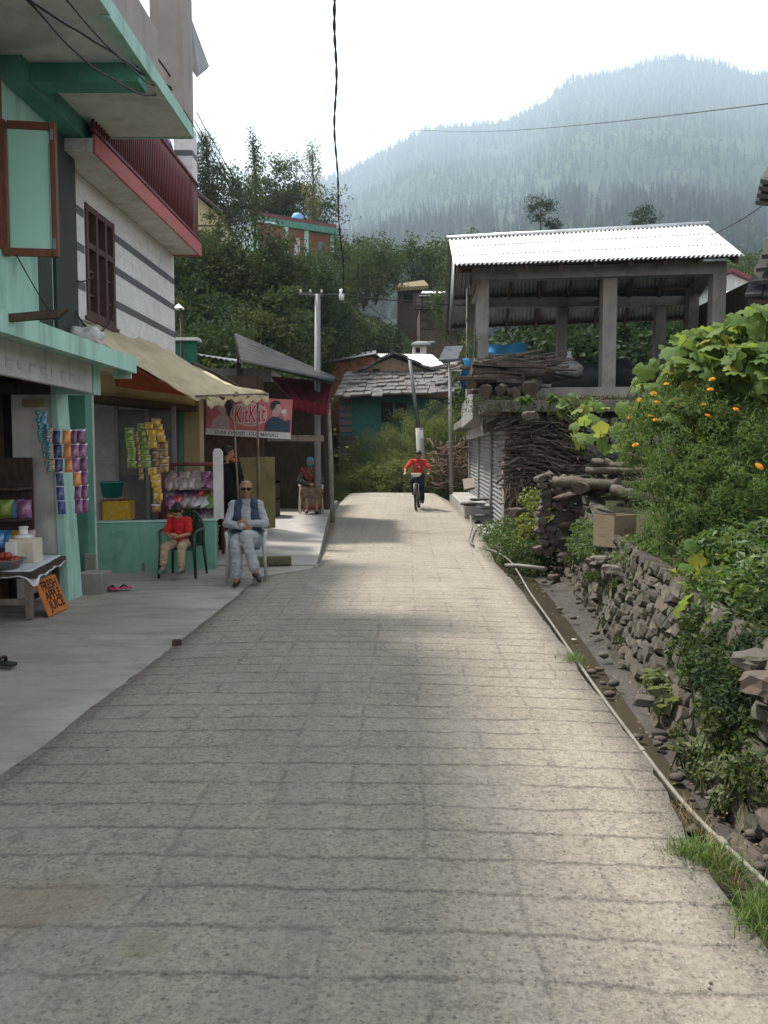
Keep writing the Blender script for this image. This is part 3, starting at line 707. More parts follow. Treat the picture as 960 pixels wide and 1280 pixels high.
# pillar, deep green side wall, white post
mb = MB()
q = lambda x, y, z: (sh(x, y), y, z)
mb.hexa([q(-3.66, 8.95, -.1), q(-3.545, 8.95, -.1), q(-3.53, 9.28, -.1), q(-3.8, 9.28, -.1), q(-3.72, 8.95, 2.62), q(-3.645, 8.95, 2.62), q(-3.66, 9.28, 2.62), q(-3.85, 9.28, 2.62)])
mb.build('pillar', M['mint'], mint, bevel=.012)
mb = MB(); fb(mb, -3.66, -3.645, 8.62, 8.95, 2.62, 5.0); mb.build('dark_strip', M['pipe_dark'], mint)
# shop interior
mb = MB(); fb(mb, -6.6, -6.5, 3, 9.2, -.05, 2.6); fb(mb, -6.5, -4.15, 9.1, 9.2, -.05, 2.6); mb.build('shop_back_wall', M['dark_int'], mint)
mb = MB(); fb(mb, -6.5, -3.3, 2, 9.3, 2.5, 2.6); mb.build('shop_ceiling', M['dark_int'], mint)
mb = MB(); fb(mb, -4.16, -3.64, 8.98, 9.06, -.02, 2.3); mb.build('shop_door', M['grey_plaster'], mint, bevel=.01)
mb = MB(); fb(mb, -4.34, -4.26, 8.85, 9.0, 0, 2.3); fb(mb, -4.9, -3.7, 8.9, 8.99, 2.3, 2.42); mb.build('door_frame', M['wood_dark'], mint)
mb = MB(); fb(mb, -3.98, -3.74, 8.86, 8.9, 2.16, 2.24); mb.build('meter_board', M['cardboard'], mint)

# duct between the houses
mb = MB(); fb(mb, -3.8, -3.62, 9.0, 9.58, 2.75, 5.2); mb.build('drain_duct', M['pipe_dark'], label='dark green black duct running up the gap between mint wall and white wall', cat='duct')

# ---- house with pale stone cladding
stone = thing('stone_clad_house', 'white stone clad house with dark bands, red balcony and a snack shop below', 'house', (-5, 12, 0))
m_, nt, out = _nodes('stone_cladding'); p = nt.nodes.new('ShaderNodeBsdfPrincipled')
v = coords(nt, 'Object'); sx = nt.nodes.new('ShaderNodeSeparateXYZ'); L(nt, v, sx.inputs[0])
cb = nt.nodes.new('ShaderNodeCombineXYZ'); L(nt, sx.outputs[1], cb.inputs[0]); L(nt, sx.outputs[2], cb.inputs[1])
bk = nt.nodes.new('ShaderNodeTexBrick'); L(nt, cb.outputs[0], bk.inputs['Vector']); bk.inputs['Scale'].default_value = 1.0
bk.inputs['Brick Width'].default_value = .42; bk.inputs['Row Height'].default_value = .2; bk.inputs['Mortar Size'].default_value = .004; bk.inputs['Bias'].default_value = -.1
bk.inputs['Color1'].default_value = (.72, .70, .70, 1); bk.inputs['Color2'].default_value = (.67, .65, .65, 1); bk.inputs['Mortar'].default_value = (.55, .54, .54, 1)
col = mixc(nt, mth(nt, 'MULTIPLY', rampf(nt, noisef(nt, v, 5, 7, .65, 1.5), .45, .7), .5), bk.outputs['Color'], (.40, .39, .40))
L(nt, col, p.inputs['Base Color']); p.inputs['Roughness'].default_value = .55
b = nt.nodes.new('ShaderNodeBump'); b.inputs['Strength'].default_value = .3; b.inputs['Distance'].default_value = .01; L(nt, bk.outputs['Fac'], b.inputs['Height']); b.invert = True
L(nt, b.outputs[0], p.inputs['Normal']); L(nt, p.outputs[0], out.inputs['Surface']); M['clad'] = m_
WX = -3.76
mb = MB(); wall_holes(mb, (sh(WX, 9.55), 9.55, 2.75), UF, NF, 4.45, 2.3, .22, [(.62, 1.62, .62, 2.02)])
fb(mb, -7.5, WX-.23, 13.82, 14.0, .3, 5.05); fb(mb, -7.5, WX-.23, 9.56, 9.7, 2.75, 5.05)
mb.build('wall', M['clad'], stone)
mb = MB(); M['band'] = mat('dark_stone_band', (.085, .09, .10), (.12, .125, .135), .5, 6, .1, 30)
for zb in (3.20, 3.66, 4.12, 4.56):
    for (a, b_) in (((9.56, 13.99),) if zb < 3.25 else ((9.56, 10.14), (11.2, 13.99))): fb(mb, WX-.01, WX+.006, a, b_, zb, zb+.10)
mb.build('stone_bands', M['band'], stone)
y0, y1, z0, z1 = 10.17, 11.17, 3.37, 4.77; mb = MB()
M['win_brown'] = mat('purple_brown_window_wood', (.10, .055, .055), (.075, .04, .04), .6, 5, .1)
for a in (y0+.05, y0+.36, y0+.67, y1-.05): fb(mb, WX-.12, WX+.02, a-.035, a+.035, z0, z1)
for z in (z0+.04, z1-.5, z1-.04): fb(mb, WX-.115, WX+.015, y0, y1, z-.04, z+.04)
for a in (y0+.2, y0+.83):
    for z in (z0+.3, z0+.6): fb(mb, WX-.10, WX-.02, a-.13, a+.13, z-.015, z+.015)
wf = mb.build('window', M['win_brown'], stone, bevel=.005)
mb = MB(); fb(mb, WX-.09, WX-.08, y0, y1, z0, z1); mb.build('pane', M['glass'], wf)
mb = MB(); fb(mb, WX-.01, WX+.03, y0-.06, y1+.06, z0-.05, z0-.002); mb.build('sill', M['win_brown'], wf)
BX = -3.27
mb = MB(); fb(mb, WX-.05, BX-.03, 9.3, 13.95, 5.06, 5.20); mb.build('balcony_slab', M['white_plaster'], stone)
mb = MB(); fb(mb, BX-.03, BX, 9.3, 13.97, 5.03, 5.24); fb(mb, WX, BX, 13.952, 13.975, 5.04, 5.235); mb.build('slab_edge', M['pink_paint'], stone)
mb = MB()
for k in range(58): y = 9.36+k*.079; mb.tube([(sh(BX-.035, y), y, 5.24), (sh(BX-.035, y), y, 6.20)], .011, 5)
for z in (5.3, 6.2): mb.bar((sh(BX-.035, 9.3), 9.3, z), (sh(BX-.035, 13.95), 13.95, z), .045, .04)
mb.bar((sh(BX-.035, 13.95), 13.95, 6.2), (sh(WX, 13.95), 13.95, 6.2), .045, .04)
fb(mb, BX-.062, BX-.05, 9.36, 13.94, 5.33, 6.15)
mb.build('railing', M['red_paint'], stone)
mb = MB(); fb(mb, BX-.34, BX-.04, 13.6, 13.9, 5.2, 7.05); cl = mb.build('column', M['clad'], stone)
for z in (5.62, 6.1, 6.58):
    mb = MB(); fb(mb, BX-.345, BX-.035, 13.595, 13.905, z, z+.09); mb.build('stone_band', M['band'], cl)
mb = MB(); fb(mb, -7.5, WX, 9.6, 14, 5.05, 6.95); mb.build('upper_wall', M['mauve'], stone)
mb = MB(); fb(mb, -7.6, WX-.15, 9.6, 14.15, 6.95, 7.03); mb.build('roof_slab', M['white_plaster'], stone)
mb = MB(); tr_ = [P(235, 22, 10.2), P(259, 86, 10.9), P(246, 97, 10.3), P(228, 70, 10.2)]; mb.hexa(tr_+[q_+Vector((.02, .03, .05)) for q_ in tr_]); mb.build('eave_sheet', M['tin_grey'], stone)
# ground floor
mb = MB(); mb.hexa([(-4.05, 10.9, 2.46), (-4.0, 10.9, 2.46), (-3.14, 13.5, 2.46), (-3.25, 13.6, 2.46), (-4.05, 10.9, 2.78), (-3.98, 10.9, 2.78), (-3.14, 13.5, 2.86), (-3.25, 13.6, 2.86)]); mb.build('lintel', M['beige'], stone)
mb = MB(); mb.hexa([(-4.3, 10.9, 2.36), (-3.9, 10.85, 2.36), (-3.1, 13.4, 2.36), (-3.5, 13.7, 2.36), (-4.3, 10.9, 2.455), (-3.9, 10.85, 2.455), (-3.1, 13.4, 2.455), (-3.5, 13.7, 2.455)]); mb.build('lintel_board', M['wood_dark'], stone)
mb = MB(); mb.box(-3.36, -3.08, 13.45, 13.75, .1, 3.1); mb.build('pillar', M['beige'], stone, bevel=.01)
mb = MB(); mb.box(-3.44, -3.362, 13.46, 13.6, .1, 2.45); mb.build('green_jamb', M['mint_deep'], stone)
mb = MB(); mb.box(-3.86, -3.73, 10.25, 10.36, -.05, 2.6); mb.build('white_post', M['white_plaster'], stone, bevel=.008)
mb = MB(); mb.hexa([(-4.13, 10.95, -.1), (-2.42, 11.42, -.1), (-2.42, 11.57, -.1), (-4.13, 11.1, -.1), (-4.13, 10.95, .695), (-2.42, 11.42, .695), (-2.42, 11.57, .695), (-4.13, 11.1, .695)])
mb.build('low_wall', mat('low_wall_mint', (.20, .42, .335), (.16, .35, .275), .75, 2, .1, 30, stain=(.10, .20, .165), sscale=2.2, streak=.5), stone, bevel=.008)
mb = MB(); mb.hexa([(-4.15, 10.935, .697), (-2.4, 11.405, .697), (-2.4, 11.585, .697), (-4.15, 11.12, .697), (-4.15, 10.935, .715), (-2.4, 11.405, .715), (-2.4, 11.585, .715), (-4.15, 11.12, .715)]); mb.build('wall_cap', M['mint'], stone)
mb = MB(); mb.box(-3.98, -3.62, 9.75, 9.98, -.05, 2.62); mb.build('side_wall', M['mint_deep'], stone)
mb = MB(); mb.box(-7, -3.3, 14.3, 14.4, 0, 3); mb.box(-6.9, -6.8, 11, 14.3, 0, 3); mb.build('shop_back_wall', mat('shop_tiles', (.26, .25, .24), (.2, .19, .18), .5, 3, .05), stone)
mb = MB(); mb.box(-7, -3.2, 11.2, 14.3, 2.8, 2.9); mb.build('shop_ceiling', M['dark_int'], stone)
mb = MB(); mb.box(-6.5, -3.36, 11.15, 14.3, 0, .12); mb.build('shop_floor', M['concrete'], stone)
# glazed shop doors behind the wall
mb = MB()
for x in (-4.2, -3.72, -3.3): mb.box(x-.03, x+.03, 12.6, 12.66, .12, 2.4)
dr = mb.build('shop_doors', M['steel'], stone)
mb = MB(); mb.box(-4.17, -3.75, 12.62, 12.64, .12, 2.35); mb.box(-3.69, -3.33, 12.62, 12.64, .12, 2.35); mb.build('panel', mat('door_panel', (.17, .165, .155), (.13, .125, .12), .4, 3, .03), dr)
for x0, x1 in ((-4.17, -3.75), (-3.69, -3.33)):
    for z in (.5, 1.2, 1.9): mb = MB(); mb.box(x0, x1, 12.615, 12.6195, z, z+.12); mb.build('dark_band', M['band'], dr)
mb = MB(); mb.box(-3.55, -3.45, 12.55, 12.62, .12, .9); mb.build('orange_panel', M['red_paint'], dr)
# steps
mb = MB(); mb.box(-3.62, -3.32, 9.33, 9.70, -.05, .235); mb.box(-3.66, -3.52, 9.702, 9.74, -.05, .43); mb.build('entrance_steps', M['concrete'], label='two grey concrete steps beside the mint pillar', cat='steps', bevel=.008)

# ---- awning of cream canvas
A_, B_, C_, D_ = P(98, 398, 10.0), P(212, 436, 14.0), P(335, 492, 13.3), P(245, 495, 10.6)
aw = thing('canvas_awning', 'cream canvas awning stretched from the stone clad house over the snack shop', 'awning', (-3, 12, 2))
mb = MB()
def awn(i, j):
    q = A_.lerp(B_, i).lerp(D_.lerp(C_, i), j)
    s_ = math.sin(math.pi*j)*(.10+.05*math.sin(i*9))
    q.z -= s_*.9-.03*math.sin(math.pi*i)+.035*math.sin(i*31+3*j+2*math.sin(j*4))*(.4+j)+.05*noise.noise(q*2.2)+.02*noise.noise(q*6)+.05*j*abs(math.sin(i*math.pi*2.0))
    return q
mb.patch(awn, 80, 24, 0, True, thick=(0, 0, -.006)); mb.build('canvas', M['canvas'], aw)
mb = MB()
def val(i, j):
    q = D_.lerp(C_, .12+.88*i); q.z -= .03*math.sin(i*34)+.05*abs(math.sin((.12+.88*i)*math.pi*2)); q.x += .01*math.sin(i*40); q.z -= j*(.09+.03*math.sin(i*14)); return q
mb.patch(val, 60, 3, 0, True, thick=(0, .005, 0)); mb.build('valance', M['canvas'], aw)
mb = MB()
def side(i, j):
    a = A_.lerp(D_, .25+.72*i); a.z -= math.sin(math.pi*(.25+.72*i))*.10+.03; b_ = Vector((-3.60+.6*i, 10.85+.5*i, 2.50)); return a.lerp(b_, j*.9)
mb.patch(side, 14, 6, 0, True, thick=(0, .006, 0)); mb.build('orange_lining', M['orange_cloth'], aw)
mb = MB()
C0 = P(322, 497, 13.2); mb.tube([C0+Vector((0, 0, .03)), (C0.x, C0.y, .1)], .018, 6)
C1 = P(291, 500, 12.0); mb.tube([C1+Vector((0, 0, .03)), (C1.x+.1, C1.y, .1)], .016, 6); mb.tube([D_, C_], .016, 6)
mb.build('poles', M['wood_grey'], aw)
mb = MB(); q0 = P(240, 455, 13.9); mb.patch(lambda i, j: P(242+75*i, 452+36*i+7*j*(1-i*.3), 13.9-.4*i+.5*j)+Vector((0, 0, .05*math.sin(math.pi*i)-.10*i)), 16, 4, 0, True, thick=(0, 0, -.01))
mb.build('grey_tarpaulin_strip', mat('grey_tarpaulin', (.25, .26, .28), (.18, .19, .2), .6, 4, .2), label='grey tarpaulin strip along the back edge of the cream awning', cat='tarpaulin')
# crumpled sacks on the ledge
def sack(px, py, Y, r, label, mt, seed):
    c = P(px, py, Y); mb = MB(); mb.ell(c, r, 18, jit=.6, seed=seed); mb.build('plastic_sack', mt, label=label, cat='sack', group=None)
M['sackwhite'] = mat('white_sack_plastic', (.55, .54, .54), (.40, .40, .41), .5, 14, .5, 12, stain=(.3, .28, .27), sscale=5)
sack(108, 422, 9.35, (.17, .2, .12), 'crumpled white plastic sack lying on the mint ledge', M['sackwhite'], 3)
sack(124, 431, 9.2, (.06, .1, .05), 'small pinkish plastic bag next to the white sack on the ledge', mat('pink_bag', (.55, .4, .4), (.45, .3, .3), .5, 9, .4), 5)
mb = MB(); c = P(6, 402, 6.3); mb.prism([(0, 0), (.35, .02), (.42, .09), (.02, .06)], c, (1, .4, .1), (0, 0, 1), (0, 1, 0), .05); mb.build('timber_offcut', M['wood_dark'], label='dark timber offcut lying on the mint ledge at the photo edge', cat='timber')

# laundry and bits on the red balcony
mb = MB()
for k, (px, py) in enumerate(((196, 178), (206, 183))):
    pass
def garment(px, py, w_, h_, Y, mt, label):
    c = P(px, py, Y); mb = MB()
    mb.patch(lambda i, j: c+Vector(((i-.5)*w_*.3+.02*math.sin(j*7+i*5), (i-.5)*w_+.02*math.sin(j*9), -h_*j)), 8, 8, 0, True, thick=(.004, 0, 0))
    mb.build('hanging_cloth', mt, label=label, cat='laundry', group='laundry on the red balcony')
garment(198, 170, .5, .75, 13.0, M['red_cloth'], 'red cloth drying above the balcony railing')
garment(209, 176, .35, .6, 13.3, cloth('violet_cotton', (.09, .06, .22)), 'violet cloth drying beside the red one on the balcony')

# ---- shop goods
# low table with cloth
tb = thing('table', 'low dark wooden table by the mint shop, covered with a white printed sheet', 'table', (-3.9, 8.4, 0))
TA, TB, TC, TD = Vector((-3.42, 7.80, .47)), Vector((-3.56, 8.9, .5)), Vector((-4.6, 9.0, .5)), Vector((-4.6, 7.78, .47))
mb = MB(); mb.hexa([TD-Vector((0, 0, .06)), TA-Vector((0, 0, .06)), TB-Vector((0, 0, .06)), TC-Vector((0, 0, .06)), TD, TA, TB, TC]); mb.build('table_top', M['wood_dark'], tb, bevel=.005)
for x, y in ((-3.52, 7.86), (-3.68, 8.9), (-4.5, 7.86), (-4.5, 8.9)):
    mb = MB(); mb.bar((x, y, 0), (x, y, .42), .06, .06); mb.build('leg', M['wood_grey'] if y < 8 else M['wood_dark'], tb)
mb = MB(); mb.bar((-4.5, 7.86, .17), (-3.52, 7.86, .17), .03, .06); mb.bar((-3.52, 7.86, .19), (-3.68, 8.9, .19), .03, .05); mb.build('stretcher', M['wood_grey'], tb)
m_ = mat('printed_newspaper', (.66, .68, .72), (.55, .57, .62), .8, 3, .1, 20, stain=(.3, .32, .36), sscale=16)
mb = MB()
def shc(i, j):
    q = TD.lerp(TA, i).lerp(TC.lerp(TB, i), j); q.z += .008+.006*noise.noise(q*8)
    if i > .95: q.z -= .05*(1+noise.noise(q*5)); q.x += .02
    if j < .05: q.z -= .06*(1+.8*noise.noise(q*7)); q.y -= .02
    return q
mb.patch(shc, 30, 30, 0, True, thick=(0, 0, .003)); mb.build('table_sheet', m_, label='white printed sheet spread on the low shop table', cat='sheet')
# juicer
jc = thing('juicer', 'cream electric juicer with a round lid standing on the low table', 'juicer', (-3.79, 8.42, .49))
M['cream_j'] = M['cream_pl']; mb = MB()
mb.box(-.14, .14, -.1, .1, .0, .26); mb.build('body', M['cream_pl'], jc, local=True, bevel=.015)
mb = MB(); mb.box(-.15, -.03, -.16, -.1, .05, .23); mb.build('pulp_container', M['white_pl'], jc, local=True, bevel=.012)
mb = MB(); mb.lathe([(0, .26), (.1, .26), (.105, .285), (.05, .30), (.045, .30), (.045, .365), (.05, .37), (.05, .385), (0, .385)], (-.02, 0, 0), 24); mb.build('lid', M['white_pl'], jc, local=True)
mb = MB(); mb.box(.0, .12, -.106, -.101, .11, .22); mb.box(.055, .065, -.112, -.106, .04, .24); mb.build('front_panel', M['pl_white'], jc, local=True)
# bowl and apples
c = Vector((-3.86, 7.98, .485))
mb = MB(); mb.lathe([(0, .0), (.17, .0), (.235, .09), (.25, .095), (.235, .10), (.165, .015), (0, .012)], c, 32); mb.build('bowl', M['steel'], label='wide metal bowl holding red apples on the low table', cat='bowl', origin=c)
M['apple'] = mat('red_apple_skin', (.33, .025, .03), (.42, .12, .05), .35, 7, 0, spec=.5)
ap = None
spots = [(0, 0, .05), (.1, .03, .06), (-.1, .04, .06), (.03, .11, .06), (-.05, -.11, .06), (.07, -.1, .06), (.16, -.05, .08), (-.16, -.06, .08), (.02, 0, .125), (-.09, .12, .07), (.1, -.02, .13), (.13, .1, .08)]
for k, (dx, dy, dz) in enumerate(spots):
    if ap is None:
        ap = thing('apple', 'red apple in the metal bowl on the low table', 'apple', c+Vector((dx, dy, dz-.03)), group='apples in the metal bowl')
        mb = MB(); mb.lathe([(0, .012), (.018, .004), (.034, .016), (.042, .04), (.04, .058), (.025, .07), (.008, .062), (0, .056)], (0, 0, 0), 14); mb.build('fruit', M['apple'], ap, local=True)
        mb = MB(); mb.tube([(0, 0, .056), (.003, 0, .078)], .003, 5); mb.build('stalk', M['wood_dark'], ap, local=True)
    else:
        a2 = copy_tree(ap); a2.location = c+Vector((dx, dy, dz-.03)); a2.rotation_euler = (rnd.random(), rnd.random(), rnd.random()*6)
# juice sign
sg = thing('juice_sign', 'orange board hand painted FRESH APPLE JUICE leaning against the table', 'sign', (-3.4, 7.75, 0))
o_ = G(62, 771, 0); u_ = (G(95, 755, 0)-o_).normalized(); tl = P(50, 724, o_.y+.12); vv = (tl-o_); vv = vv-u_*vv.dot(u_); Hs = vv.length; vv.normalize(); nn = u_.cross(vv); Ws = .50
tilt = Matrix.Rotation(R(-4), 3, nn)
u2 = tilt @ u_*1.0; v2 = tilt @ vv
mb = MB(); mb.prism([(0, 0), (Ws, 0), (Ws, Hs), (0, Hs)], o_, u_, vv, -nn, .015); bd = mb.build('board', M['orange_board'], sg, bevel=.002)
for k, t in enumerate(('FRESH', 'APPLE', 'JUICE')):
    ctr = o_+u_*(Ws*.53+.006*k)+vv*(Hs*(.78-.27*k))+nn*.001
    text_part(t, +.135, frame(ctr, u_, vv), M['ink'], bd, ext=.0012, bold=.003, width=.37)
# slippers
def slipper(px, py, rz, label):
    t = thing('slipper', label, 'slipper', G(px, py, .012), rz, 'pink slippers on the pavement')
    mb = MB(); mb.prism([(-.035, -.12), (.0, -.135), (.04, -.11), (.045, -.02), (.035, .06), (.03, .11), (0, .125), (-.03, .11), (-.034, .03)], (0, 0, .004), (1, 0, 0), (0, 1, 0), (0, 0, 1), .02); mb.build('sole', M['pink_foam'], t, local=True, bevel=.004)
    mb = MB(); mb.tube([(-.04, .0, .02), (-.025, -.03, .05), (0, -.06, .04), (.028, -.03, .05), (.045, 0, .02)], .008, 6); mb.tube([(0, -.06, .04), (0, -.085, .022)], .006, 6); mb.build('strap', M['rubber'], t, local=True)
slipper(137, 737, R(75), 'pink slipper with black strap, the left one of the pair by the steps'); slipper(151, 736, R(95), 'pink slipper with black strap, the right one of the pair by the steps')
# black shoe at the left photo edge
# ---- snack packets
def packet_mesh(name, w_, h_, d_, mt, mt2):
    mb = MB(); nu, nv = 6, 8
    def f(sg):
        def g_(i, j):
            x = (i-.5)*w_; z = (j-.5)*h_; e = (1-(2*i-1)**2)**.6*(1-abs(2*j-1)**4)**.7
            return (x*(1-.08*math.sin(math.pi*j)), sg*(d_/2*e+.001)+.004*noise.noise(Vector((x*40, z*40, sg))), z)
        return g_
    for s_ in (-1, 1):
        b0 = len(mb.f); mb.patch(f(s_), nu, nv, 0, True)
        for k in range(b0, len(mb.f)):
            if (k-b0) % nv == nv-1: mb.m[k] = 1
    me_o = mb.build(name, [mt, mt2], local=True, origin=(0, 0, 0)); me = me_o.data; bpy.data.objects.remove(me_o); return me
PK = {}
def strip(name, label, top, dirv, mats, w_=.085, h_=.125, group='snack strips hanging at the shop'):
    t = thing(name, label, 'snacks', top, 0, group)
    for k, mn in enumerate(mats):
        key = (mn, w_, h_)
        if key not in PK: PK[key] = packet_mesh('packet', w_, h_, .04, M[mn], M['f_white'])
        o = bpy.data.objects.new('packet', PK[key]); COL.objects.link(o); o.parent = t
        o.location = Vector(dirv)*(k+.5)*h_*.93+Vector((rnd.uniform(-.006, .006), rnd.uniform(-.012, .012), 0)); o.rotation_euler = (rnd.uniform(-.25, .05), rnd.uniform(-.06, .06), rnd.uniform(-.35, .35))
    return t
def down(px0, py0, px1, py1, Y, n, **kw): pass
def st(label, px, py, Y, mats, py2, **kw):
    a, b_ = P(px, py, Y), P(px+kw.pop('dx', 0), py2, Y); d = (b_-a); n = len(mats); h_ = d.length/n/.93
    return strip('snack_strip', label, a, d.normalized(), mats, kw.get('w', .1), h_)
st('strip of navy blue snack packets, nearest to the grey shop door', 71, 537, 8.75, ['f_navy']*6, 642, dx=6, w=.085)
st('short strip of orange snack packets between navy and purple strips', 83, 537, 8.7, ['f_orange']*3, 590, dx=3, w=.1)
st('purple snack packet strip hanging next to the short orange strip', 92, 537, 8.72, ['f_purple', 'f_purple', 'f_purple', 'f_orange', 'f_purple', 'f_purple'], 641, dx=7, w=.09)
st('purple snack packet strip hanging farthest right, nearest the deep green wall', 101, 537, 8.76, ['f_purple']*6, 640, dx=7, w=.095)
for k, (px, py, py2, c_) in enumerate(((47, 513, 553, 'f_teal'), (51, 514, 572, 'f_teal'), (55, 514, 585, 'f_blue'), (59, 530, 590, 'f_teal'), (62, 535, 588, 'f_orange'), (57, 540, 592, 'f_yellow'))):
    st('thin strip of %s sachets in the bundle by the grey shop door' % {'f_teal': 'teal', 'f_blue': 'blue', 'f_orange': 'orange', 'f_yellow': 'yellow'}[c_], px, py, 8.6+.03*(k % 3), [c_]*8, py2, dx=4, w=.045)
    
gl = bpy.data.objects
seen = {}
for o in gl:
    if o.name.startswith('snack_strip') and 'teal sachets' in o.get('label', ''):
        k = seen.setdefault('t', 0); seen['t'] += 1
        o['label'] = ['short thin strip of teal sachets, topmost in the bundle by the grey door', 'longer thin teal sachet strip second in the bundle by the grey door', 'thin teal sachet strip hanging lowest beside the navy packets'][k]
for k, (px, py, px2, py2, c_, n_, lb) in enumerate(((161, 535, 166, 585, 'f_green', 6, 'dull green chip packet chain, leftmost of those over the low green wall'), (170, 540, 177, 600, 'f_brown', 8, 'thin brown and red chip packet chain between the two green ones'), (177, 530, 184, 585, 'f_green', 7, 'bright green chip packet chain beside the yellow ones'), (186, 528, 192, 560, 'f_yellow', 4, 'yellow chip packet chain hanging left of the other yellow one'), (195, 524, 203, 552, 'f_yellow', 4, 'yellow chip packet chain, topmost and farthest right'), (197, 556, 196, 640, 'f_brown', 9, 'brown chip packet chain below the yellow ones'), (190, 585, 199, 625, 'f_yellow', 5, 'low yellow chip packet chain near the red wire rack'), (204, 552, 206, 590, 'f_brown', 4, 'short brown chip packet chain by the red rack corner'))):
    a, b_ = P(px, py, 11.25+.05*(k % 3)), P(px2, py2, 11.25); d = b_-a; t = strip('chip_chain', lb, a, d.normalized(), [c_]*n_, .13 if k != 1 else .07, d.length/n_/.93, 'chip packet chains over the low green wall')
# red wire rack full of bags
rk = thing('wire_rack', 'red tube rack full of snack bags standing behind the low green wall', 'rack', (-2.9, 11.9, .12)); mb = MB()
ra, rb = P(205, 640, 11.75), P(270, 640, 11.9); top = 1.5
for q in (ra, rb, ra+Vector((0, .5, 0)), rb+Vector((0, .5, 0))): mb.tube([(q.x, q.y, .1), (q.x, q.y, top-.06), (q.x+(.05 if q.x < -3 else -.05), q.y, top)], +.026, 8)
for z in (top,): mb.tube([(ra.x+.05, ra.y, z), (rb.x-.05, rb.y, z)], +.026, 8); mb.tube([(ra.x+.05, ra.y+.5, z), (rb.x-.05, rb.y+.5, z)], .022, 8)
mb.build('frame', M['red_paint'], rk)
mb = MB()
for z in (.55, .85, 1.12): mb.box(ra.x, rb.x, ra.y+.05, ra.y+.5, z, z+.015)
mb.build('shelf', M['iron'], rk)
bag0 = {}
for row, z in enumerate((.58, .70, .88, 1.0, 1.15, 1.24)):
    for k in range(7):
        c_ = rnd.choice(['f_silver', 'f_silver', 'f_brown', 'f_silver', 'f_silver', 'f_red', 'f_white', 'f_brown', 'f_green', 'f_purple'])
        if c_ not in bag0: bag0[c_] = packet_mesh('snack_bag', .17, .2, .08, M[c_], M[c_])
        o = bpy.data.objects.new('snack_bag', bag0[c_]); COL.objects.link(o)
        o.location = Vector((ra.x+.06+(rb.x-ra.x-.12)*k/6, ra.y+.10+.12*(row % 2)+rnd.uniform(0, .05), z+.06)); o.rotation_euler = (rnd.uniform(-1.1, -.2), rnd.uniform(-.5, .5), rnd.uniform(-.5, .5))
        cn = {'f_silver': 'silvery mauve', 'f_brown': 'brown', 'f_purple': 'purple', 'f_red': 'red', 'f_white': 'white', 'f_yellow': 'yellow', 'f_green': 'green', 'f_navy': 'navy'}[c_]
        tag(o, '%s snack bag piled in the red tube rack' % cn, 'snack bag', '%s snack bags in the red rack' % cn)
mb = MB(); a = P(274, 640, 11.72); mb.prism([(0, 0), (.14, 0), (.14, .98), (.10, 1.03), (.03, 1.03), (0, .98)], (a.x-.07, 11.66, .7), (1, .1, 0), (0, 0, 1), (0, 1, 0), .035); mb.build('plank', M['white_plaster'], label='white rounded plank standing upright at the right of the red rack', cat='plank', bevel=.006)
# teal basket and yellow box inside
mb = MB(); c = P(140, 622, 11.9); mb.lathe([(0, 0), (.13, 0), (.17, .22), (.18, .22), (.175, .24), (.16, .23), (.125, .015), (0, .015)], c, 20); mb.build('basket', M['teal_pl'], label='teal plastic basket inside the shop window', cat='basket')
bx = thing('display_box', 'brown trimmed box of yellow packets inside the shop window', 'box', P(145, 650, 11.6)); mb = MB()
c = P(145, 650, 11.6); mb.box(c.x-.2, c.x+.2, c.y, c.y+.25, c.z, c.z+.28); mb.build('box_body', M['f_yellow'], bx); mb = MB()
mb.hexa([(c.x-.24, c.y-.02, c.z+.26), (c.x+.22, c.y-.02, c.z+.33), (c.x+.22, c.y+.27, c.z+.33), (c.x-.24, c.y+.27, c.z+.26), (c.x-.24, c.y-.02, c.z+.29), (c.x+.22, c.y-.02, c.z+.36), (c.x+.22, c.y+.27, c.z+.36), (c.x-.24, c.y+.27, c.z+.29)]); mb.box(c.x-.24, c.x-.2, c.y-.015, c.y+.25, c.z, c.z+.26); mb.build('trim', M['wood_grey'], bx)
# inside shelf unit with packets
rk = thing('snack_shelf', 'dark wooden shelf of bright snack packets inside the mint shop', 'shelf', (-4.7, 8.8, 0)); mb = MB()
for z in (.62, .95, 1.28): mb.box(-5.4, -3.87, 8.45, 8.8, z-.03, z)
mb.box(-5.4, -3.87, 8.8, 8.83, .3, 1.6); mb.build('shelf_frame', M['wood_dark'], rk)
for row, z in enumerate((.62, .95)):
    for k in range(12):
        c_ = rnd.choice(['f_orange', 'f_red', 'f_green', 'f_yellow', 'f_teal', 'f_navy', 'f_purple', 'f_blue', 'f_silver', 'f_white'])
        if c_ not in bag0: bag0[c_] = packet_mesh('snack_bag', .17, .2, .08, M[c_], M[c_])
        o = bpy.data.objects.new('snack_bag', bag0[c_]); COL.objects.link(o); o.location = (-4.98+k*.104, 8.50+rnd.random()*.1, z+.10); o.rotation_euler = (rnd.uniform(-.3, .1), rnd.uniform(-.15, .15), rnd.uniform(-.4, .4))
        cn = {'f_silver': 'silvery mauve', 'f_purple': 'purple', 'f_red': 'red', 'f_white': 'white', 'f_yellow': 'yellow', 'f_green': 'green', 'f_navy': 'navy', 'f_orange': 'orange', 'f_teal': 'teal', 'f_blue': 'blue'}[c_]
        tag(o, '%s snack bag on the dark shelf inside the mint shop, %s' % (cn, ('lower row', 'upper row')[row]), 'snack bag', '%s bags on the %s of the dark shelf' % (cn, ('lower row', 'upper row')[row]))
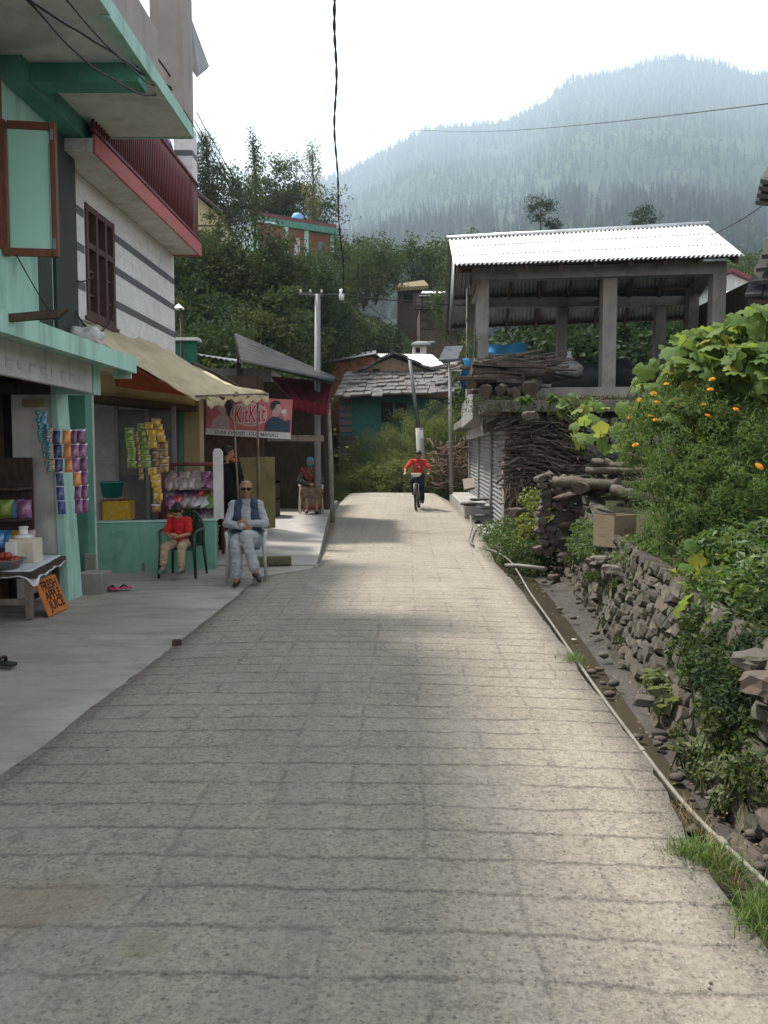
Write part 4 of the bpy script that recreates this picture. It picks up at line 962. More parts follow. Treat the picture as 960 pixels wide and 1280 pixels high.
# ------------------------------------------------------------------ advertising sign
Y0 = 14.5
s0, s1, s2 = P(257, 543, Y0), P(363, 549, Y0-.25), P(257, 497, Y0)
u_ = (s1-s0); Wd = u_.length; u_.normalize(); v_ = Vector((0, 0, 1)); v_ = (v_-u_*v_.dot(u_)).normalized(); Ht = (s2-s0).length*1.06; n_ = u_.cross(v_)
ad = thing('advertising_sign', 'pink red advertising board with KitKat lettering and two portraits beside the awning', 'sign', ((s0.x+s1.x)/2, Y0, s0.z))
mb = MB(); mb.prism([(0, 0), (Wd, 0), (Wd, Ht), (0, Ht)], s0, u_, v_, -n_, .03); bd = mb.build('board', mat('faded_red_print', (.52, .15, .165), (.44, .12, .135), .6, 3, .02, stain=(.52, .27, .26)), ad)
def flat(poly, lift, mt, name, t=.002):
    mb = MB(); mb.prism([(x*Wd, y*Ht) for x, y in poly], s0+n_*lift, u_, v_, n_, t); return mb.build(name, mt, bd)
M['p_white'] = mat('printed_white', (.62, .60, .58), (.55, .53, .51), .6, 4, 0); M['p_black'] = mat('printed_black', (.03, .03, .035), (.05, .05, .05), .6, 4, 0)
M['p_red'] = mat('printed_red', (.50, .045, .06), (.45, .04, .05), .6, 4, 0); M['p_face'] = mat('printed_face', (.52, .34, .31), (.45, .27, .25), .6, 6, 0); M['p_blue'] = mat('printed_dark_blue', (.035, .055, .09), (.05, .08, .13), .6, 6, 0); M['p_pale'] = mat('printed_pale_blouse', (.50, .36, .38), (.4, .26, .28), .6, 5, 0)
flat([(0, 0), (1, 0), (1, .16), (0, .16)], .001, M['p_white'], 'white_strip')
zz = frame(s0+u_*Wd*.48+v_*Ht*.075+n_*.003, u_, v_); text_part('DUNI CHAND , OLD MANALI', .085, zz, M['p_black'], bd, ext=.001, bold=.001, width=Wd*.74)
# woman in profile on the left
flat([(.06, .17), (.08, .38), (.13, .48), (.16, .52), (.17, .60), (.235, .60), (.25, .5), (.275, .40), (.28, .17)], .002, M['p_pale'], 'portrait')
flat([(.15, .62), (.125, .70), (.105, .74), (.13, .80), (.14, .90), (.19, .96), (.24, .93), (.25, .75), (.22, .58), (.18, .56)], .003, M['p_face'], 'portrait')
flat([(.16, .97), (.20, .99), (.27, .96), (.30, .80), (.29, .55), (.265, .48), (.245, .55), (.235, .66), (.215, .76), (.215, .88), (.17, .93)], .0045, M['p_black'], 'portrait')
# man with a cup on the right
flat([(.69, .17), (.70, .36), (.75, .50), (.80, .56), (.87, .52), (.93, .44), (.985, .50), (.99, .17)], .002, M['p_blue'], 'portrait')
flat([(.775, .56), (.78, .74), (.80, .86), (.86, .88), (.875, .78), (.885, .74), (.87, .66), (.865, .6), (.83, .54)], .003, M['p_face'], 'portrait')
flat([(.765, .70), (.745, .80), (.755, .90), (.80, .96), (.855, .94), (.87, .87), (.82, .86), (.805, .76), (.79, .72)], .0045, M['p_black'], 'portrait')
flat([(.885, .60), (.875, .72), (.91, .76), (.955, .72), (.96, .58), (.93, .5)], .0045, M['p_face'], 'portrait'); flat([(.875, .66), (.90, .74), (.94, .72), (.93, .62)], .0065, M['p_white'], 'portrait')
ell_ = lambda a, b_, cx=.505, cy=.57: [(cx+a*math.cos(k*math.pi/16), cy+b_*math.sin(k*math.pi/16)) for k in range(32)]
flat(ell_(.215, .30), .0065, M['p_white'], 'oval'); flat(ell_(.205, .275), .0085, mat('pale_pink_print', (.50, .25, .26), (.45, .2, .22), .6, 4, 0), 'oval')
ku = (u_+v_*.10).normalized()
text_part('KitKat', .42, frame(s0+u_*Wd*.505+v_*Ht*.56+n_*.0105, ku, v_), M['p_white'], bd, ext=.001, bold=.02, shear=.25, width=Wd*.40)
text_part('KitKat', .42, frame(s0+u_*Wd*.505+v_*Ht*.56+n_*.0125, ku, v_), M['p_red'], bd, ext=.001, bold=.004, shear=.25, width=Wd*.375)
flat(ell_(.035, .045, .055, .85), .003, M['p_white'], 'oval')

# ------------------------------------------------------------------ dim stall with the tin roof
stl = thing('market_stall', 'dim timber stall with a corrugated grey roof and red cloth awning', 'stall', (-2.2, 17, .35))
mb = MB(); corrug(mb, P(417, 477, 15.4), P(419, 474, 19.5), P(293, 417, 19.5), P(301, 452, 15.4), 9, .06, 8, rows=4); mb.build('roof', mat('dark_matt_tin', (.055,.06,.062), (.035,.038,.04), .85, 3, .05, 20, spec=.1, stain=(.03,.027,.024)), stl)  # very dark matt tin with darker blotches
mb = MB(); mb.box(-4.6, -1.25, 19.2, 19.3, .3, 3.4); mb.box(-4.7, -4.6, 14.9, 19.3, .3, 3.8); mb.box(-4.6, -2.35, 14.85, 14.93, .3, 3.1); mb.build('wall', M['wood_dark'], stl)
for x, y in ((-1.35, 18.9), (-2.3, 15.0)):
    mb = MB(); mb.bar((x, y, .2), (x, y, 3.1), .1, .1); mb.build('post', M['wood_dark'], stl)
mb = MB(); mb.bar((-2.3, 15.9, 1.98), (-1.2, 16.0, 1.98), .05, .12); mb.build('rail', M['wood_grey'], stl)
mb = MB()
for z in (.75, 1.1): mb.box(-3.6, -2.25, 16.6, 17.3, z-.04, z)
mb.box(-3.6, -3.52, 16.6, 17.3, .3, 1.1); mb.box(-2.33, -2.25, 16.6, 17.3, .3, 1.1); mb.build('counter', M['wood_dark'], stl)
mb = MB()
RA, RB, RC, RD = P(338, 470, 17.6), P(414, 478, 18.8), P(408, 507, 15.9), P(362, 497, 15.9)
def red(i, j):
    q = RA.lerp(RB, i).lerp(RD.lerp(RC, i), j); q.z += .02*math.sin(i*30)*j-.04*math.sin(math.pi*j); return q
mb.patch(red, 40, 8, 0, True, thick=(0, 0, -.008))
def redv(i, j):
    q = RD.lerp(RC, i); q.z -= .22*j; q.y += .03*math.sin(i*36)*j; return q
mb.patch(redv, 48, 3, 0, True, thick=(0, .008, 0))
def redw(i, j):
    q = RC.lerp(RB, i); q.z -= .25*j; q.x += .02*math.sin(i*40)*j; return q
mb.patch(redw, 40, 3, 0, True, thick=(.008, 0, 0))
mb.build('red_awning', M['red_cloth'], stl)
m_ = mat('flaking_yellow_green_paint', (.21, .17, .07), (.15, .13, .06), .7, 3, .15, 20, stain=(.09, .06, .03), sscale=3)
mb = MB(); a = P(300, 640, 14.3); b_ = P(344, 644, 14.3); zt = P(320, 572, 14.3).z; mb.box(a.x, (a.x+b_.x)/2-.01, 14.3, 14.34, .34, zt); mb.box((a.x+b_.x)/2+.01, b_.x, 14.28, 14.32, .34, zt+.01); mb.build('sheet_metal_door', m_, label='pair of flaking yellow green metal sheets leaning below the red advertising board', cat='metal sheet', bevel=.004)
# wooden post at the stall corner, with a white painted top
mb = MB(); a = P(414, 648, 17.2); mb.tube([(a.x+.03, 17.2, .2), (a.x, 17.2, 1.6), (a.x-.05, 17.2, 2.75)], [.05, .045, .04], 8); mb.build('timber_post', mat('whitewashed_wood', (.34, .32, .30), (.16, .13, .11), .9, 4, .3), label='thin whitewashed timber post at the road corner of the dim stall', cat='post')
# shelves clutter: crates and sacks in the stall
mb = MB(); mb.ell((-2.5, 16.9, 1.28), (.2, .18, .18), 14, jit=.4, seed=2); mb.build('grain_sack', M['c_brown'], label='brown sack on the counter in the dim stall', cat='sack')
mb = MB(); mb.ell((-2.7, 16.4, .55), (.25, .2, .3), 14, jit=.4, seed=6); mb.build('grain_sack', M['c_dkgrey'], label='dark grey sack on the floor in the dim stall', cat='sack')

# low back-shed roofs between the stone house and the bank
shed = thing('shed', 'dark low shed with a green mesh side behind the cream awning', 'shed', (-5.2, 21, .4)); mb = MB()
mb.box(-6.6, -2.8, 20.0, 23.5, .2, 3.8); mb.build('wall', M['concrete'], shed)
mb = MB(); corrug(mb, (-6.8, 19.7, 4.5), (-2.6, 19.7, 3.75), (-2.6, 23.8, 4.3), (-6.8, 23.8, 4.7), 30, .02, 4); mb.build('roof', M['tin_grey'], shed)
a = P(218, 438, 19.0); b_ = P(243, 425, 19.0)
mb = MB(); mb.box(a.x, b_.x+.05, 19.0, 19.05, a.z-.3, b_.z-.02); mb.build('green_mesh', mat('green_mesh', (.02, .12, .08), (.015, .08, .05), .8, 6, .1), shed)
mb = MB(); mb.box(a.x-.1, b_.x+.1, 18.9, 19.3, b_.z-.02, b_.z+.05); mb.build('shelf_edge', M['white_plaster'], shed)
mb = MB(); mb.hexa([P(296, 505, 19.9), P(300, 500, 19.9), P(300, 500, 20.6), P(296, 505, 20.6), P(296, 418, 19.9), P(302, 418, 19.9), P(302, 418, 20.6), P(296, 418, 20.6)]); mb.build('post', M['wood_dark'], shed)
lp = P(226, 385, 19.0); t = thing('lamp_post', 'thin old lamp post with a white conical shade behind the cream awning', 'lamp', (lp.x, 19, .4)); mb = MB(); mb.tube([(lp.x, 19, .3), (lp.x, 19, lp.z+.02)], .03, 8); mb.build('post', M['wood_dark'], t)
mb = MB(); mb.lathe([(.14, 0), (.02, .11), (0, .12)], (lp.x-.05, 19, lp.z-.02), 14); mb.build('lamp_shade', M['white_pl'], t)

# ------------------------------------------------------------------ utility poles and wires
pt = P(397, 368, 17.5)
ut = thing('utility_pole', 'tall grey steel utility pole with a short crossbar rising in front of the dim stall', 'pole', (pt.x, 17.5, .3)); mb = MB()
mb.tube([(pt.x-.02, 17.5, .2), (pt.x-.02, 17.5, 2.6), (pt.x, 17.5, pt.z)], [.075, .07, .06], 12); mb.build('shaft', M['steel'], ut)
mb = MB(); a, b_ = P(374, 367, 17.5), P(404, 369, 17.5); mb.bar(a, b_, .05, .05); mb.build('crossbar', M['iron'], ut)
for px in (376, 388, 402):
    mb = MB(); q = P(px, 367, 17.5); mb.lathe([(0, 0), (.022, .0), (.025, .03), (.015, .045), (.02, .065), (0, .07)], (q.x, q.y, q.z+.02), 10); mb.build('insulator', M['grey_plaster'], ut)
def cable(pts, r, label, sag=0.0, wob=0.0, n=24, group=None, seg=True):
    mb = MB(); out_ = []
    for (a, b_) in zip(pts, pts[1:]):
        a, b_ = Vector(a), Vector(b_)
        for k in range(n):
            t = k/n; q = a.lerp(b_, t); q.z -= sag*4*t*(1-t)*(b_-a).length
            if wob: q += Vector((noise.noise(q*1.1), 0, noise.noise(q*1.3+Vector((4, 4, 4)))))*wob
            out_.append(q)
    out_.append(Vector(pts[-1])); mb.tube(out_, r, 5)
    return mb.build('overhead_wire', M['wire'], label=label, cat='wire', group=group)
J = P(427, 368, 17.5)
mbx = MB()
for s_ in (0, 1):
    pts = []
    for k in range(90):
        t = k/89; py = 368-440*t; px = 427-13*t+2.0*math.sin(t*9+1)+1.2*math.sin(t*23); Yd = 17.5-11.5*t
        q = P(px, py, Yd); a = t*70+s_*math.pi; q += Vector((math.cos(a)*.009, 0, math.sin(a)*.009)); pts.append(q)
    mbx.tube(pts, .010, 5)
mbx.build('twisted_cable', M['wire'], label='thick twisted black cable hanging down the middle of the white sky', cat='cable')
mb = MB(); mb.lathe([(0, 0), (.05, 0), (.06, .1), (.04, .16), (.05, .22), (0, .24)], J-Vector((0, 0, .12)), 10); mb.build('cable_joint', M['white_pl'], label='pale cable joint where the twisted cable meets the cross wire', cat='joint')
cable([P(402, 368, 17.5), J, P(510, 376, 19), P(600, 381, 22), P(700, 380, 26)], .012, 'wire from the utility pole across to the pavilion side', .012)
cable([P(402, 370, 17.5), P(450, 374.5, 17.9), P(565, 438, 24)], .008, 'thin wire from the utility pole down to the thin solar lamp post', .02)
for k, (dx, dy) in enumerate(((0, 0), (-8, 6), (14, -10))):
    cable([P(388+dx*.4, 366, 17.5), P(243+dx*.2, 150+dy, 9.85)], .006, ['wire from the pole to the mint slab corner, lowest of three', 'wire from the pole to the mint slab corner, middle of three', 'wire from the pole to the mint slab corner, highest of three'][k], .015+.004*k, .02)
K0 = P(222, 117, 9.86)
for k, (px, py, Yd, sag) in enumerate(((26, -6, 5.0, .0), (78, -6, 5.4, .03), (30, -4, 5.1, .05), (150, -6, 7.6, .02))):
    cable([K0+Vector((0, 0, .02*k)), P(px, py, Yd)], .012 if k in (0, 3) else .008, ['thickest black wire running under the grey slab to the top left', 'sagging thin wire under the grey slab beside the thickest one', 'thin wire drooping lowest under the grey slab', 'short black wire along the mint slab edge'][k], sag, .03)
mb = MB()
for k in range(4):
    mb.tube([K0+Vector((.06*math.cos(a)*(1+.3*k)+.02*k, -.02*k, .12*math.sin(a)+.03*k)) for a in np.linspace(0, 6.28, 18)], .007, 5)
mb.ell(K0, (.05, .05, .07), 8, jit=.5); mb.build('wire_coil', M['wire'], label='tangled coil of black wire at the mint slab corner', cat='wire coil')
cable([K0, P(232, 135, 9.95), P(228, 163, 10)], .006, 'short loose wire end hanging from the coil at the slab corner', .1)
cable([P(980, 127, 20), P(540, 163, 75), P(300, 158, 110)], [.013]*24+[.017]*25, 'long wire crossing the hazy mountain below its ridge', .006)
cable([P(20, 318, 7.4), P(73, 408, 8.7)], .006, 'thin grey wire slanting across the mint wall', .01)
for k, (p0, p1) in enumerate((((97, 352, 9.4), (117, 345, 10.1)), ((95, 390, 9.4), (142, 394, 10.9)))):
    cable([P(*p0), P(*p1)], .010, ['short black cable from the dark duct to the brown window', 'drooping black cable below the brown window'][k], .03+.12*k)

# ------------------------------------------------------------------ crossing pole and lamp in the middle distance
q0, q1, q2 = P(530, 612, 30), P(524, 535, 30), P(512, 450, 30)
lp = thing('leaning_pole', 'leaning dark pole on a pale concrete foot behind the cyclist', 'pole', (q0.x, 30, q0.z)); mb = MB()
mb.tube([q0-Vector((0, 0, .6)), q1], [.17, .14], 8); mb.build('concrete_foot', M['pale_concrete'], lp)
mb = MB(); mb.tube([q1-Vector((0, 0, .2)), q2], [.08, .06], 8); mb.build('shaft', M['iron'], lp)
mb = MB(); c = P(526, 543, 29.8); mb.cbox(c, (.17, .03, .30)); mb.build('notice', M['white_pl'], lp)
b0, b1 = P(564, 590, 25), P(562, 452, 25)
sl_ = thing('solar_lamp', 'thin pale lamp post with a tilted solar panel beside the shuttered shops', 'lamp', (b0.x, 25, b0.z-.6)); mb = MB(); mb.tube([b0-Vector((0, 0, .7)), b1+Vector((0, 0, .2))], [.055, .045], 8); mb.build('post', M['steel'], sl_)
mb = MB(); mb.hexa([P(548, 452, 24.7), P(573, 450, 24.7), P(579, 434, 25.5), P(556, 435, 25.5)]+[q+Vector((0, 0, .05)) for q in (P(548, 452, 24.7), P(573, 450, 24.7), P(579, 434, 25.5), P(556, 435, 25.5))]); mb.build('solar_panel', mat('dusty_solar_cells', (.05, .055, .065), (.075, .08, .088), .7, 3, .02, spec=.15), sl_)
mb = MB(); mb.cbox(b1+Vector((.1, -.3, -.1)), (.2, .35, .07)); mb.build('lamp_head', M['white_pl'], sl_)

# ------------------------------------------------------------------ old slate roofed house ahead
oh = thing('slate_roofed_house', 'old mud and teal board house with rough slate roof ahead of the road', 'house', (1, 36, 0))
def qd(mb, a, b_, c, d, th, m=0): mb.hexa([a, b_, c, d]+[Vector(q)+Vector(th) for q in (a, b_, c, d)], m)
Yh = 36.0
mb = MB(); mb.box(P(425, 0+540, Yh).x, P(598, 540, Yh).x, Yh, Yh+5, -1, P(500, 497, Yh).z); mb.build('wall', M['teal_board'], oh)
mb = MB()
for px in (470, 493, 513):
    pass
a, b_ = P(475, 527, Yh), P(510, 503, Yh); mb.box(a.x, b_.x, Yh-.03, Yh+.01, a.z, b_.z); ww = mb.build('window', M['black'], oh)
mb = MB(); 
for x in (a.x, (a.x+b_.x)/2, b_.x): mb.box(x-.05, x+.05, Yh-.06, Yh-.032, a.z, b_.z)
mb.build('frame', M['teal_board'], ww)
mb = MB()
for k in range(5):
    z = P(440, 540-k*9, Yh).z; mb.box(P(424, 540, Yh).x, P(440, 540, Yh).x, Yh-.05, Yh-.01, z, z+.22)
mb.build('timber_planks', M['wood_grey'], oh)
mb = MB(); mb.box(P(424, 0+580, Yh).x, P(450, 580, Yh).x, Yh-.2, Yh-.01, -1, P(430, 545, Yh).z); mb.build('stone_base', M['stone'], oh)
# slabs of slate in rows
mb = MB(); rg = random.Random(3)
S0, S1, T0, T1 = P(418, 497, Yh-1.2), P(588, 492, Yh-1.2), P(432, 468, Yh+1.8), P(575, 465, Yh+1.8)
for r_ in range(6):
    t = r_/6; a, b_ = S0.lerp(T0, t), S1.lerp(T1, t); up = (T0-S0)/6; x = 0.0
    while x < 1:
        wv = rg.uniform(.05, .10); c = a.lerp(b_, x); d = a.lerp(b_, min(1, x+wv*.94)); lift = Vector((0, 0, .05*r_*0+rg.uniform(0, .10))); e = up*(1.35+rg.uniform(-.1, .2)); dn = -up*rg.uniform(0, .25)
        qd(mb, c+dn+lift, d+dn+lift+Vector((0, 0, rg.uniform(-.05, .05))), d+e+Vector((0, 0, -.02)), c+e+Vector((0, 0, -.02)), (0, 0, .07)); x += wv
mb.build('slate_roof', M['slate'], oh)
# mud gable above
gy = Yh+2.0
pts = [P(445, 470, gy), P(452, 462, gy), P(490, 447, gy), P(535, 463, gy), P(545, 470, gy)]
mb = MB(); mb.add(pts+[q+Vector((0, 4, 0)) for q in pts], [(0, 1, 2, 3, 4), (9, 8, 7, 6, 5)]+[(i, 5+i, 5+(i+1)%5, (i+1)%5) for i in range(5)]); gb = mb.build('gable_wall', M['mud'], oh)
mb = MB(); a, b_ = P(466, 479, gy), P(475, 468, gy); mb.box(a.x, b_.x, gy-.05, gy+.02, a.z, b_.z+.25); mb.build('window', M['black'], gb)
mb = MB(); ra_, rb_, rc_ = P(441, 469, gy-.4), P(491, 443, gy-.4), P(552, 468, gy-.4)
for (a, b_) in ((ra_, rb_), (rb_, rc_)):
    for k in range(7):
        c, d = a.lerp(b_, k/7-.02), a.lerp(b_, (k+1)/7+.02); lf = Vector((0, 0, rg.uniform(0, .12))); qd(mb, c+lf, d+lf, d+lf+Vector((0, 4.4, 0)), c+lf+Vector((0, 4.4, 0)), (0, 0, .09))
mb.build('gable_roof', M['slate'], oh)
mb = MB()
for k in range(7): mb.bar(P(540+k*8, 462+k*3.5+rg.uniform(-3, 3), Yh-.5), P(575+k*5, 452+k*4, Yh+2), .12, .08)
mb.build('loose_timbers', M['wood_grey'], oh)
# red brown house with white tin roof behind it
bh = thing('brick_house', 'small red brown brick house with one grey and one bright white tin roof slope', 'house', (-1, 41, 4)); Yb = 41.0
mb = MB(); a = [P(411, 475, Yb), P(411, 450, Yb), P(465, 446, Yb), P(490, 470, Yb), P(490, 478, Yb)]
mb.add(a+[q+Vector((0, 4, 0)) for q in a], [(0, 1, 2, 3, 4), (9, 8, 7, 6, 5)]+[(i, 5+i, 5+(i+1)%5, (i+1)%5) for i in range(5)]); mb.box(a[0].x, P(560, 0+470, Yb).x, Yb+.1, Yb+4, 0, a[0].z+.02); mb.build('wall', M['brick'], bh)
mb = MB(); corrug(mb, P(405, 453, Yb-.5), P(407, 450, Yb+4.5), P(470, 438, Yb+4.5), P(470, 442, Yb-.5), 20, .03, 4); mb.build('roof', M['tin_grey'], bh)
mb = MB(); corrug(mb, P(493, 461, Yb-.6), P(558, 458, Yb-.6), P(540, 443, Yb+3), P(470, 442, Yb+3), 26, .03, 4); mb.build('white_roof', M['tin_white'], bh)
# brown houses on the slope above
uh = thing('hillside_house', 'brown two storey timber and stone house stacked up the slope left of the pavilion', 'house', (3, 52, 8)); Yu = 52.0
mb = MB(); mb.box(P(525, 400, Yu).x, P(585, 400, Yu).x, Yu, Yu+5, 4, P(540, 385, Yu).z); mb.build('wall', mat('brown_timber_and_mud', (.13, .095, .07), (.08, .06, .046), .95, 4, .3, 12, stain=(.05, .04, .033)), uh)
mb = MB(); mb.box(P(517, 386, Yu).x, P(590, 386, Yu).x, Yu-.6, Yu+.0, P(540, 388, Yu).z, P(540, 369, Yu).z); mb.build('timber_gallery', M['wood_grey'], uh)
mb = MB()
for k in range(9): x = P(518, 386, Yu).x+k*.42; mb.box(x, x+.10, Yu-.66, Yu-.61, P(540, 388, Yu).z, P(540, 369, Yu).z)
for z in (P(540, 386, Yu).z, P(540, 372, Yu).z): mb.box(P(517, 386, Yu).x, P(590, 386, Yu).x, Yu-.70, Yu-.665, z, z+.14)
mb.build('balusters', M['wood_dark'], uh)
mb = MB()
for z in (383.9, 400, 410): mb.box(P(526, 400, Yu).x, P(584, 400, Yu).x, Yu-.05, Yu-.01, P(540, z+1.5, Yu).z, P(540, z-1.5, Yu).z)
a, b_ = P(534, 407, Yu), P(542, 397, Yu); mb.box(a.x, b_.x, Yu-.06, Yu-.015, a.z, b_.z); mb.build('beams_and_hatch', M['wood_dark'], uh)
mb = MB(); corrug(mb, P(523, 370, Yu-1), P(562, 369, Yu-1), P(560, 364, Yu+3), P(528, 364, Yu+3), 16, .03, 4); mb.build('roof', M['tin_white'], uh)
uh2 = thing('hillside_house', 'dark timber house with a yellowish straw covered roof higher up the slope', 'house', (2, 60, 10)); Yv = 60.0
mb = MB(); mb.box(P(497, 400, Yv).x, P(540, 400, Yv).x, Yv, Yv+5, 6, P(520, 362, Yv).z); mb.build('wall', M['wood_dark'], uh2)
mb = MB(); qd(mb, P(494, 364, Yv-1), P(536, 361, Yv-1), P(530, 354, Yv+4), P(500, 358, Yv+4), (0, 0, .25)); mb.build('roof', mat('straw_roof', (.20, .15, .075), (.12, .095, .05), .95, 6, .4, 12), uh2)
mb = MB(); mb.box(P(505, 376, Yv).x, P(520, 376, Yv).x, Yv-.03, Yv+.01, P(505, 378, Yv).z, P(505, 368, Yv).z); mb.build('window', M['black'], uh2)
gh = thing('concrete_hut', 'small pale grey hut half hidden by bushes above the brick house', 'hut', (2.5, 44, 5)); mb = MB(); mb.box(P(517, 445, 46).x, P(533, 445, 46).x, 46, 48, 3, P(520, 431, 46).z); mb.build('wall', M['white_plaster'], gh)
mb = MB(); qd(mb, P(514, 432, 45.7), P(538, 431, 45.7), P(545, 429, 48), P(520, 429, 48), (0, 0, .12)); mb.build('roof', M['tin_grey'], gh)
mb = MB(); mb.box(P(520, 440, 46).x, P(525, 440, 46).x, 45.97, 46.01, P(520, 441, 46).z, P(520, 435, 46).z); mb.build('window', M['black'], gh)

# cream house and long green and brick house on the left hilltop
ch = thing('cream_house', 'cream boarded house with a dark sloping roof just right of the red balcony', 'house', (-8.5, 40, 9)); Yc = 40.0
pts = [P(225, 330, Yc), P(225, 232, Yc), P(240, 240, Yc), P(272, 268, Yc), P(276, 330, Yc)]
mb = MB(); mb.add(pts+[q+Vector((0, 5, 0)) for q in pts], [(0, 1, 2, 3, 4), (9, 8, 7, 6, 5)]+[(i, 5+i, 5+(i+1)%5, (i+1)%5) for i in range(5)]); mb.build('wall', mat('cream_boards', (.55, .45, .27), (.47, .38, .22), .8, 3, .1), ch)
mb = MB(); qd(mb, P(228, 228, Yc-.6), P(278, 268, Yc-.6), P(278, 266, Yc+6), P(228, 226, Yc+6), (0, 0, .16)); mb.build('roof', M['wood_dark'], ch)
mb = MB()
for py in (283, 300): mb.box(P(225, py, Yc).x, P(274, py, Yc).x, Yc-.04, Yc-.01, P(250, py, Yc).z, P(250, py, Yc).z+.07)
mb.build('board_lines', M['wood_dark'], ch)
mb = MB(); mb.box(P(270, 300, Yc).x, P(275, 300, Yc).x, Yc-.05, Yc-.01, P(270, 320, Yc).z, P(270, 283, Yc).z); mb.build('window', M['glass'], ch)
lh = thing('long_house', 'long red brick hilltop house with green trim and a small blue water tank', 'house', (-7, 58, 15)); Yl = 58.0
A0, A1 = P(318, 0+278, Yl-2), P(416, 0+294, Yl+6)
mb = MB()
b0_, b1_ = P(318, 320, Yl-2), P(416, 330, Yl+6)
mb.hexa([b0_, b1_, b1_+Vector((0, 5, 0)), b0_+Vector((0, 5, 0)), A0, A1, A1+Vector((0, 5, 0)), A0+Vector((0, 5, 0))]); mb.build('wall', M['brick'], lh)
mb = MB(); up = Vector((0, 0, .45)); qd(mb, A0+Vector((-.3, -.3, 0)), A1+Vector((.3, -.3, 0)), A1+Vector((.3, 5, 0)), A0+Vector((-.3, 5, 0)), up)
mb.build('cornice', M['mint_deep'], lh)
mb = MB(); qd(mb, A0+Vector((-.3, -.25, .46)), A1+Vector((.3, -.25, .46)), A1+Vector((.3, 5, .46)), A0+Vector((-.3, 5, .46)), (0, 0, .28)); mb.build('parapet', M['red_paint'], lh)
for t in (.0, .36, .62, .98):
    q = A0.lerp(A1, t); mb = MB(); mb.box(q.x-.22, q.x+.22, q.y-.12, q.y+.1, q.z-3.2, q.z); mb.build('pillar', M['mint'], lh)
for t in (.12, .24, .48, .80):
    q = A0.lerp(A1, t); mb = MB(); mb.box(q.x-.35, q.x+.35, q.y-.06, q.y+.1, q.z-1.9, q.z-.7); mb.build('window', M['glass'] if t != .48 else M['white_plaster'], lh)
mb = MB(); q = A0; qd(mb, P(318, 277, Yl-2.2), P(352, 281, Yl+.5), P(346, 276, Yl+4), P(322, 270, Yl+3), (0, 0, .1)); mb.build('white_roof', M['tin_white'], lh)
mb = MB(); q = P(372, 283, Yl+3); mb.lathe([(0, 0), (.45, 0), (.45, .7), (.3, .9), (.12, .95), (0, 1)], q, 14); mb.build('water_tank', M['f_blue'], lh)
# ------------------------------------------------------------------ shuttered shops on the right
shop = thing('shop_row', 'low grey concrete shop row with ribbed steel shutters under the pavilion terrace', 'shop', (3, 19, 0))
FA, FBk = Vector((2.34, 15.75, 0)), Vector((2.70, 26.0, .2)); U2 = (FBk-FA); U2.z = 0; U2.normalize(); N2 = Vector((-U2.y, U2.x, 0))
def sp(a, d, z): q = FA+U2*a+N2*d; return Vector((q.x, q.y, z))        # along the front, outward (towards the road), height
def sbx(mb, a0, a1, d0, d1, z0, z1): return mb.hexa([sp(a0, d0, z0), sp(a0, d1, z0), sp(a1, d1, z0), sp(a1, d0, z0), sp(a0, d0, z1), sp(a0, d1, z1), sp(a1, d1, z1), sp(a1, d0, z1)])
mb = MB(); sbx(mb, .0, .35, -.75, -.02, -.4, 2.45); mb.build('pillar', M['concrete'], shop, bevel=.015)
mb = MB(); sbx(mb, .35, 10.3, -5, -.45, -.4, 2.45); mb.build('wall', M['concrete'], shop)
mb = MB(); sbx(mb, 3.0, 3.3, -.45, -.05, -.2, 2.45); sbx(mb, 6.6, 6.9, -.45, -.05, -.2, 2.45); sbx(mb, 10.1, 10.4, -.45, -.05, -.2, 2.45); mb.build('pillar', M['concrete'], shop)
M['shutter'] = mat('grey_shutter_steel', (.30, .30, .31), (.23, .23, .235), .5, 2, .05, 20, metallic=.35, stain=(.17, .14, .12), sscale=2)
for a0, a1 in ((.38, 2.95), (3.35, 6.55), (6.95, 10.05)):
    mb = MB(); nz = 46
    def shf(i, j, a0=a0, a1=a1): return sp(a0+(a1-a0)*i, -.10+.016*math.sin(j*nz*2*math.pi/2), -.02+.2*(a0+(a1-a0)*i)/10+(2.32-0)*j)
    mb.patch(shf, 2, nz*3, 0, True); mb.build('shutter', M['shutter'], shop)
    mb = MB(); sbx(mb, a0, a1, -.3, .06, 2.18, 2.44); mb.build('shutter_box', M['white_plaster'] if a0 > 3 else M['dark_int'], shop, bevel=.01)
mb = MB(); sbx(mb, 3.0, 10.5, -.45, .55, -.3, .46); mb.build('plinth', M['pale_concrete'], shop, bevel=.02)
mb = MB(); sbx(mb, .2, 2.9, -.2, .45, -.3, .05); mb.build('door_step', M['pale_concrete'], shop, bevel=.02)
mb = MB(); sbx(mb, -.55, 10.6, -4.9, .42, 2.46, 2.68); mb.build('roof_slab', mat('mossy_concrete', (.19,.18,.165), (.11,.105,.09), .95, 4, .4, 18, stain=(.06,.07,.04), sscale=2.5), shop, bevel=.02)
mb = MB(); mb.patch(lambda i, j: sp(1.0+.5*i, .28+.05*math.sin(i*6+j*3), 2.5-.45*j*(1-.4*i)), 6, 6, 0, True, thick=(.004, 0, 0)); mb.build('torn_sheet', M['f_white'], shop)
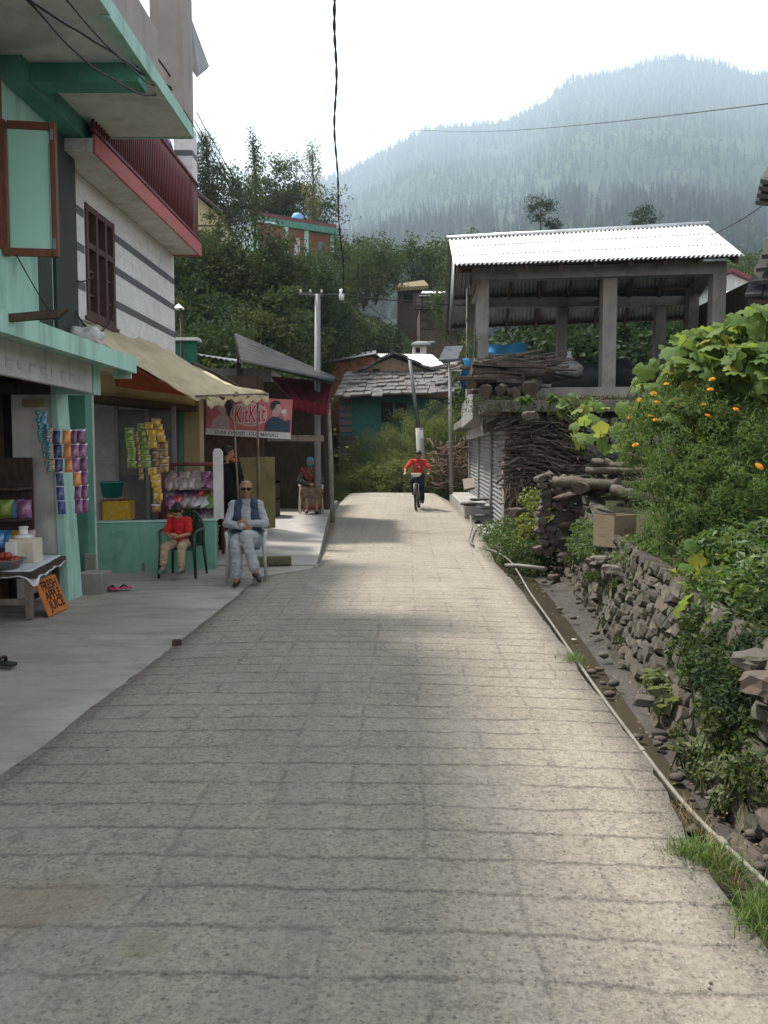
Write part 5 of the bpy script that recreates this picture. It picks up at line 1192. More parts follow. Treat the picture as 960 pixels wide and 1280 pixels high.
# boards and stones stacked by the shutters
mb = MB(); mb.hexa([sp(3.2, .3, .85), sp(3.2, .55, .8), sp(4.6, .5, 1.0), sp(4.6, .2, 1.05), sp(3.2, .3, .9), sp(3.2, .55, .85), sp(4.6, .5, 1.05), sp(4.6, .2, 1.1)]); mb.build('pale_board', M['wood_grey'], label='pale board lying on the stone pile by the steel shutters', cat='board')
rg = random.Random(5)
for k in range(14):
    q = sp(2.95+rg.random()*.9, .1+rg.random()*.35, .02+.055*k if k < 12 else .1)
    mb = MB(); mb.ell((0, 0, 0), (.16+rg.random()*.12, .14, .04), 9, jit=.5, seed=k); o = mb.build('flat_stone', M['slate'], local=True); o.location = q; o.rotation_euler = (0, 0, rg.random()*3)
    tag(o, 'flat grey stone in the small pile by the steel shutters', 'stone', 'flat stones piled by the shutters')
# the concrete pavilion with a tin roof on the terrace
pav = thing('pavilion', 'open concrete pavilion with a bright corrugated tin roof on the terrace above the shops', 'pavilion', (4.6, 19, 2.7))
mb = MB(); PZ = 3.02
a = P(590, 480, 16.7); mb.hexa([(a.x, 16.55, 2.4), (7.4, 16.0, 2.4), (8.4, 21.6, 2.4), (2.1, 21.8, 2.4), (a.x, 16.55, PZ), (7.4, 16.0, PZ), (8.4, 21.6, PZ), (2.1, 21.8, PZ)]); mb.build('floor', M['concrete'], pav)
zb = lambda px, py, Yc: P(px, py, Yc).z
cols = [(600, 17.0, .28, 345), (756, 16.85, .29, 342), (889.5, 16.5, .27, 328), (587.5, 21.0, .24, 384), (699, 21.0, .25, 386), (819.5, 21.0, .26, 384), (859.5, 19.0, .24, 360), (588, 19.0, .24, 360)]
for px, Yc, wd, tp in cols:
    x = (px-480)/1000*Yc; mb = MB(); mb.box(x-wd/2, x+wd/2, Yc-wd/2, Yc+wd/2, PZ-.3, zb(px, tp, Yc)); mb.build('column', M['concrete'], pav, bevel=.012)
mb = MB()
def beam(p0, p1, w_=.24, h_=.26, m=0): mb.bar(p0, p1, w_, h_, m)
F0, F1 = P(590, 344, 17.0), P(898, 336, 16.5); beam(F0, F1, .26, .25)
R0, R1 = P(583, 379, 21), P(866, 377, 21); beam(R0, R1, .24, .25)
beam(F0+Vector((.12, .14, 0)), R0+Vector((.1, -.12, 0)), .2, .24); beam(F1+Vector((-.15, .14, 0)), R1+Vector((-.1, -.12, 0)), .2, .24); beam(P(756, 342, 16.99), P(756, 378, 20.85), .18, .2)
mb.build('beam', M['concrete'], pav, bevel=.01)
E0, E1 = P(567, 331, 16.2), P(931, 319, 15.8); K0_, K1_ = P(561, 299, 19.0), P(883, 281, 18.7)
mb = MB(); corrug(mb, E0, E1, K1_, K0_, 62, .022, 6, rows=6); mb.build('roof', M['tin_white'], pav)  # metal sheet whitened in its colour for sun and sky glare
Bk0, Bk1 = K0_+Vector((.1, 3.3, -1.55)), K1_+Vector((.9, 3.3, -1.6))
mb = MB(); corrug(mb, Bk0, Bk1, K1_+Vector((0, .02, 0)), K0_+Vector((0, .02, 0)), 62, .022, 6, rows=6); mb.build('roof_back', M['tin_grey'], pav)
mb = MB(); mb.tube([K0_+Vector((-.05, 0, .03)), K1_+Vector((.05, 0, .03))], .05, 8); mb.build('ridge_cap', M['tin'], pav)
mb = MB(); 
for t in np.linspace(.02, .98, 9):
    e, k = E0.lerp(E1, t)+Vector((0, .1, -.08)), K0_.lerp(K1_, t)+Vector((0, 0, -.09)); mb.bar(e, k, .07, .11); bq = Bk0.lerp(Bk1, t)+Vector((0, 0, -.08)); mb.bar(k, bq, .07, .11)
for s_ in (.05, .35, .7): mb.bar(E0.lerp(K0_, s_)+Vector((.1, 0, -.045)), E1.lerp(K1_, s_)+Vector((-.1, 0, -.045)), .09, .06)
for s_ in (.3, .6, .95): mb.bar(K0_.lerp(Bk0, s_)+Vector((.1, 0, -.05)), K1_.lerp(Bk1, s_)+Vector((-.1, 0, -.05)), .09, .06)
mb.build('rafters', M['wood_dark'], pav)
mb = MB(); g0, g1 = P(560, 305, 18.6), P(578, 372, 17.4)
corrug(mb, (E0.x+.02, 16.6, 4.6), (E0.x+.16, 19.2, 4.6), (K0_.x+.1, 18.9, 6.5), (E0.x+.05, 16.6, 5.55), 14, .02, 5); mb.build('gable_sheet', M['tin_grey'], pav)
mb = MB(); mb.bar(P(590, 380, 16.8), P(600, 350, 16.85), .08, .06); mb.bar(P(585, 402, 17.4), P(597, 352, 16.8), .07, .05); mb.build('brace', M['wood_grey'], pav)
# blue tarps, washing, covered heap in the pavilion
mb = MB(); mb.patch(lambda i, j: P(608+50*i, 430+14*j+2*math.sin(i*7), 19.3-.5*j)+Vector((0, .05*math.sin(i*11+j*4), .04*math.sin(i*9))), 18, 8, 0, True, thick=(0, .01, 0)); mb.build('blue_tarpaulin', M['blue_tarp'], label='bright blue tarpaulin strung behind the log pile on the terrace', cat='tarpaulin')
mb = MB(); mb.patch(lambda i, j: P(577+9*i+2*math.sin(j*6), 448+38*j, 15.95+.5*i)+Vector((.03*math.sin(j*8), 0, 0)), 6, 12, 0, True, thick=(.01, 0, 0)); mb.build('blue_tarpaulin', M['blue_tarp'], label='narrow blue sheet hanging at the left corner of the terrace above the shutters', cat='tarpaulin')
mb = MB()
for k, (px, py, r) in enumerate(((705, 470, .5), (725, 474, .6), (785, 474, .5), (800, 478, .45))): mb.ell(P(px, py, 19.6), (r*1.2, .6, r*.8), 14, jit=.5, seed=k)
mb.build('covered_heap', mat('dark_plastic_cover', (.03, .03, .032), (.05, .05, .052), .45, 6, .4), label='heap under dark plastic sheeting on the pavilion floor', cat='heap')
mb = MB(); mb.ell(P(712, 461, 18.9), (.32, .3, .16), 14, jit=.5, seed=9); mb.build('sack', M['sackwhite'], label='grey white sack on top of the covered heap in the pavilion', cat='sack')
vs_ = P(711.5, 452, 18.9); mb = MB(); mb.lathe([(0, 0), (.05, .0), (.075, .08), (.06, .13), (.03, .16), (.05, .2), (.055, .23), (.03, .27), (0, .28)], vs_, 14); mb.build('white_jug', M['white_pl'], label='small white jug standing on the sack in the pavilion', cat='jug')
# ------------------------------------------------------------------ logs
ENDM = M['cutwood']; LOGM = mat('split_log_bark', (.095, .07, .055), (.045, .033, .027), .95, 5, .7, 16, stretch=(3, 3, 1))
LOGG = mat('weathered_log', (.135, .112, .09), (.07, .058, .047), .95, 5, .6, 18, stretch=(3, 3, 1), stain=(.10, .085, .07), sscale=3)
def log(a, b_, r, label, group, mt=LOGM, seed=0, squash=1.0):
    a, b_ = Vector(a), Vector(b_); n = 10; mb = MB(); k = 9; d = b_-a
    pts = [a+d*(i/k)+Vector((noise.noise(Vector((i*.6, seed, 0))), noise.noise(Vector((i*.6, seed, 5))), noise.noise(Vector((i*.6, seed, 9)))))*r*.35 for i in range(k+1)]
    rs = [r*(1+.22*noise.noise(Vector((i*.5, seed*2.3, 3)))) for i in range(k+1)]
    b0 = len(mb.v); mb.tube(pts, rs, 14, 0, True, True, squash)
    for q in range(len(mb.v)):
        v_ = Vector(mb.v[q]); i = q//14; c = pts[i]; f = 1+.28*noise.noise(Vector(((q % 14)*.9, seed*1.9+i*.15, 1)))
        mb.v[q] = tuple(c+(v_-c)*f)
    mb.m[-1] = mb.m[-2] = 1
    t = mb.build('log', [mt, ENDM], label=label, cat='log', group=group); return t
g_ = 'logs piled at the terrace corner'
lab_ = ['thickest long log along the top of the terrace pile', 'second long log lying just under the top one in the terrace pile', 'short thick log at the right of the terrace pile with its round end showing', 'dark short log jutting forward in the middle of the terrace pile', 'round ended log at the lower left of the terrace pile', 'low log between the two round ends of the terrace pile', 'thin pale branch lying on top of the terrace pile', 'bottom right stub log of the terrace pile', 'log at the left end of the terrace pile above the slab']
def lg(x0, y0, x1, y1, Ya, Yb, r, label, group, **k): return log(P(x0, y0, Ya), P(x1, y1, Yb), r, label, group, **k)
lg(589, 464, 680, 465, 15.6, 15.9, .10, lab_[0], g_, seed=1); lg(592, 474, 655, 472, 15.5, 15.7, .085, lab_[1], g_, seed=2)
lg(663, 487, 668, 478, 15.25, 16.6, .15, lab_[2], g_, seed=3); lg(625, 488, 640, 476, 15.25, 16.3, .10, lab_[3], g_, seed=4)
lg(606, 490, 612, 480, 15.25, 16.4, .13, lab_[4], g_, seed=5); lg(632, 491, 655, 489, 15.4, 15.5, .09, lab_[5], g_, seed=6)
lg(600, 455, 690, 452, 15.9, 16.4, .04, lab_[6], g_, seed=7, mt=LOGG); lg(645, 493, 652, 487, 15.25, 16, .08, lab_[7], g_, seed=8); lg(588, 480, 604, 478, 15.4, 16.2, .09, lab_[8], g_, seed=9)
rg = random.Random(22)
for k in range(16):
    px = rg.uniform(588, 655); py = rg.uniform(452, 492); Yk = 15.6+rg.uniform(-.15, .5); q = P(px, py, Yk); a = rg.uniform(-.25, .25); d = Vector((math.cos(a), rg.uniform(-.3, .3), rg.uniform(-.06, .06)))*rg.uniform(.25, .6)
    mb = MB(); mb.bar(q-d, q+d, rg.uniform(.12, .25), rg.uniform(.03, .07)); mb.build('timber_board', LOGM if rg.random() < .6 else M['slate'], label='flat dark slab wedged in the log pile on the terrace corner', cat='slab', group='flat slabs in the terrace log pile', bevel=.008)
rg = random.Random(21)
mb = MB()
for k in range(90):
    a = P(rg.uniform(590, 680), rg.uniform(443, 466), rg.uniform(15.8, 17)); L_ = rg.uniform(.3, .9); an = rg.uniform(-.6, .6)
    mb.tube([a, a+Vector((L_*math.cos(an), rg.uniform(-.3, .3), L_*math.sin(an)*.35))], rg.uniform(.012, .03), 5)
mb.build('brushwood', LOGG, label='loose split sticks strewn over the log pile on the terrace', cat='sticks', kind='stuff')
# big old beams and logs on the dry wall further down
g2_ = 'big weathered logs on the dry stone wall'
BL = [((692, 602, 775, 606), 11.2, 10.9, .125, 'blunt ended grey log at the left of the wall, above the stacked stones', LOGG),
      ((732, 588, 845, 591), 11.4, 11.0, .085, 'long pale split log lying above the blunt ended one on the wall', LOGG),
      ((740, 577, 783, 585), 11.7, 11.3, .11, 'short cracked log resting left on top of the wall stack', LOGG),
      ((778, 572, 850, 576), 11.7, 11.4, .14, 'thick dark log at the top right of the wall stack', LOGM),
      ((760, 607, 855, 603), 11.1, 10.9, .11, 'long dark log under the pale split log on the wall', LOGM),
      ((765, 612, 830, 632), 10.6, 10.2, .12, 'slanting weathered log above the cardboard box', LOGG),
      ((780, 634, 850, 630), 10.5, 10.4, .14, 'dark thick log behind the cardboard box', LOGM),
      ((724, 610, 742, 606), 10.9, 11.6, .12, 'short block of wood standing between the wall logs', LOGG),
      ((806, 645, 838, 648), 10.1, 10.0, .10, 'dark stub of log right of the cardboard box', LOGM)]
for k, ((x0, y0, x1, y1), Ya, Yb, r, lb, mt) in enumerate(BL): lg(x0, y0, x1, y1, Ya, Yb, r, lb, g2_, mt=mt, seed=30+k, squash=.62)
# brushwood stack against the shop end wall
rg = random.Random(8); mb = MB(); mb2 = MB()
for k in range(1500):
    u = rg.random(); v_ = rg.random()
    px = 632+ (105-25*v_)*u+10*v_*0; py = 500+ (700-500)*v_
    px = min(px+18*max(0, v_-.55), 752)
    Yc = 15.55-1.25*v_*.9+rg.uniform(-.12, .25)
    c = P(px, py, Yc)
    L_ = rg.uniform(.2, .55); an = rg.gauss(0, .22)+(.5*math.sin(u*5+v_*4) if v_ < .5 else .25)
    endon = rg.random() < .45
    d = Vector((math.cos(an), rg.uniform(-.5, .2), math.sin(an)*.6)) if not endon else Vector((rg.uniform(-.5, .3), -1, rg.uniform(-.35, .15)))
    if v_ > .55 and u < .3 and rg.random() < .7: d = Vector((rg.uniform(-.3, .3), -.2, 1))
    d.normalize(); r = rg.uniform(.009, .024)
    m_ = mb if rg.random() < .6 else mb2
    mid_ = c+Vector((rg.uniform(-.04, .04), 0, rg.uniform(-.04, .04)))
    m_.tube([c-d*L_/2, mid_, c+d*L_/2], [r, r*.9, r*.6], 5)
mb.build('brushwood_stack', mat('dark_sticks', (.115, .082, .066), (.06, .043, .036), .95, 4, .4, 30), label='tall stack of dark brushwood against the end wall of the shops', cat='firewood', kind='stuff')
mb2.build('brushwood_stack', mat('paler_sticks', (.20, .15, .125), (.115, .085, .07), .95, 4, .4, 30), label='paler sticks mixed through the brushwood stack by the shops', cat='firewood', kind='stuff')
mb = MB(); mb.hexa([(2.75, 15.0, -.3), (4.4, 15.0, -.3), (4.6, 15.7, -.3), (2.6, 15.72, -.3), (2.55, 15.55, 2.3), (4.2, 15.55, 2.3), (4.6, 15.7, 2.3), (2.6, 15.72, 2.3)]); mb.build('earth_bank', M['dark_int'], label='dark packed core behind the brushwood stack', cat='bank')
# dark stone retaining wall under the terrace, right of the stack
def stone_wall(name, label, pts_fn, rows, cols, mts, seed, thick=.22, jitr=.5):
    """courses of separate rough stones; pts_fn(u, v) -> place on the wall face"""
    rg = random.Random(seed); mb = MB()
    v0 = 0.0
    for r_ in range(rows):
        h_ = 1.0/rows; u = -rg.random()*.5/cols
        while u < 1:
            w_ = rg.uniform(.55, 1.6)/cols; hh = h_*rg.uniform(.85, 1.25)
            c = pts_fn(u+w_/2, (r_+.5)*h_+rg.uniform(-.15, .15)*h_); e = pts_fn(u+w_/2+.01, (r_+.5)*h_); f_ = pts_fn(u+w_/2, (r_+.5)*h_+.05)
            ax = (e-c).normalized(); up = (f_-pts_fn(u+w_/2, (r_+.5)*h_)).normalized(); nn = ax.cross(up).normalized(); up = nn.cross(ax)
            wl = (pts_fn(u+w_, .5)-pts_fn(u, .5)).length; hl = (pts_fn(.5, 1)-pts_fn(.5, 0)).length*hh
            rot = Matrix((ax, nn, up)).transposed() @ Matrix.Rotation(rg.uniform(-.2, .2), 3, 'Y') @ Matrix.Rotation(rg.uniform(-.2, .2), 3, 'Z')
            b0 = len(mb.v); ns = 9; c = c+nn*rg.uniform(-.035, .035)
            mb.ell(c, (wl*.52, thick*rg.uniform(.5, .85), hl*.50), ns, m=rg.randrange(len(mts)), rot=rot, jit=jitr, seed=rg.random()*90)
            # square the stone up a little
            for q in range(b0, len(mb.v)):
                l_ = rot.transposed() @ (Vector(mb.v[q])-c)
                for ii, hf in ((0, wl*.46), (1, thick*.5), (2, hl*.42)): l_[ii] = max(-hf, min(hf, l_[ii]*1.42))
                l_ += Vector((noise.noise(l_*14+c*5), noise.noise(l_*13+c*4), noise.noise(l_*12+c*3)))*.016
                mb.v[q] = tuple(rot @ l_+c)
            u += w_*rg.uniform(.9, 1.0)
    for k in range(len(mb.sm)): mb.sm[k] = False
    return mb.build(name, mts, label=label, cat='wall')
MS = [M['stone'], M['stone_pale'], M['stone'], mat('dark_field_stone', (.075, .066, .056), (.04, .036, .03), .9, 5, .5, 22), mat('brown_field_stone', (.125, .104, .08), (.07, .058, .046), .9, 5, .5, 22)]
def wf_(u, v):
    y = 2.2+10.6*(u**1.0); hgt = interp([(2, .62), (6.4, .66), (9, .74), (11, 1.0), (12.8, 1.15)], y)
    x = wallx(y)+.30*v-.02; return Vector((x, y, -.2+(hgt+.2)*v))
DW = stone_wall('dry_stone_wall', 'rough dry stone wall leaning back along the ditch', wf_, 10, 52, MS, 4, thick=.24)
mb = MB(); mb.patch(lambda i, j: wf_(i, j)+Vector((.16, 0, -.03)), 60, 4, 0, True); mb.build('wall_core', M['dark_int'], DW)
def wf2(u, v): return Vector((3.85+3.2*u, 15.3-.3*u, .9+1.45*v))
stone_wall('terrace_wall', 'dark dry stone wall under the right part of the pavilion terrace', wf2, 9, 11, [M['slate'], M['stone']], 9, thick=.3)
# stacked flat stones column at the wall's far end
rg = random.Random(12)
lbl = ['flat red grey stone, topmost of the short column under the big logs']+['flat stone in the short column of stones under the big logs']*20
for r_ in range(5):
    q = P(706+rg.uniform(-8, 20), 692-r_*18, 11.45); mb = MB(); mb.ell((0, 0, 0), (rg.uniform(.13, .2), .14, .05), 9, jit=.7, seed=r_*3)
    o = mb.build('flat_stone', [M['stone_red']], local=True); o.location = q; o.rotation_euler = (rg.uniform(-.1, .1), rg.uniform(-.2, .2), rg.random()*3)
    tag(o, 'loose flat stone jutting from the reddish stones under the big logs', 'stone', 'flat stones stacked under the big logs')
def rock(mb, c, r, seed):
    mb.ell((0, 0, 0), (1, 1, 1), 12, jit=.5, seed=seed); ro = Matrix.Rotation(seed*1.7, 3, 'Z')
    for q in range(len(mb.v)):
        l_ = Vector(mb.v[q])*1.35
        for ii in range(3): l_[ii] = max(-.9, min(.9, l_[ii]))
        l_ += Vector((noise.noise(l_*2+Vector((seed, 0, 0))), noise.noise(l_*2.1+Vector((0, seed, 0))), noise.noise(l_*2.2+Vector((0, 0, seed)))))*.30
        mb.v[q] = tuple(ro @ Vector((l_.x*r[0], l_.y*r[1], l_.z*r[2]))+Vector(c))
    for q in range(len(mb.sm)): mb.sm[q] = False
wf3 = lambda u, v: Vector((2.30+1.5*u, 11.75-.1*u, .2+1.15*v))
stone_wall('stone_pillar', 'reddish flat stones built up under the big weathered logs', wf3, 11, 8, [M['stone_red'], M['stone']], 15, thick=.3)
# bigger rocks at the right photo edge
for k, (px, py, Yc, r, mt, lb) in enumerate(((955, 855, 3.7, (.10, .14, .07), 'stone_red', 'pinkish boulder in the wall at the right photo edge'), (948, 825, 3.95, (.12, .16, .05), 'stone', 'flat grey slab above the pinkish boulder at the right edge'), (755, 700, 8.4, (.22, .16, .06), 'stone_pale', 'pale flat slab on top of the dry wall below the cardboard box'), (768, 712, 8.0, (.2, .1, .06), 'stone_pale', 'second pale slab just below the box on the dry wall'), (646, 513+127, 13.6, (.18, .15, .1), 'stone_red', 'reddish rock among the weeds by the shop pillar'), (692, 722, 11.0, (.10, .1, .06), 'stone_red', 'small red pebble lying in the ditch by the pipe'), (820, 515, 10.5, (.2, .2, .1), 'stone_pale', 'pale boulder among pumpkin leaves near the terrace'), (663, 520, 14.7, (.18, .2, .11), 'stone_pale', 'pale rock lodged at the top of the brushwood stack'), (806, 876, 4.95, (.075, .09, .04), 'stone', 'flat grey stone lying in the ditch below the wall'))):
    c = P(px, py, Yc); mb = MB(); rock(mb, c, [q_*.8 for q_ in r], k+50); mb.build('rock', M[mt], label=lb, cat='rock')
rg = random.Random(77)
for k in range(60):
    y = 2.6+rg.random()**1.3*10; x0, x1 = interp(ROAD_R, y)+.05, wallx(y)-.02; x = x0+(x1-x0)*rg.random()**.6; r = rg.uniform(.012, .04)
    mb = MB(); mb.ell((0, 0, 0), (r*1.3, r, r*.7), 8, jit=.5, seed=k); o = mb.build('pebble', M[rg.choice(['stone', 'stone_pale', 'stone_red'])], local=True); o.location = (x, y, -.10+zr(y)*.8+.07*sstep(.35, 1, (x-x0)/(x1-x0)))
    tag(o, 'loose pebble in the muddy ditch', 'pebble', 'pebbles in the ditch')
# cardboard box
bx = thing('cardboard_box', 'open brown cardboard box sitting in weeds on the dry stone wall', 'box', P(768, 678, 8.9)); c = P(768, 681, 8.9)
mb = MB(); rz = Matrix.Rotation(R(33), 3, 'Z'); w_, d_, h_ = .36, .30, .34
for (x0, x1, y0, y1) in ((-w_/2, w_/2, -d_/2, -d_/2+.008), (-w_/2, w_/2, d_/2-.008, d_/2), (-w_/2, -w_/2+.008, -d_/2+.009, d_/2-.009), (w_/2-.008, w_/2, -d_/2+.009, d_/2-.009)):
    mb.hexa([c+rz @ Vector(q) for q in ((x0, y0, 0), (x1, y0, 0), (x1, y1, 0), (x0, y1, 0), (x0, y0, h_), (x1, y0, h_), (x1, y1, h_), (x0, y1, h_))])
mb.hexa([c+rz @ Vector(q) for q in ((-w_/2, -d_/2, -.01), (w_/2, -d_/2, -.01), (w_/2, d_/2, -.01), (-w_/2, d_/2, -.01), (-w_/2, -d_/2, .0), (w_/2, -d_/2, .0), (w_/2, d_/2, .0), (-w_/2, d_/2, .0))]); mb.build('box_body', M['cardboard'], bx)
mb = MB()
for k, (a0, a1, z0, z1) in enumerate(((-.02, .03, .14, .2), (.05, .08, .13, .21), (.10, .14, .14, .2))):
    q = [c+rz @ Vector(p_) for p_ in ((a0, -d_/2-.002, z0), (a1, -d_/2-.002, z0), (a1, -d_/2-.002, z1), (a0, -d_/2-.002, z1))]; mb.add(q, [(0, 1, 2, 3)])
for (a0, a1, z0, z1) in ((-.06, .05, .12, .125), (-.06, .02, .1, .105), (-.06, .05, .2, .205)):
    q = [c+rz @ Vector(p_) for p_ in ((-w_/2-.002, -a0, z0), (-w_/2-.002, -a1, z0), (-w_/2-.002, -a1, z1), (-w_/2-.002, -a0, z1))]; mb.add(q, [(0, 1, 2, 3)])
mb.build('printed_marks', mat('faded_box_print', (.19, .15, .09), (.16, .12, .07), .9, 9, 0), bx)
# pale water pipe along the road edge
pp = [(598, 684, .06), (618, 689, .05), (636, 700, .02), (648, 716, .0), (662, 740, -.02), (690, 780, -.03), (735, 846, -.03), (790, 921, -.03), (860, 1010, -.03), (960, 1106, -.03), (1010, 1150, -.03)]
pts = [G(a, b_, z) for a, b_, z in pp]; pts2 = []
for k in range(len(pts)-1):
    for j in range(6):
        t = j/6; p0 = pts[max(k-1, 0)]; p1 = pts[k]; p2 = pts[k+1]; p3 = pts[min(k+2, len(pts)-1)]
        pts2.append(.5*((2*p1)+(p2-p0)*t+(2*p0-5*p1+4*p2-p3)*t*t+(3*p1-p0-3*p2+p3)*t**3))
wp = thing('water_pipe', 'long pale plastic water pipe lying along the right road edge', 'pipe', pts[6]); mb = MB(); mb.tube(pts2, .0115, 10); mb.build('tube', M['pvc'], wp)
mb = MB()
for px, py in ((803, 938), (905, 1054)):
    q = G(px, py, -.03); q2 = G(px+5, py+6, -.03); d = (q2-q).normalized(); mb = MB(); mb.tube([q-d*.035, q+d*.035], .016, 10); mb.build('joint', M['pvc'], wp)
mb = MB(); mb.tube([G(632, 707, .03), G(648, 707, .05), G(682, 711, .08)], .03, 8); mb.build('short_pipe', M['pvc'], label='short grey pipe crossing the ditch among the weeds', cat='pipe')
mb = MB(); mb.tube([P(588, 645, 16.6), P(590, 660, 15.9), P(586, 675, 14.2), P(592, 682, 13.8)], .02, 6); mb.build('short_pipe', M['pvc'], label='pale hose lying in the gutter before the steel shutters', cat='hose')
# white scrap and wooden pegs on the road
mb = MB(); c = G(718, 799, -.11); mb.ell(c, (.03, .02, .004), 8, jit=.9, seed=2); mb.build('paper_scrap', M['white_pl'], label='small white scrap floating in the ditch', cat='litter')
mb = MB(); c = G(221, 806, 0); mb.cbox(c+Vector((0, 0, .02)), (.07, .05, .05)); mb.build('wood_block', M['wood_dark'], label='small dark wooden block at the slab joint on the left road edge', cat='block', bevel=.004)
mb = MB(); c = G(320, 731, 0); mb.cbox(c+Vector((0, 0, .035)), (.08, .07, .10)); mb.build('wood_block', M['concrete'], label='small dark stub of post standing by the old man', cat='block', bevel=.004)
mb = MB(); a, b_ = G(322, 706, .03), G(364, 705, .03); mb.bar(a+Vector((0, 0, .06)), b_+Vector((0, 0, .06)), .12, .12); mb.build('timber_beam', mat('mossy_timber', (.14, .14, .07), (.08, .075, .045), .9, 5, .3), label='short mossy timber beam lying behind the old man chair', cat='beam', bevel=.008)
mb = MB(); 
rg = random.Random(99)
for k in range(420):
    y = rg.uniform(2.2, 9); x = rg.uniform(interp(ROAD_L, y)+.1, interp(ROAD_R, y)-.1); r = rg.uniform(.002, .0055)
    mb.ell((x, y, .012), (r*1.4, r, r*.6), 5, jit=.4, seed=k, m=rg.randrange(2))
mb.build('grit', [M['stone_pale'], M['stone_pale']], label='scattered grit and chippings on the road', cat='grit', kind='stuff')
# far right house and eaves at the photo edge
rh = thing('white_house', 'white house with a red edged roof beyond the right end of the pavilion', 'house', (24, 55, 12)); Yr = 55.0
mb = MB(); pts = [P(893, 395, Yr), P(893, 353, Yr), P(915, 341, Yr), P(942, 352, Yr), P(942, 395, Yr)]
mb.add(pts+[q+Vector((0, 6, 0)) for q in pts], [(0, 1, 2, 3, 4), (9, 8, 7, 6, 5)]+[(i, 5+i, 5+(i+1)%5, (i+1)%5) for i in range(5)]); mb.box(P(905, 400, Yr).x, P(965, 400, Yr).x, Yr-3, Yr-.1, 6, P(900, 372, Yr).z); mb.build('wall', M['white_plaster'], rh)
mb = MB(); a = [P(888, 354, Yr-.5), P(915, 339, Yr-.5), P(946, 353, Yr-.5)]
qd(mb, a[0], a[1], a[1]+Vector((0, 7, 0)), a[0]+Vector((0, 7, 0)), (0, 0, .25)); qd(mb, a[1], a[2], a[2]+Vector((0, 7, 0)), a[1]+Vector((0, 7, 0)), (0, 0, .25)); mb.build('roof', M['red_paint'], rh)
mb = MB(); a, b_ = P(899, 359, Yr), P(908, 350, Yr); mb.box(a.x, b_.x, Yr-.05, Yr+.02, a.z, b_.z); mb.build('window', M['glass'], rh)
mb = MB(); qd(mb, P(898, 378, Yr-4), P(926, 374, Yr-4), P(932, 362, Yr-.5), P(903, 366, Yr-.5), (0, 0, .1)); mb.build('lean_to_roof', M['tin_white'], rh)
eh = thing('timber_house', 'silhouette-dark slate eaves of a timber house at the right photo edge above the pumpkin leaves', 'house', (9, 15, 3)); mb = MB()
Ye = 16.0
mb.box(P(950, 380, Ye).x, P(1040, 380, Ye).x, Ye+.5, Ye+4, 2, P(960, 345, Ye).z); mb.build('wall', M['wood_dark'], eh)
mb = MB(); rg = random.Random(4)
for r_ in range(4):
    for k in range(5):
        x = 931+r_*7+k*22; py = 372-r_*16; a, b_, c, d = P(x, py, Ye-.5+r_*.1), P(x+21, py-2, Ye-.5+r_*.1), P(x+25, py-22, Ye+.4), P(x+6, py-20, Ye+.4); qd(mb, a, b_, c, d, (0, 0, .05+rg.random()*.04))
mb.build('slate_roof', M['slate_silhouette'], eh)
mb = MB(); mb.bar(P(935, 378, Ye-.4), P(1040, 373, Ye-.4), .08, .10); mb.bar(P(949, 380, Ye-.2), P(949, 410, Ye-.2), .09, .09); mb.bar(P(957, 380, Ye), P(957, 410, Ye), .09, .09); mb.build('posts', M['wood_dark'], eh)
ee = thing('upper_eave', 'corner of a silhouette-dark slate eave jutting in at the upper right photo edge', 'eave', (7, 14, 6)); mb = MB()
for k in range(4):
    a, b_, c, d = P(944+k*2, 256-k*9, 14), P(990, 262-k*9, 14), P(1000, 236-k*9, 15.5), P(950+k*3, 232-k*6, 15.5); qd(mb, a, b_, c, d, (0, 0, .07))
mb.build('slate_roof', M['slate_silhouette'], ee)
mb = MB(); mb.box(P(1005, 300, 15).x, P(1080, 300, 15).x, 14.9, 15.2, 2.5, P(958, 258, 15).z); mb.build('wall', M['wood_dark'], ee)
cable([P(952, 258, 14), P(850, 306, 17.2)], .009, 'wire from the upper right eave down to the pavilion roof', .03)
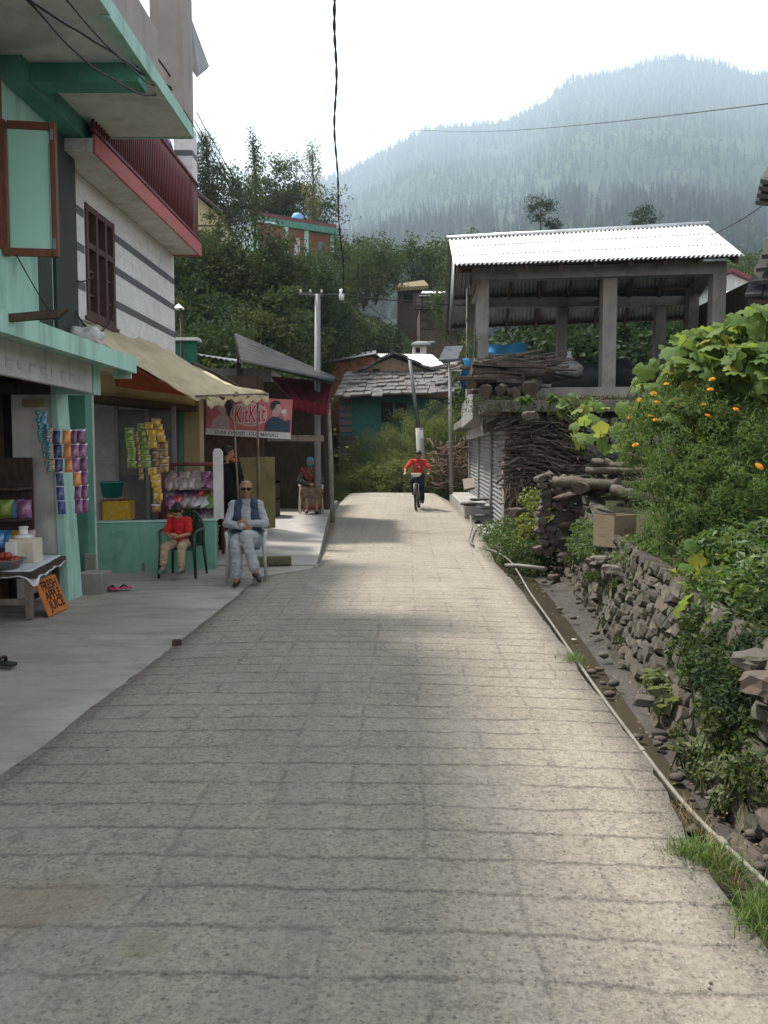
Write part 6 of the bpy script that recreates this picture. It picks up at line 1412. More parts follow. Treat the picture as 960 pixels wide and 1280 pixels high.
# dry grass fringe on the terrace edge is planted with the greenery
# ------------------------------------------------------------------ plastic chairs
def plastic_chair(label, loc, rz, mt, group=None, slats=True):
    t = thing('plastic_chair', label, 'chair', loc, rz, group); t.scale = (.92, .92, .97)
    mb = MB()
    def seat(i, j):
        x = (i-.5)*.46*(1-.08*j); y = -.24+.46*j; return (x, y, .43-.03*math.sin(math.pi*j)*math.sin(math.pi*i)-.03*max(0, .12-j)/.12*1.0)
    mb.patch(seat, 10, 10, 0, True, thick=(0, 0, -.02)); mb.build('seat', mt, t, local=True)
    arch = [Vector((.235*math.cos(a)*(1.0 if abs(math.cos(a)) < .98 else 1), .22+.10*max(0, math.sin(a)), .52+.36*math.sin(a)**.8 if math.sin(a) > 0 else .52)) for a in np.linspace(0, math.pi, 17)]
    arch = [Vector((.24, .20, .40))]+arch+[Vector((-.24, .20, .40))]
    mb = MB(); mb.tube(arch, .022, 8)
    for k in range(-3, 4):
        x = k*.062; top = .52+.36*math.sqrt(max(0, 1-(x/.235)**2))**.8; mb.bar((x*.95, .215, .42), (x, .315, top-.01), .04, .010, up=(0, 1, 0))
    if not slats:
        mb.patch(lambda i, j: Vector(((i-.5)*.44*math.sqrt(max(.02, 1-(j*.95)**2)), .215+.1*j+.02*math.cos((i-.5)*3), .44+.41*j)), 10, 10, 0, True, thick=(0, .012, 0))
    mb.build('backrest', mt, t, local=True)
    for s_ in (-1, 1):
        mb = MB(); mb.tube([(s_*.235, .24, .66), (s_*.265, .1, .655), (s_*.275, -.1, .65), (s_*.265, -.215, .63), (s_*.26, -.235, .58)], [.02, .026, .028, .028, .024], 8, squash=.6); mb.build('armrest', mt, t, local=True)
        mb = MB(); mb.tube([(s_*.26, -.23, .6), (s_*.25, -.225, .42), (s_*.275, -.26, 0)], [.024, .028, .02], 8); mb.build('leg', mt, t, local=True)
        mb = MB(); mb.tube([(s_*.235, .21, .45), (s_*.265, .27, 0)], [.026, .019], 8); mb.build('leg', mt, t, local=True)
    return t
# ------------------------------------------------------------------ people
def V3(*a): return Vector(a)
def hand(w, d, pd, r=.011, curl=.5, side=1, ln=1.0):
    """capsules of a palm, four fingers and a thumb; w wrist, d finger direction, pd palm direction"""
    d = Vector(d).normalized(); pd = Vector(pd); pd = (pd-d*pd.dot(d)).normalized(); x = d.cross(pd)*side; caps = []
    w = Vector(w)
    for k in range(4): caps.append((w+x*(k-1.5)*.012, w+d*.078*ln+x*(k-1.5)*.019, .017, .0135))
    for k, fl in enumerate((.062, .072, .068, .052)):
        a = w+d*.078*ln+x*(k-1.5)*.0195; b_ = a+(d*math.cos(curl*.6)+pd*math.sin(curl*.6))*fl*.5*ln; c = b_+(d*math.cos(curl*1.6)+pd*math.sin(curl*1.6))*fl*.5*ln
        caps += [(a, b_, r*.95, r*.9), (b_, c, r*.9, r*.75)]
    a = w+d*.02-x*.03; b_ = a+d*.03-x*.025+pd*.012; c = b_+d*.032+pd*.018; caps += [(w, a, .016, .014), (a, b_, .014, .012), (b_, c, .012, .009)]
    return caps
def head_shapes(h, f, s=1.0):
    """h centre of the skull, f facing direction; returns capsules, ellipsoids and the rotation"""
    f = Vector(f).normalized(); z = Vector((0, 0, 1)); x = (-f).cross(z); x.normalize(); x = -x; up = f.cross(x)*-1
    if up.z < 0: up = -up
    rot = Matrix((x, -f, up)).transposed()          # local x right, y back, z up
    q = lambda a, b_, c: h+rot @ (Vector((a, b_, c))*s)
    ells = [(h+rot @ (Vector((0, .012, .025))*s), (.073*s, .092*s, .092*s), rot), (q(0, -.022, -.045), (.055*s, .064*s, .072*s), rot)]
    caps = [(q(0, -.085, .012), q(0, -.108, -.030), .010*s, .016*s), (q(-.02, -.088, -.032), q(.02, -.088, -.032), .009*s, .009*s),
            (q(0, -.07, -.098), q(0, -.055, -.10), .024*s, .024*s), (q(-.045, -.07, .03), q(.045, -.07, .03), .018*s, .018*s),
            (q(-.022, -.083, -.066), q(.022, -.083, -.066), .011*s, .011*s),
            (q(-.076, .005, .012), q(-.078, .012, -.03), .014*s, .010*s), (q(.076, .005, .012), q(.078, .012, -.03), .014*s, .010*s)]
    return caps, ells, rot, q
def face_bits(t, body, q, s, rot, mouth=True, eyes=True):
    if eyes:
        for sx_ in (-1, 1):
            mb = MB(); mb.ell(q(sx_*.031, -.079, .008), (.0135*s, .009*s, .0085*s), 10, rot=rot); e = mb.build('eye', M['white_pl'], body, local=True)
            mb = MB(); mb.ell(q(sx_*.031, -.0865, .008), (.0065*s, .003*s, .0065*s), 8, rot=rot); mb.build('iris', M['black'], e, local=True)
            mb = MB(); mb.tube([q(sx_*.014, -.0905, .026), q(sx_*.032, -.092, .031), q(sx_*.05, -.082, .025)], .004*s, 5); mb.build('eyebrow', M['hair'], body, local=True)
    if mouth:
        mb = MB(); mb.tube([q(-.024, -.089, -.0665), q(0, -.0955, -.0675), q(.024, -.089, -.0665)], [.002*s, .0045*s, .002*s], 6); mb.build('mouth', mat('lips', (.25, .09, .075), (.22, .08, .07), .5, 5, 0), body, local=True)

def person(name, label, loc, rz, sc, J, skin, clothes, group=None, head_s=1.0, hair=None, vox=.010, eyes=True, mouth=True, thin=1.0, hands=True):
    t = thing('person', label, 'person', loc, rz, group); t.scale = (sc, sc, sc)
    j = {k: Vector(v) for k, v in J.items() if not k.startswith('hand')}
    hc, he, rot, q = head_shapes(j['head'], J.get('face', (0, -1, 0)), head_s)
    T = thin
    caps = [(j['pelvis'], j['chest'], .115*T, .13*T), (j['chest'], j['neck'], .115*T, .055), (j['neck'], j['head']+V3(0, .01, -.03), .052, .05)]
    for s_ in 'LR':
        caps += [(j['chest']+V3(0, 0, .08), j['sho'+s_], .08*T, .058*T), (j['sho'+s_], j['elb'+s_], .052*T, .040*T), (j['elb'+s_], j['wri'+s_], .040*T, .027),
                 (j['pelvis'], j['hip'+s_], .11*T, .095*T), (j['hip'+s_], j['kne'+s_], .088*T, .058*T), (j['kne'+s_], j['ank'+s_], .056*T, .036), (j['ank'+s_], j['toe'+s_], .038, .028)]
        if hands:
            hd, pdv, cu_ = J['hand'+s_]; caps += hand(j['wri'+s_], hd, pdv, curl=cu_, side=1 if s_ == 'L' else -1)
    body = blob('body', caps+hc, he, skin, t, vox, 2)
    face_bits(t, body, q, head_s, rot, mouth, eyes)
    if hair:
        hm, hcaps, hells = hair(q, rot, head_s); blob('hair', hcaps, hells, hm, body, .009, 2)
    for nm, mt, cps, els in clothes(j, q, rot):
        o = blob(nm, cps, els, mt, t, vox, 2)
        if nm in ('shirt', 'trousers', 'dress', 'waistcoat', 'shawl', 'headscarf', 'sleeves'):
            n_ = len(o.data.vertices); no = np.empty(n_*3); o.data.vertices.foreach_get('normal', no); no = no.reshape(-1, 3); co_ = np.empty(n_*3); o.data.vertices.foreach_get('co', co_); co_ = co_.reshape(-1, 3)
            dv = np.array([noise.noise(Vector((c[0]*13+c[2]*9, c[1]*13-c[2]*7, c[2]*22)))*.011+noise.noise(Vector((c[0]*34, c[1]*34, c[2]*40)))*.005+.003 for c in co_])
            o.data.vertices.foreach_set('co', (co_+no*dv[:, None]).ravel()); o.data.update()
    return t, q, rot, body
def hair_short(mt=None, vol=1.0):
    def f(q, rot, s):
        e = [(q(0, .022, .050), (.079*s*vol, .092*s*vol, .076*s*vol), rot), (q(0, .05, .012), (.074*s*vol, .062*s*vol, .075*s), rot)]
        c = [(q(-.05, -.05, .085), q(.05, -.05, .085), .028*s, .028*s), (q(-.06, -.02, .06), q(-.07, .02, .02), .022*s, .014*s), (q(.06, -.02, .06), q(.07, .02, .02), .022*s, .014*s)]
        return (mt or M['hair'], c, e)
    return f
def sleeve(j, s_, r0, r1, to='wri', f=1.0, d=.012):
    a, b_, c = j['sho'+s_], j['elb'+s_], j['wri'+s_]
    out_ = [(j['chest']+V3(0, 0, .08), a, .088, .07)]
    if to == 'elb': out_.append((a, a.lerp(b_, f), r0, r1))
    else: out_ += [(a, b_, r0, (r0+r1)/2), (b_, b_.lerp(c, f), (r0+r1)/2, r1)]
    return out_
def trousers(j, f=.93, k=1.0):
    c = [(j['pelvis'], j['pelvis']+(j['chest']-j['pelvis'])*.25, .132*k, .128*k)]
    for s_ in 'LR': c += [(j['pelvis'], j['hip'+s_], .125*k, .108*k), (j['hip'+s_], j['kne'+s_], .104*k, .078*k), (j['kne'+s_], j['kne'+s_].lerp(j['ank'+s_], f), .077*k, .066*k)]
    return c
def shoes(j, mt, nm='shoe', w_=.042):
    r_ = []
    for s_ in 'LR':
        a, b_ = j['ank'+s_], j['toe'+s_]; d = (b_-a); d.z = 0; d.normalize(); dn = V3(0, 0, -.028)
        r_.append((nm, mt, [(a+dn-d*.035, a+dn+d*.06, w_, w_*.9), (a+dn+d*.06, b_+V3(0, 0, -.004)+d*.01, w_*.92, w_*.72)], []))
    return r_

# old man with crossed legs in a grey chair
c = G(306, 722, .0); mx, my = -1.80, 10.42
plastic_chair('grey plastic armchair that the old man in sunglasses sits in', (mx, my, 0), R(8), M['pl_grey'])
J = dict(pelvis=(0, .08, .54), chest=(0, .13, .86), neck=(0, .12, 1.06), head=(0, .085, 1.205), shoL=(.165, .125, .985), shoR=(-.165, .125, .985),
         elbL=(.255, -.02, .75), elbR=(-.255, -.02, .75), wriL=(.01, -.17, .765), wriR=(-.03, -.19, .72), hipL=(.09, .04, .52), hipR=(-.09, .04, .52),
         kneL=(.00, -.40, .615), kneR=(-.12, -.40, .50), ankL=(.13, -.56, .17), ankR=(-.11, -.46, .07), toeL=(.17, -.70, .10), toeR=(-.13, -.60, .035),
         handL=((-1, -.05, .05), (0, 1, -.3), .7), handR=((1, .1, .05), (0, 1, -.2), .8), face=(.05, -1, -.04))
def cl_old(j, q, rot):
    r_ = [('shirt', M['c_grey'], [(j['pelvis']+V3(0, -.02, -.02), j['chest'], .142, .148), (j['chest'], j['neck']+V3(0, 0, -.02), .135, .066), (j['hipL'], j['kneL'].lerp(j['hipL'], .35), .128, .11), (j['hipR'], j['kneR'].lerp(j['hipR'], .35), .128, .11)]+sleeve(j, 'L', .060, .044, f=.92)+sleeve(j, 'R', .060, .044, f=.92), []),
          ('trousers', M['c_grey'], trousers(j, .86, .98), []),
          ('collar', M['c_grey'], [(j['neck']+V3(-.045, -.05, -.005), j['neck']+V3(-.012, -.085, -.05), .018, .013), (j['neck']+V3(.045, -.05, -.005), j['neck']+V3(.012, -.085, -.05), .018, .013)], [])]
    vest = []
    for s_ in (-1, 1):
        vest += [(j['pelvis']+V3(s_*.10, -.055, .06), j['chest']+V3(s_*.10, -.055, .0), .088, .092), (j['chest']+V3(s_*.10, -.05, .0), j['chest']+V3(s_*.105, -.03, .14), .090, .062), (j['chest']+V3(s_*.105, -.03, .14), j['chest']+V3(s_*.08, .03, .175), .06, .05), (j['pelvis']+V3(s_*.05, .06, .06), j['chest']+V3(s_*.05, .06, .08), .12, .115)]
    r_.append(('waistcoat', M['c_vest'], vest, []))
    return r_+shoes(j, M['leather'])
def hair_old(q, rot, s): return (M['hair_grey'], [(q(-.068, .005, .035), q(-.066, .07, .0), .020, .026), (q(.068, .005, .035), q(.066, .07, .0), .020, .026), (q(-.05, .085, .01), q(.05, .085, .01), .034, .034), (q(-.05, .02, .085), q(.05, .02, .085), .022, .022), (q(-.055, .06, .05), q(.055, .06, .05), .03, .03)], [])
t, q, rot, body = person('person', 'old man in grey clothes, dark waistcoat and sunglasses, arms folded', (mx, my, 0), R(8), .985, J, M['skin_dark'], cl_old, hair=hair_old, vox=.0085, eyes=False)
mb = MB()
for s_ in (-1, 1): mb.ell(q(s_*.034, -.098, .008), (.031, .012, .021), 12, rot=rot); mb.tube([q(s_*.06, -.09, .014), q(s_*.082, .0, .014)], .004, 5)
mb.tube([q(-.012, -.103, .014), q(.012, -.103, .014)], .004, 5); mb.build('sunglasses', M['black'], body, local=True)
mb = MB(); mb.tube([q(-.03, -.094, -.052), q(0, -.112, -.048), q(.03, -.094, -.052)], [.005, .009, .005], 6); mb.build('moustache', M['hair_grey'], body, local=True)
# boy on the dark green chair
bx_, by_ = -2.75, 10.75
plastic_chair('dark green plastic armchair that the small boy sits in', (bx_+.03, by_+.02, 0), R(-6), M['pl_green'], slats=False)
J = dict(pelvis=(0, .02, .545), chest=(0, .0, .80), neck=(0, -.03, .955), head=(0, -.10, 1.06), shoL=(.135, -.01, .90), shoR=(-.135, -.01, .90),
         elbL=(.19, -.12, .70), elbR=(-.19, -.12, .70), wriL=(.035, -.25, .66), wriR=(-.035, -.25, .655), hipL=(.08, -.02, .53), hipR=(-.08, -.02, .53),
         kneL=(.135, -.32, .50), kneR=(-.135, -.32, .50), ankL=(.14, -.34, .16), ankR=(-.17, -.33, .16), toeL=(.14, -.47, .13), toeR=(-.18, -.46, .12),
         handL=((-.5, -.7, .1), (-.4, .2, .4), .9), handR=((.5, -.7, .1), (.4, .2, .4), .9), face=(.02, -.72, -.70))
def cl_boy(j, q, rot):
    return [('shirt', M['c_red'], [(j['pelvis']+V3(0, 0, .02), j['chest'], .125, .13), (j['chest'], j['neck']+V3(0, 0, -.01), .12, .06)]+sleeve(j, 'L', .062, .060, 'elb', .75)+sleeve(j, 'R', .062, .060, 'elb', .75), []),
            ('trousers', M['c_beige'], trousers(j, .72, .88), [])]+shoes(j, M['green_rubber'], 'sandal', .044)
t, q, rot, body = person('person', 'small boy in a red shirt and beige trousers bent over something in his hands', (bx_, by_, 0), R(-6), .83, J, M['skin'], cl_boy, hair=hair_short(vol=1.12), vox=.0085, thin=.85, head_s=1.0)
# woman on the ivory chair before the stall
wx_, wy_ = P(388, 645, 17.7).x, 17.75; wz = rampz(17.6)
plastic_chair('ivory plastic chair that the woman in the brown dress sits in', (wx_, wy_, wz), R(10), M['pl_white'])
J = dict(pelvis=(0, .02, .54), chest=(0, .06, .84), neck=(0, .04, 1.02), head=(0, .0, 1.15), shoL=(.165, .05, .95), shoR=(-.165, .05, .95),
         elbL=(.26, -.05, .74), elbR=(-.26, -.05, .74), wriL=(.09, -.26, .68), wriR=(-.09, -.26, .68), hipL=(.09, .0, .53), hipR=(-.09, .0, .53),
         kneL=(.13, -.36, .52), kneR=(-.13, -.36, .52), ankL=(.10, -.40, .09), ankR=(-.12, -.40, .09), toeL=(.11, -.53, .05), toeR=(-.14, -.53, .05),
         handL=((-.8, -.5, -.1), (0, .3, -1), .6), handR=((.8, -.5, -.1), (0, .3, -1), .6), face=(-.05, -1, -.05))
def cl_wom(j, q, rot):
    sk_ = [(j['pelvis'], j['chest'], .15, .14)]
    for k in range(5):
        x = (k-2)*.05; sk_ += [(V3(x*.8, 0, .55), V3(x*1.7, -.34, .50), .125, .095), (V3(x*1.7, -.34, .50), V3(x*1.5, -.37, .18), .092, .05)]
    hem = [(V3((k-2)*.075, -.372, .155), V3((k-1)*.075, -.372, .155), .054, .054) for k in range(4)]
    return [('dress', M['c_brown'], sk_+[(j['chest'], j['neck']+V3(0, 0, -.03), .13, .06)], []), ('red_hem', M['c_shawl'], hem, []),
            ('sleeves', M['c_dkgrey'], sleeve(j, 'L', .068, .05)[1:]+sleeve(j, 'R', .068, .05)[1:], []),
            ('shawl', M['c_shawl'], [(j['shoL']+V3(-.01, -.03, .02), V3(.06, -.10, .78), .075, .05), (j['shoR']+V3(.01, -.03, .02), V3(-.06, -.10, .78), .075, .05), (j['shoL']+V3(0, .03, .02), j['shoR']+V3(0, .03, .02), .07, .07)], []),
            ('headscarf', M['c_blue'], [], [(q(0, .025, .045), (.088, .098, .086), rot), (q(0, .055, -.01), (.08, .07, .09), rot)]),
            ('face_mask', M['c_teal'], [(q(-.03, -.075, -.05), q(.03, -.075, -.05), .038, .038)], [(q(0, -.07, -.06), (.052, .045, .045), rot)])]+shoes(j, M['leather'])
person('person', 'woman in blue headscarf, teal mask and brown dress with red hem, seated', (wx_, wy_, wz), R(10), .97, J, M['skin'], cl_wom, vox=.010, mouth=False)
# man standing in black behind the rack
sx_, sy_ = P(285, 640, 12.9).x, 12.9
J = dict(pelvis=(0, .0, .92), chest=(0, .01, 1.25), neck=(0, .0, 1.47), head=(0, -.02, 1.60), shoL=(.19, .01, 1.39), shoR=(-.19, .01, 1.39),
         elbL=(.24, .0, 1.10), elbR=(-.23, -.05, 1.10), wriL=(.22, -.14, .90), wriR=(-.16, -.25, 1.02), hipL=(.09, 0, .90), hipR=(-.09, 0, .90),
         kneL=(.10, -.02, .48), kneR=(-.10, -.02, .48), ankL=(.10, .03, .08), ankR=(-.10, .03, .08), toeL=(.12, -.12, .03), toeR=(-.12, -.12, .03),
         handL=((0, -.3, -1), (-1, 0, 0), .5), handR=((.4, -1, 0), (.3, 0, -1), .6), face=(-.5, -1, -.1))
def cl_blk(j, q, rot):
    return [('shirt', M['c_black'], [(j['pelvis'], j['chest'], .14, .148), (j['chest'], j['neck']+V3(0, 0, -.03), .135, .065)]+sleeve(j, 'L', .068, .06, 'elb', .9)+sleeve(j, 'R', .068, .06, 'elb', .9), []),
            ('trousers', M['c_black'], trousers(j), []), ('orange_scarf', M['c_orange'], [(j['neck']+V3(-.13, -.03, -.01), j['neck']+V3(-.02, -.09, .0), .045, .05)], [])]+shoes(j, M['leather'])
person('person', 'man in black with an orange scarf standing behind the red rack', (sx_, sy_, rampz(12.9)-.02), R(155), .99, J, M['skin_dark'], cl_blk, hair=hair_short(vol=.98), vox=.011)
# ------------------------------------------------------------------ bicycle and rider
cy = 21.0; cq = P(522, 637, cy); cz = zr(cy)+.02
bk = thing('bicycle', 'dark mountain bicycle being ridden up the road towards the camera', 'bicycle', (cq.x, cy, cz), R(-7))
for nm, yc in (('front', -.5), ('rear', .5)):
    mb = MB(); n = 28; mb.tube([(0, yc+.30*math.cos(2*math.pi*k/n), .325+.30*math.sin(2*math.pi*k/n)) for k in range(n+1)], .026, 8, cap=False); w_ = mb.build('wheel', M['rubber'], bk, local=True)
    mb = MB(); mb.tube([(0, yc+.272*math.cos(2*math.pi*k/n), .325+.272*math.sin(2*math.pi*k/n)) for k in range(n+1)], .011, 6, cap=False); mb.build('rim', M['steel'], w_, local=True)
    mb = MB()
    for k in range(16): a = 2*math.pi*k/16; mb.tube([(0.02*(-1)**k, yc, .325), (0, yc+.27*math.cos(a), .325+.27*math.sin(a))], .0016, 4)
    mb.tube([(-.05, yc, .325), (.05, yc, .325)], .02, 8); mb.build('spokes', M['steel'], w_, local=True)
mb = MB(); HT, HB, BB, ST, RA_ = V3(0, -.36, .86), V3(0, -.40, .70), V3(0, .06, .30), V3(0, .20, .74), V3(0, .5, .325)
mb.tube([HT, HB], .022, 8); mb.tube([HB, BB], .021, 8); mb.tube([HT+V3(0, .01, -.03), ST], .017, 8); mb.tube([BB, ST+V3(0, .02, .08)], .017, 8)
for s_ in (-1, 1): mb.tube([BB, RA_+V3(s_*.05, 0, 0)], .010, 6); mb.tube([ST, RA_+V3(s_*.05, 0, 0)], .009, 6)
mb.build('frame', M['c_navy'], bk, local=True)
mb = MB()
for s_ in (-1, 1): mb.tube([HB+V3(s_*.055, -.01, -.02), (s_*.055, -.5, .325)], .017, 8)
mb.tube([HB+V3(-.055, -.01, -.02), HB+V3(.055, -.01, -.02)], .017, 8); mb.build('fork', M['steel'], bk, local=True)
mb = MB(); mb.tube([HT, HT+V3(0, -.04, .06)], .016, 8); mb.tube([(-.31, -.36, .93), (-.12, -.40, .92), (.12, -.40, .92), (.31, -.36, .93)], .012, 8); hb = mb.build('handlebar', M['rubber'], bk, local=True)
mb = MB(); mb.cbox((0, -.46, .93), (.26, .10, .06)); mb.cbox((0, -.46, .89), (.18, .08, .05)); mb.build('handlebar_bag', M['pl_white'], bk, local=True, bevel=.015)
mb = MB(); mb.ell((0, .24, .83), (.07, .14, .035), 12); mb.build('saddle', M['rubber'], bk, local=True)
mb = MB(); mb.lathe([(0, -.005), (.09, -.005), (.09, .005), (0, .005)], BB+V3(.05, 0, 0), 18, rot=Matrix.Rotation(R(90), 3, 'Y')); mb.bar(BB+V3(.07, 0, 0), BB+V3(.07, -.12, -.12), .02, .02); mb.bar(BB+V3(-.07, 0, 0), BB+V3(-.07, .12, .12), .02, .02); mb.cbox(BB+V3(.12, -.12, -.12), (.1, .07, .02)); mb.cbox(BB+V3(-.12, .12, .12), (.1, .07, .02)); mb.build('crank', M['iron'], bk, local=True)
J = dict(pelvis=(0, .20, .90), chest=(.01, .02, 1.15), neck=(.02, -.06, 1.30), head=(.025, -.11, 1.415), shoL=(.175, -.03, 1.245), shoR=(-.155, -.03, 1.245),
         elbL=(.34, -.14, 1.06), elbR=(-.31, -.14, 1.06), wriL=(.30, -.30, .955), wriR=(-.30, -.30, .955), hipL=(.085, .16, .88), hipR=(-.085, .16, .88),
         kneL=(.12, -.16, .62), kneR=(-.12, -.14, .74), ankL=(.13, -.02, .23), ankR=(-.12, .14, .44), toeL=(.14, -.14, .19), toeR=(-.13, .02, .41),
         handL=((.1, -1, -.15), (0, .1, -1), .95), handR=((-.1, -1, -.15), (0, .1, -1), .95), face=(-.35, -.9, -.25))
def cl_cy(j, q, rot):
    return [('shirt', M['c_red2'], [(j['pelvis']+V3(0, 0, .02), j['chest'], .132, .14), (j['chest'], j['neck']+V3(0, .01, -.02), .125, .062)]+sleeve(j, 'L', .062, .058, 'elb', .8)+sleeve(j, 'R', .062, .058, 'elb', .8), []),
            ('trousers', M['c_navy'], trousers(j, .92, .85), [])]+shoes(j, M['leather'])
t, q, rot, body = person('person', 'boy in a coral red shirt and dark trousers riding the bicycle', (cq.x, cy, cz), R(-7), 1.0, J, M['skin_dark'], cl_cy, hair=hair_short(vol=1.05), vox=.010, thin=.9)
mb = MB(); mb.ell((.05, -.145, 1.12), (.018, .008, .025), 8); mb.build('badge', M['p_white'], t, local=True)
# a black sandal just inside the left edge
t = thing('sandal', 'black sandal lying on the pavement at the left photo edge', 'sandal', G(1, 831, .012), R(70)); mb = MB()
mb.prism([(-.04, -.13), (.0, -.145), (.045, -.12), (.05, -.02), (.038, .07), (.034, .12), (0, .135), (-.034, .12), (-.038, .03)], (0, 0, .0), (1, 0, 0), (0, 1, 0), (0, 0, 1), .024); mb.build('sole', M['rubber'], t, local=True, bevel=.005)
mb = MB(); mb.tube([(-.045, .0, .02), (-.03, -.02, .055), (0, -.03, .065), (.03, -.02, .055), (.05, 0, .02)], .014, 6); mb.build('strap', M['leather'], t, local=True)
# ------------------------------------------------------------------ greenery
def leaf_obj(name, pts, mt, size, parent=None, tpl=LEAF, up=.5, spread=1.0, var=.5, seed=0, **kw):
    rng = np.random.default_rng(seed+5); n = len(pts)
    V, Fa = inst(tpl[0], tpl[1], rand_rot(n, up, spread, rng), pts, size*(1-var/2+var*rng.random(n)))
    return np_obj(name, V, Fa, mt, parent, **kw)
def shrub_proto(name, label, r, mt, leaf, nclump, per, seed, group, tpl=LEAF, cl=.34, trunk=True, flat=.8, h0=.35, stemmat=None, shell=.5, cat='shrub'):
    rng = np.random.default_rng(seed); t = thing(name, label, cat, (0, 0, 0), 0, group)
    c = (0, 0, r[2]*(.55+h0)); pts = crown_pts(c, r, nclump, per, cl, rng, shell, flat); pts = pts[pts[:, 2] > .02]
    leaf_obj('crown', pts, mt, leaf, t, tpl, seed=seed)
    if trunk:
        mb = MB(); rg = random.Random(seed)
        for k in range(5):
            a = rg.random()*6.28; e = Vector((math.cos(a)*r[0]*.55, math.sin(a)*r[1]*.55, r[2]*rg.uniform(.8, 1.4))); mb.tube([(0, 0, -.3), Vector((e.x*.3, e.y*.3, e.z*.45)), e], [.05*r[2]**.5, .035*r[2]**.5, .012], 6)
        mb.build('trunk', stemmat or M['bark'], t, local=True)
    return t
def put(proto, used, loc, rz, sc, label=None, group=None):
    o = proto if not used[0] else copy_tree(proto); used[0] = True
    o.location = loc; o.rotation_euler = (0, 0, rz); o.scale = sc if isinstance(sc, tuple) else (sc, sc, sc)
    if label: o['label'] = label
    if group: o['group'] = group
    return o
# shrubs and small trees on the bank
GB = 'shrubs covering the bank behind the shops'
protos = []
for k, (mt, lf, nc, per, cl) in enumerate((('lf_bank', .20, 60, 55, .30), ('lf_bank2', .18, 70, 45, .27), ('lf_dark', .22, 55, 50, .30), ('lf_bank', .16, 80, 45, .25))):
    protos.append([shrub_proto('shrub', ['mid green rounded shrub on the overgrown bank behind the shops', 'olive green loose shrub on the overgrown bank behind the shops', 'dark green dense shrub on the overgrown bank behind the shops', 'fine leaved green shrub on the overgrown bank behind the shops'][k], (1.9, 1.9, 1.7), M[mt], lf, nc, per, 40+k, GB+(' (%s)' % ('mid green', 'olive', 'dark', 'fine leaved')[k])), [False]])
rg = random.Random(17)
for Y, n, xm in ((25, 7, 330), (27, 8, 350), (29.5, 8, 345), (32, 9, 352), (35.5, 10, 362), (39, 10, 395), (42, 10, 415), (44, 12, 455), (46.5, 13, 478), (50, 13, 482)):
    for k in range(n):
        px = 190+(xm-190)*(k+rg.uniform(.1, .9))/n; x = (px-480)/1000*Y; z = terr(x, Y)
        s_ = rg.uniform(.72, 1.15); top = interp([(190, 285), (260, 300), (320, 322), (420, 322), (460, 300), (510, 310), (560, 330)], px)
        zt = P(px, top, Y).z; hz = min(1.2, max(.5, (zt-z+.5)/3.2)) if Y > 38 else rg.uniform(.8, 1.25)
        pr = rg.choice(protos[:3] if Y < 34 else protos)
        put(pr[0], pr[1], (x, Y+rg.uniform(-.8, .8), z-.5), rg.random()*6.3, (s_, rg.uniform(.75, 1.1), hz))
# more behind, towards the middle and right
G3 = 'round trees on the slope behind the old houses'
pr3 = [shrub_proto('tree', 'round green tree on the slope behind the old houses', (2.4, 2.4, 2.4), M['lf_bank'], .26, 70, 50, 61, G3, cat='tree', h0=.5), [False]]
for px, Y, s_ in ((432, 55, .9), (455, 60, 1.0), (520, 72, 1.2), (545, 70, 1.1), (565, 76, 1.2), (470, 52, .8), (575, 48, .8), (590, 62, 1.1), (445, 74, 1.3), (600, 85, 1.4), (640, 95, 1.5), (700, 90, 1.2), (760, 95, 1.4), (830, 90, 1.4), (900, 80, 1.2), (950, 72, 1.2), (930, 62, .9), (990, 66, 1.2)):
    x = (px-480)/1000*Y; zt = {True: P(px, 312 if px < 620 else 330, Y).z}[True]; z = min(zt-4.0*s_, terr(x, Y)+6)
    put(pr3[0], pr3[1], (x, Y, z), rg.random()*6, s_)
# orchard trees seen through the pavilion
G4 = 'leafy trees behind the pavilion'
pr4 = [shrub_proto('orchard_tree', 'leafy dark green tree seen between the pavilion columns', (1.9, 1.9, 1.9), M['lf_dark'], .24, 60, 55, 71, G4, cat='tree', h0=.35, tpl=LEAFW), [False]]
for px, Y, z, s_ in ((640, 30, 2.8, 1.1), (690, 27, 3.0, 1.0), (730, 29, 3.1, 1.2), (770, 26.5, 2.9, 1.0), (810, 28, 3.1, 1.15), (850, 27, 3.0, 1.0), (890, 29, 3.2, 1.1), (930, 31, 3.2, 1.2), (670, 33, 4.2, 1.2), (790, 34, 4.4, 1.3), (880, 35, 4.0, 1.2)):
    put(pr4[0], pr4[1], ((px-480)/1000*Y, Y, z-.6), rg.random()*6, s_)

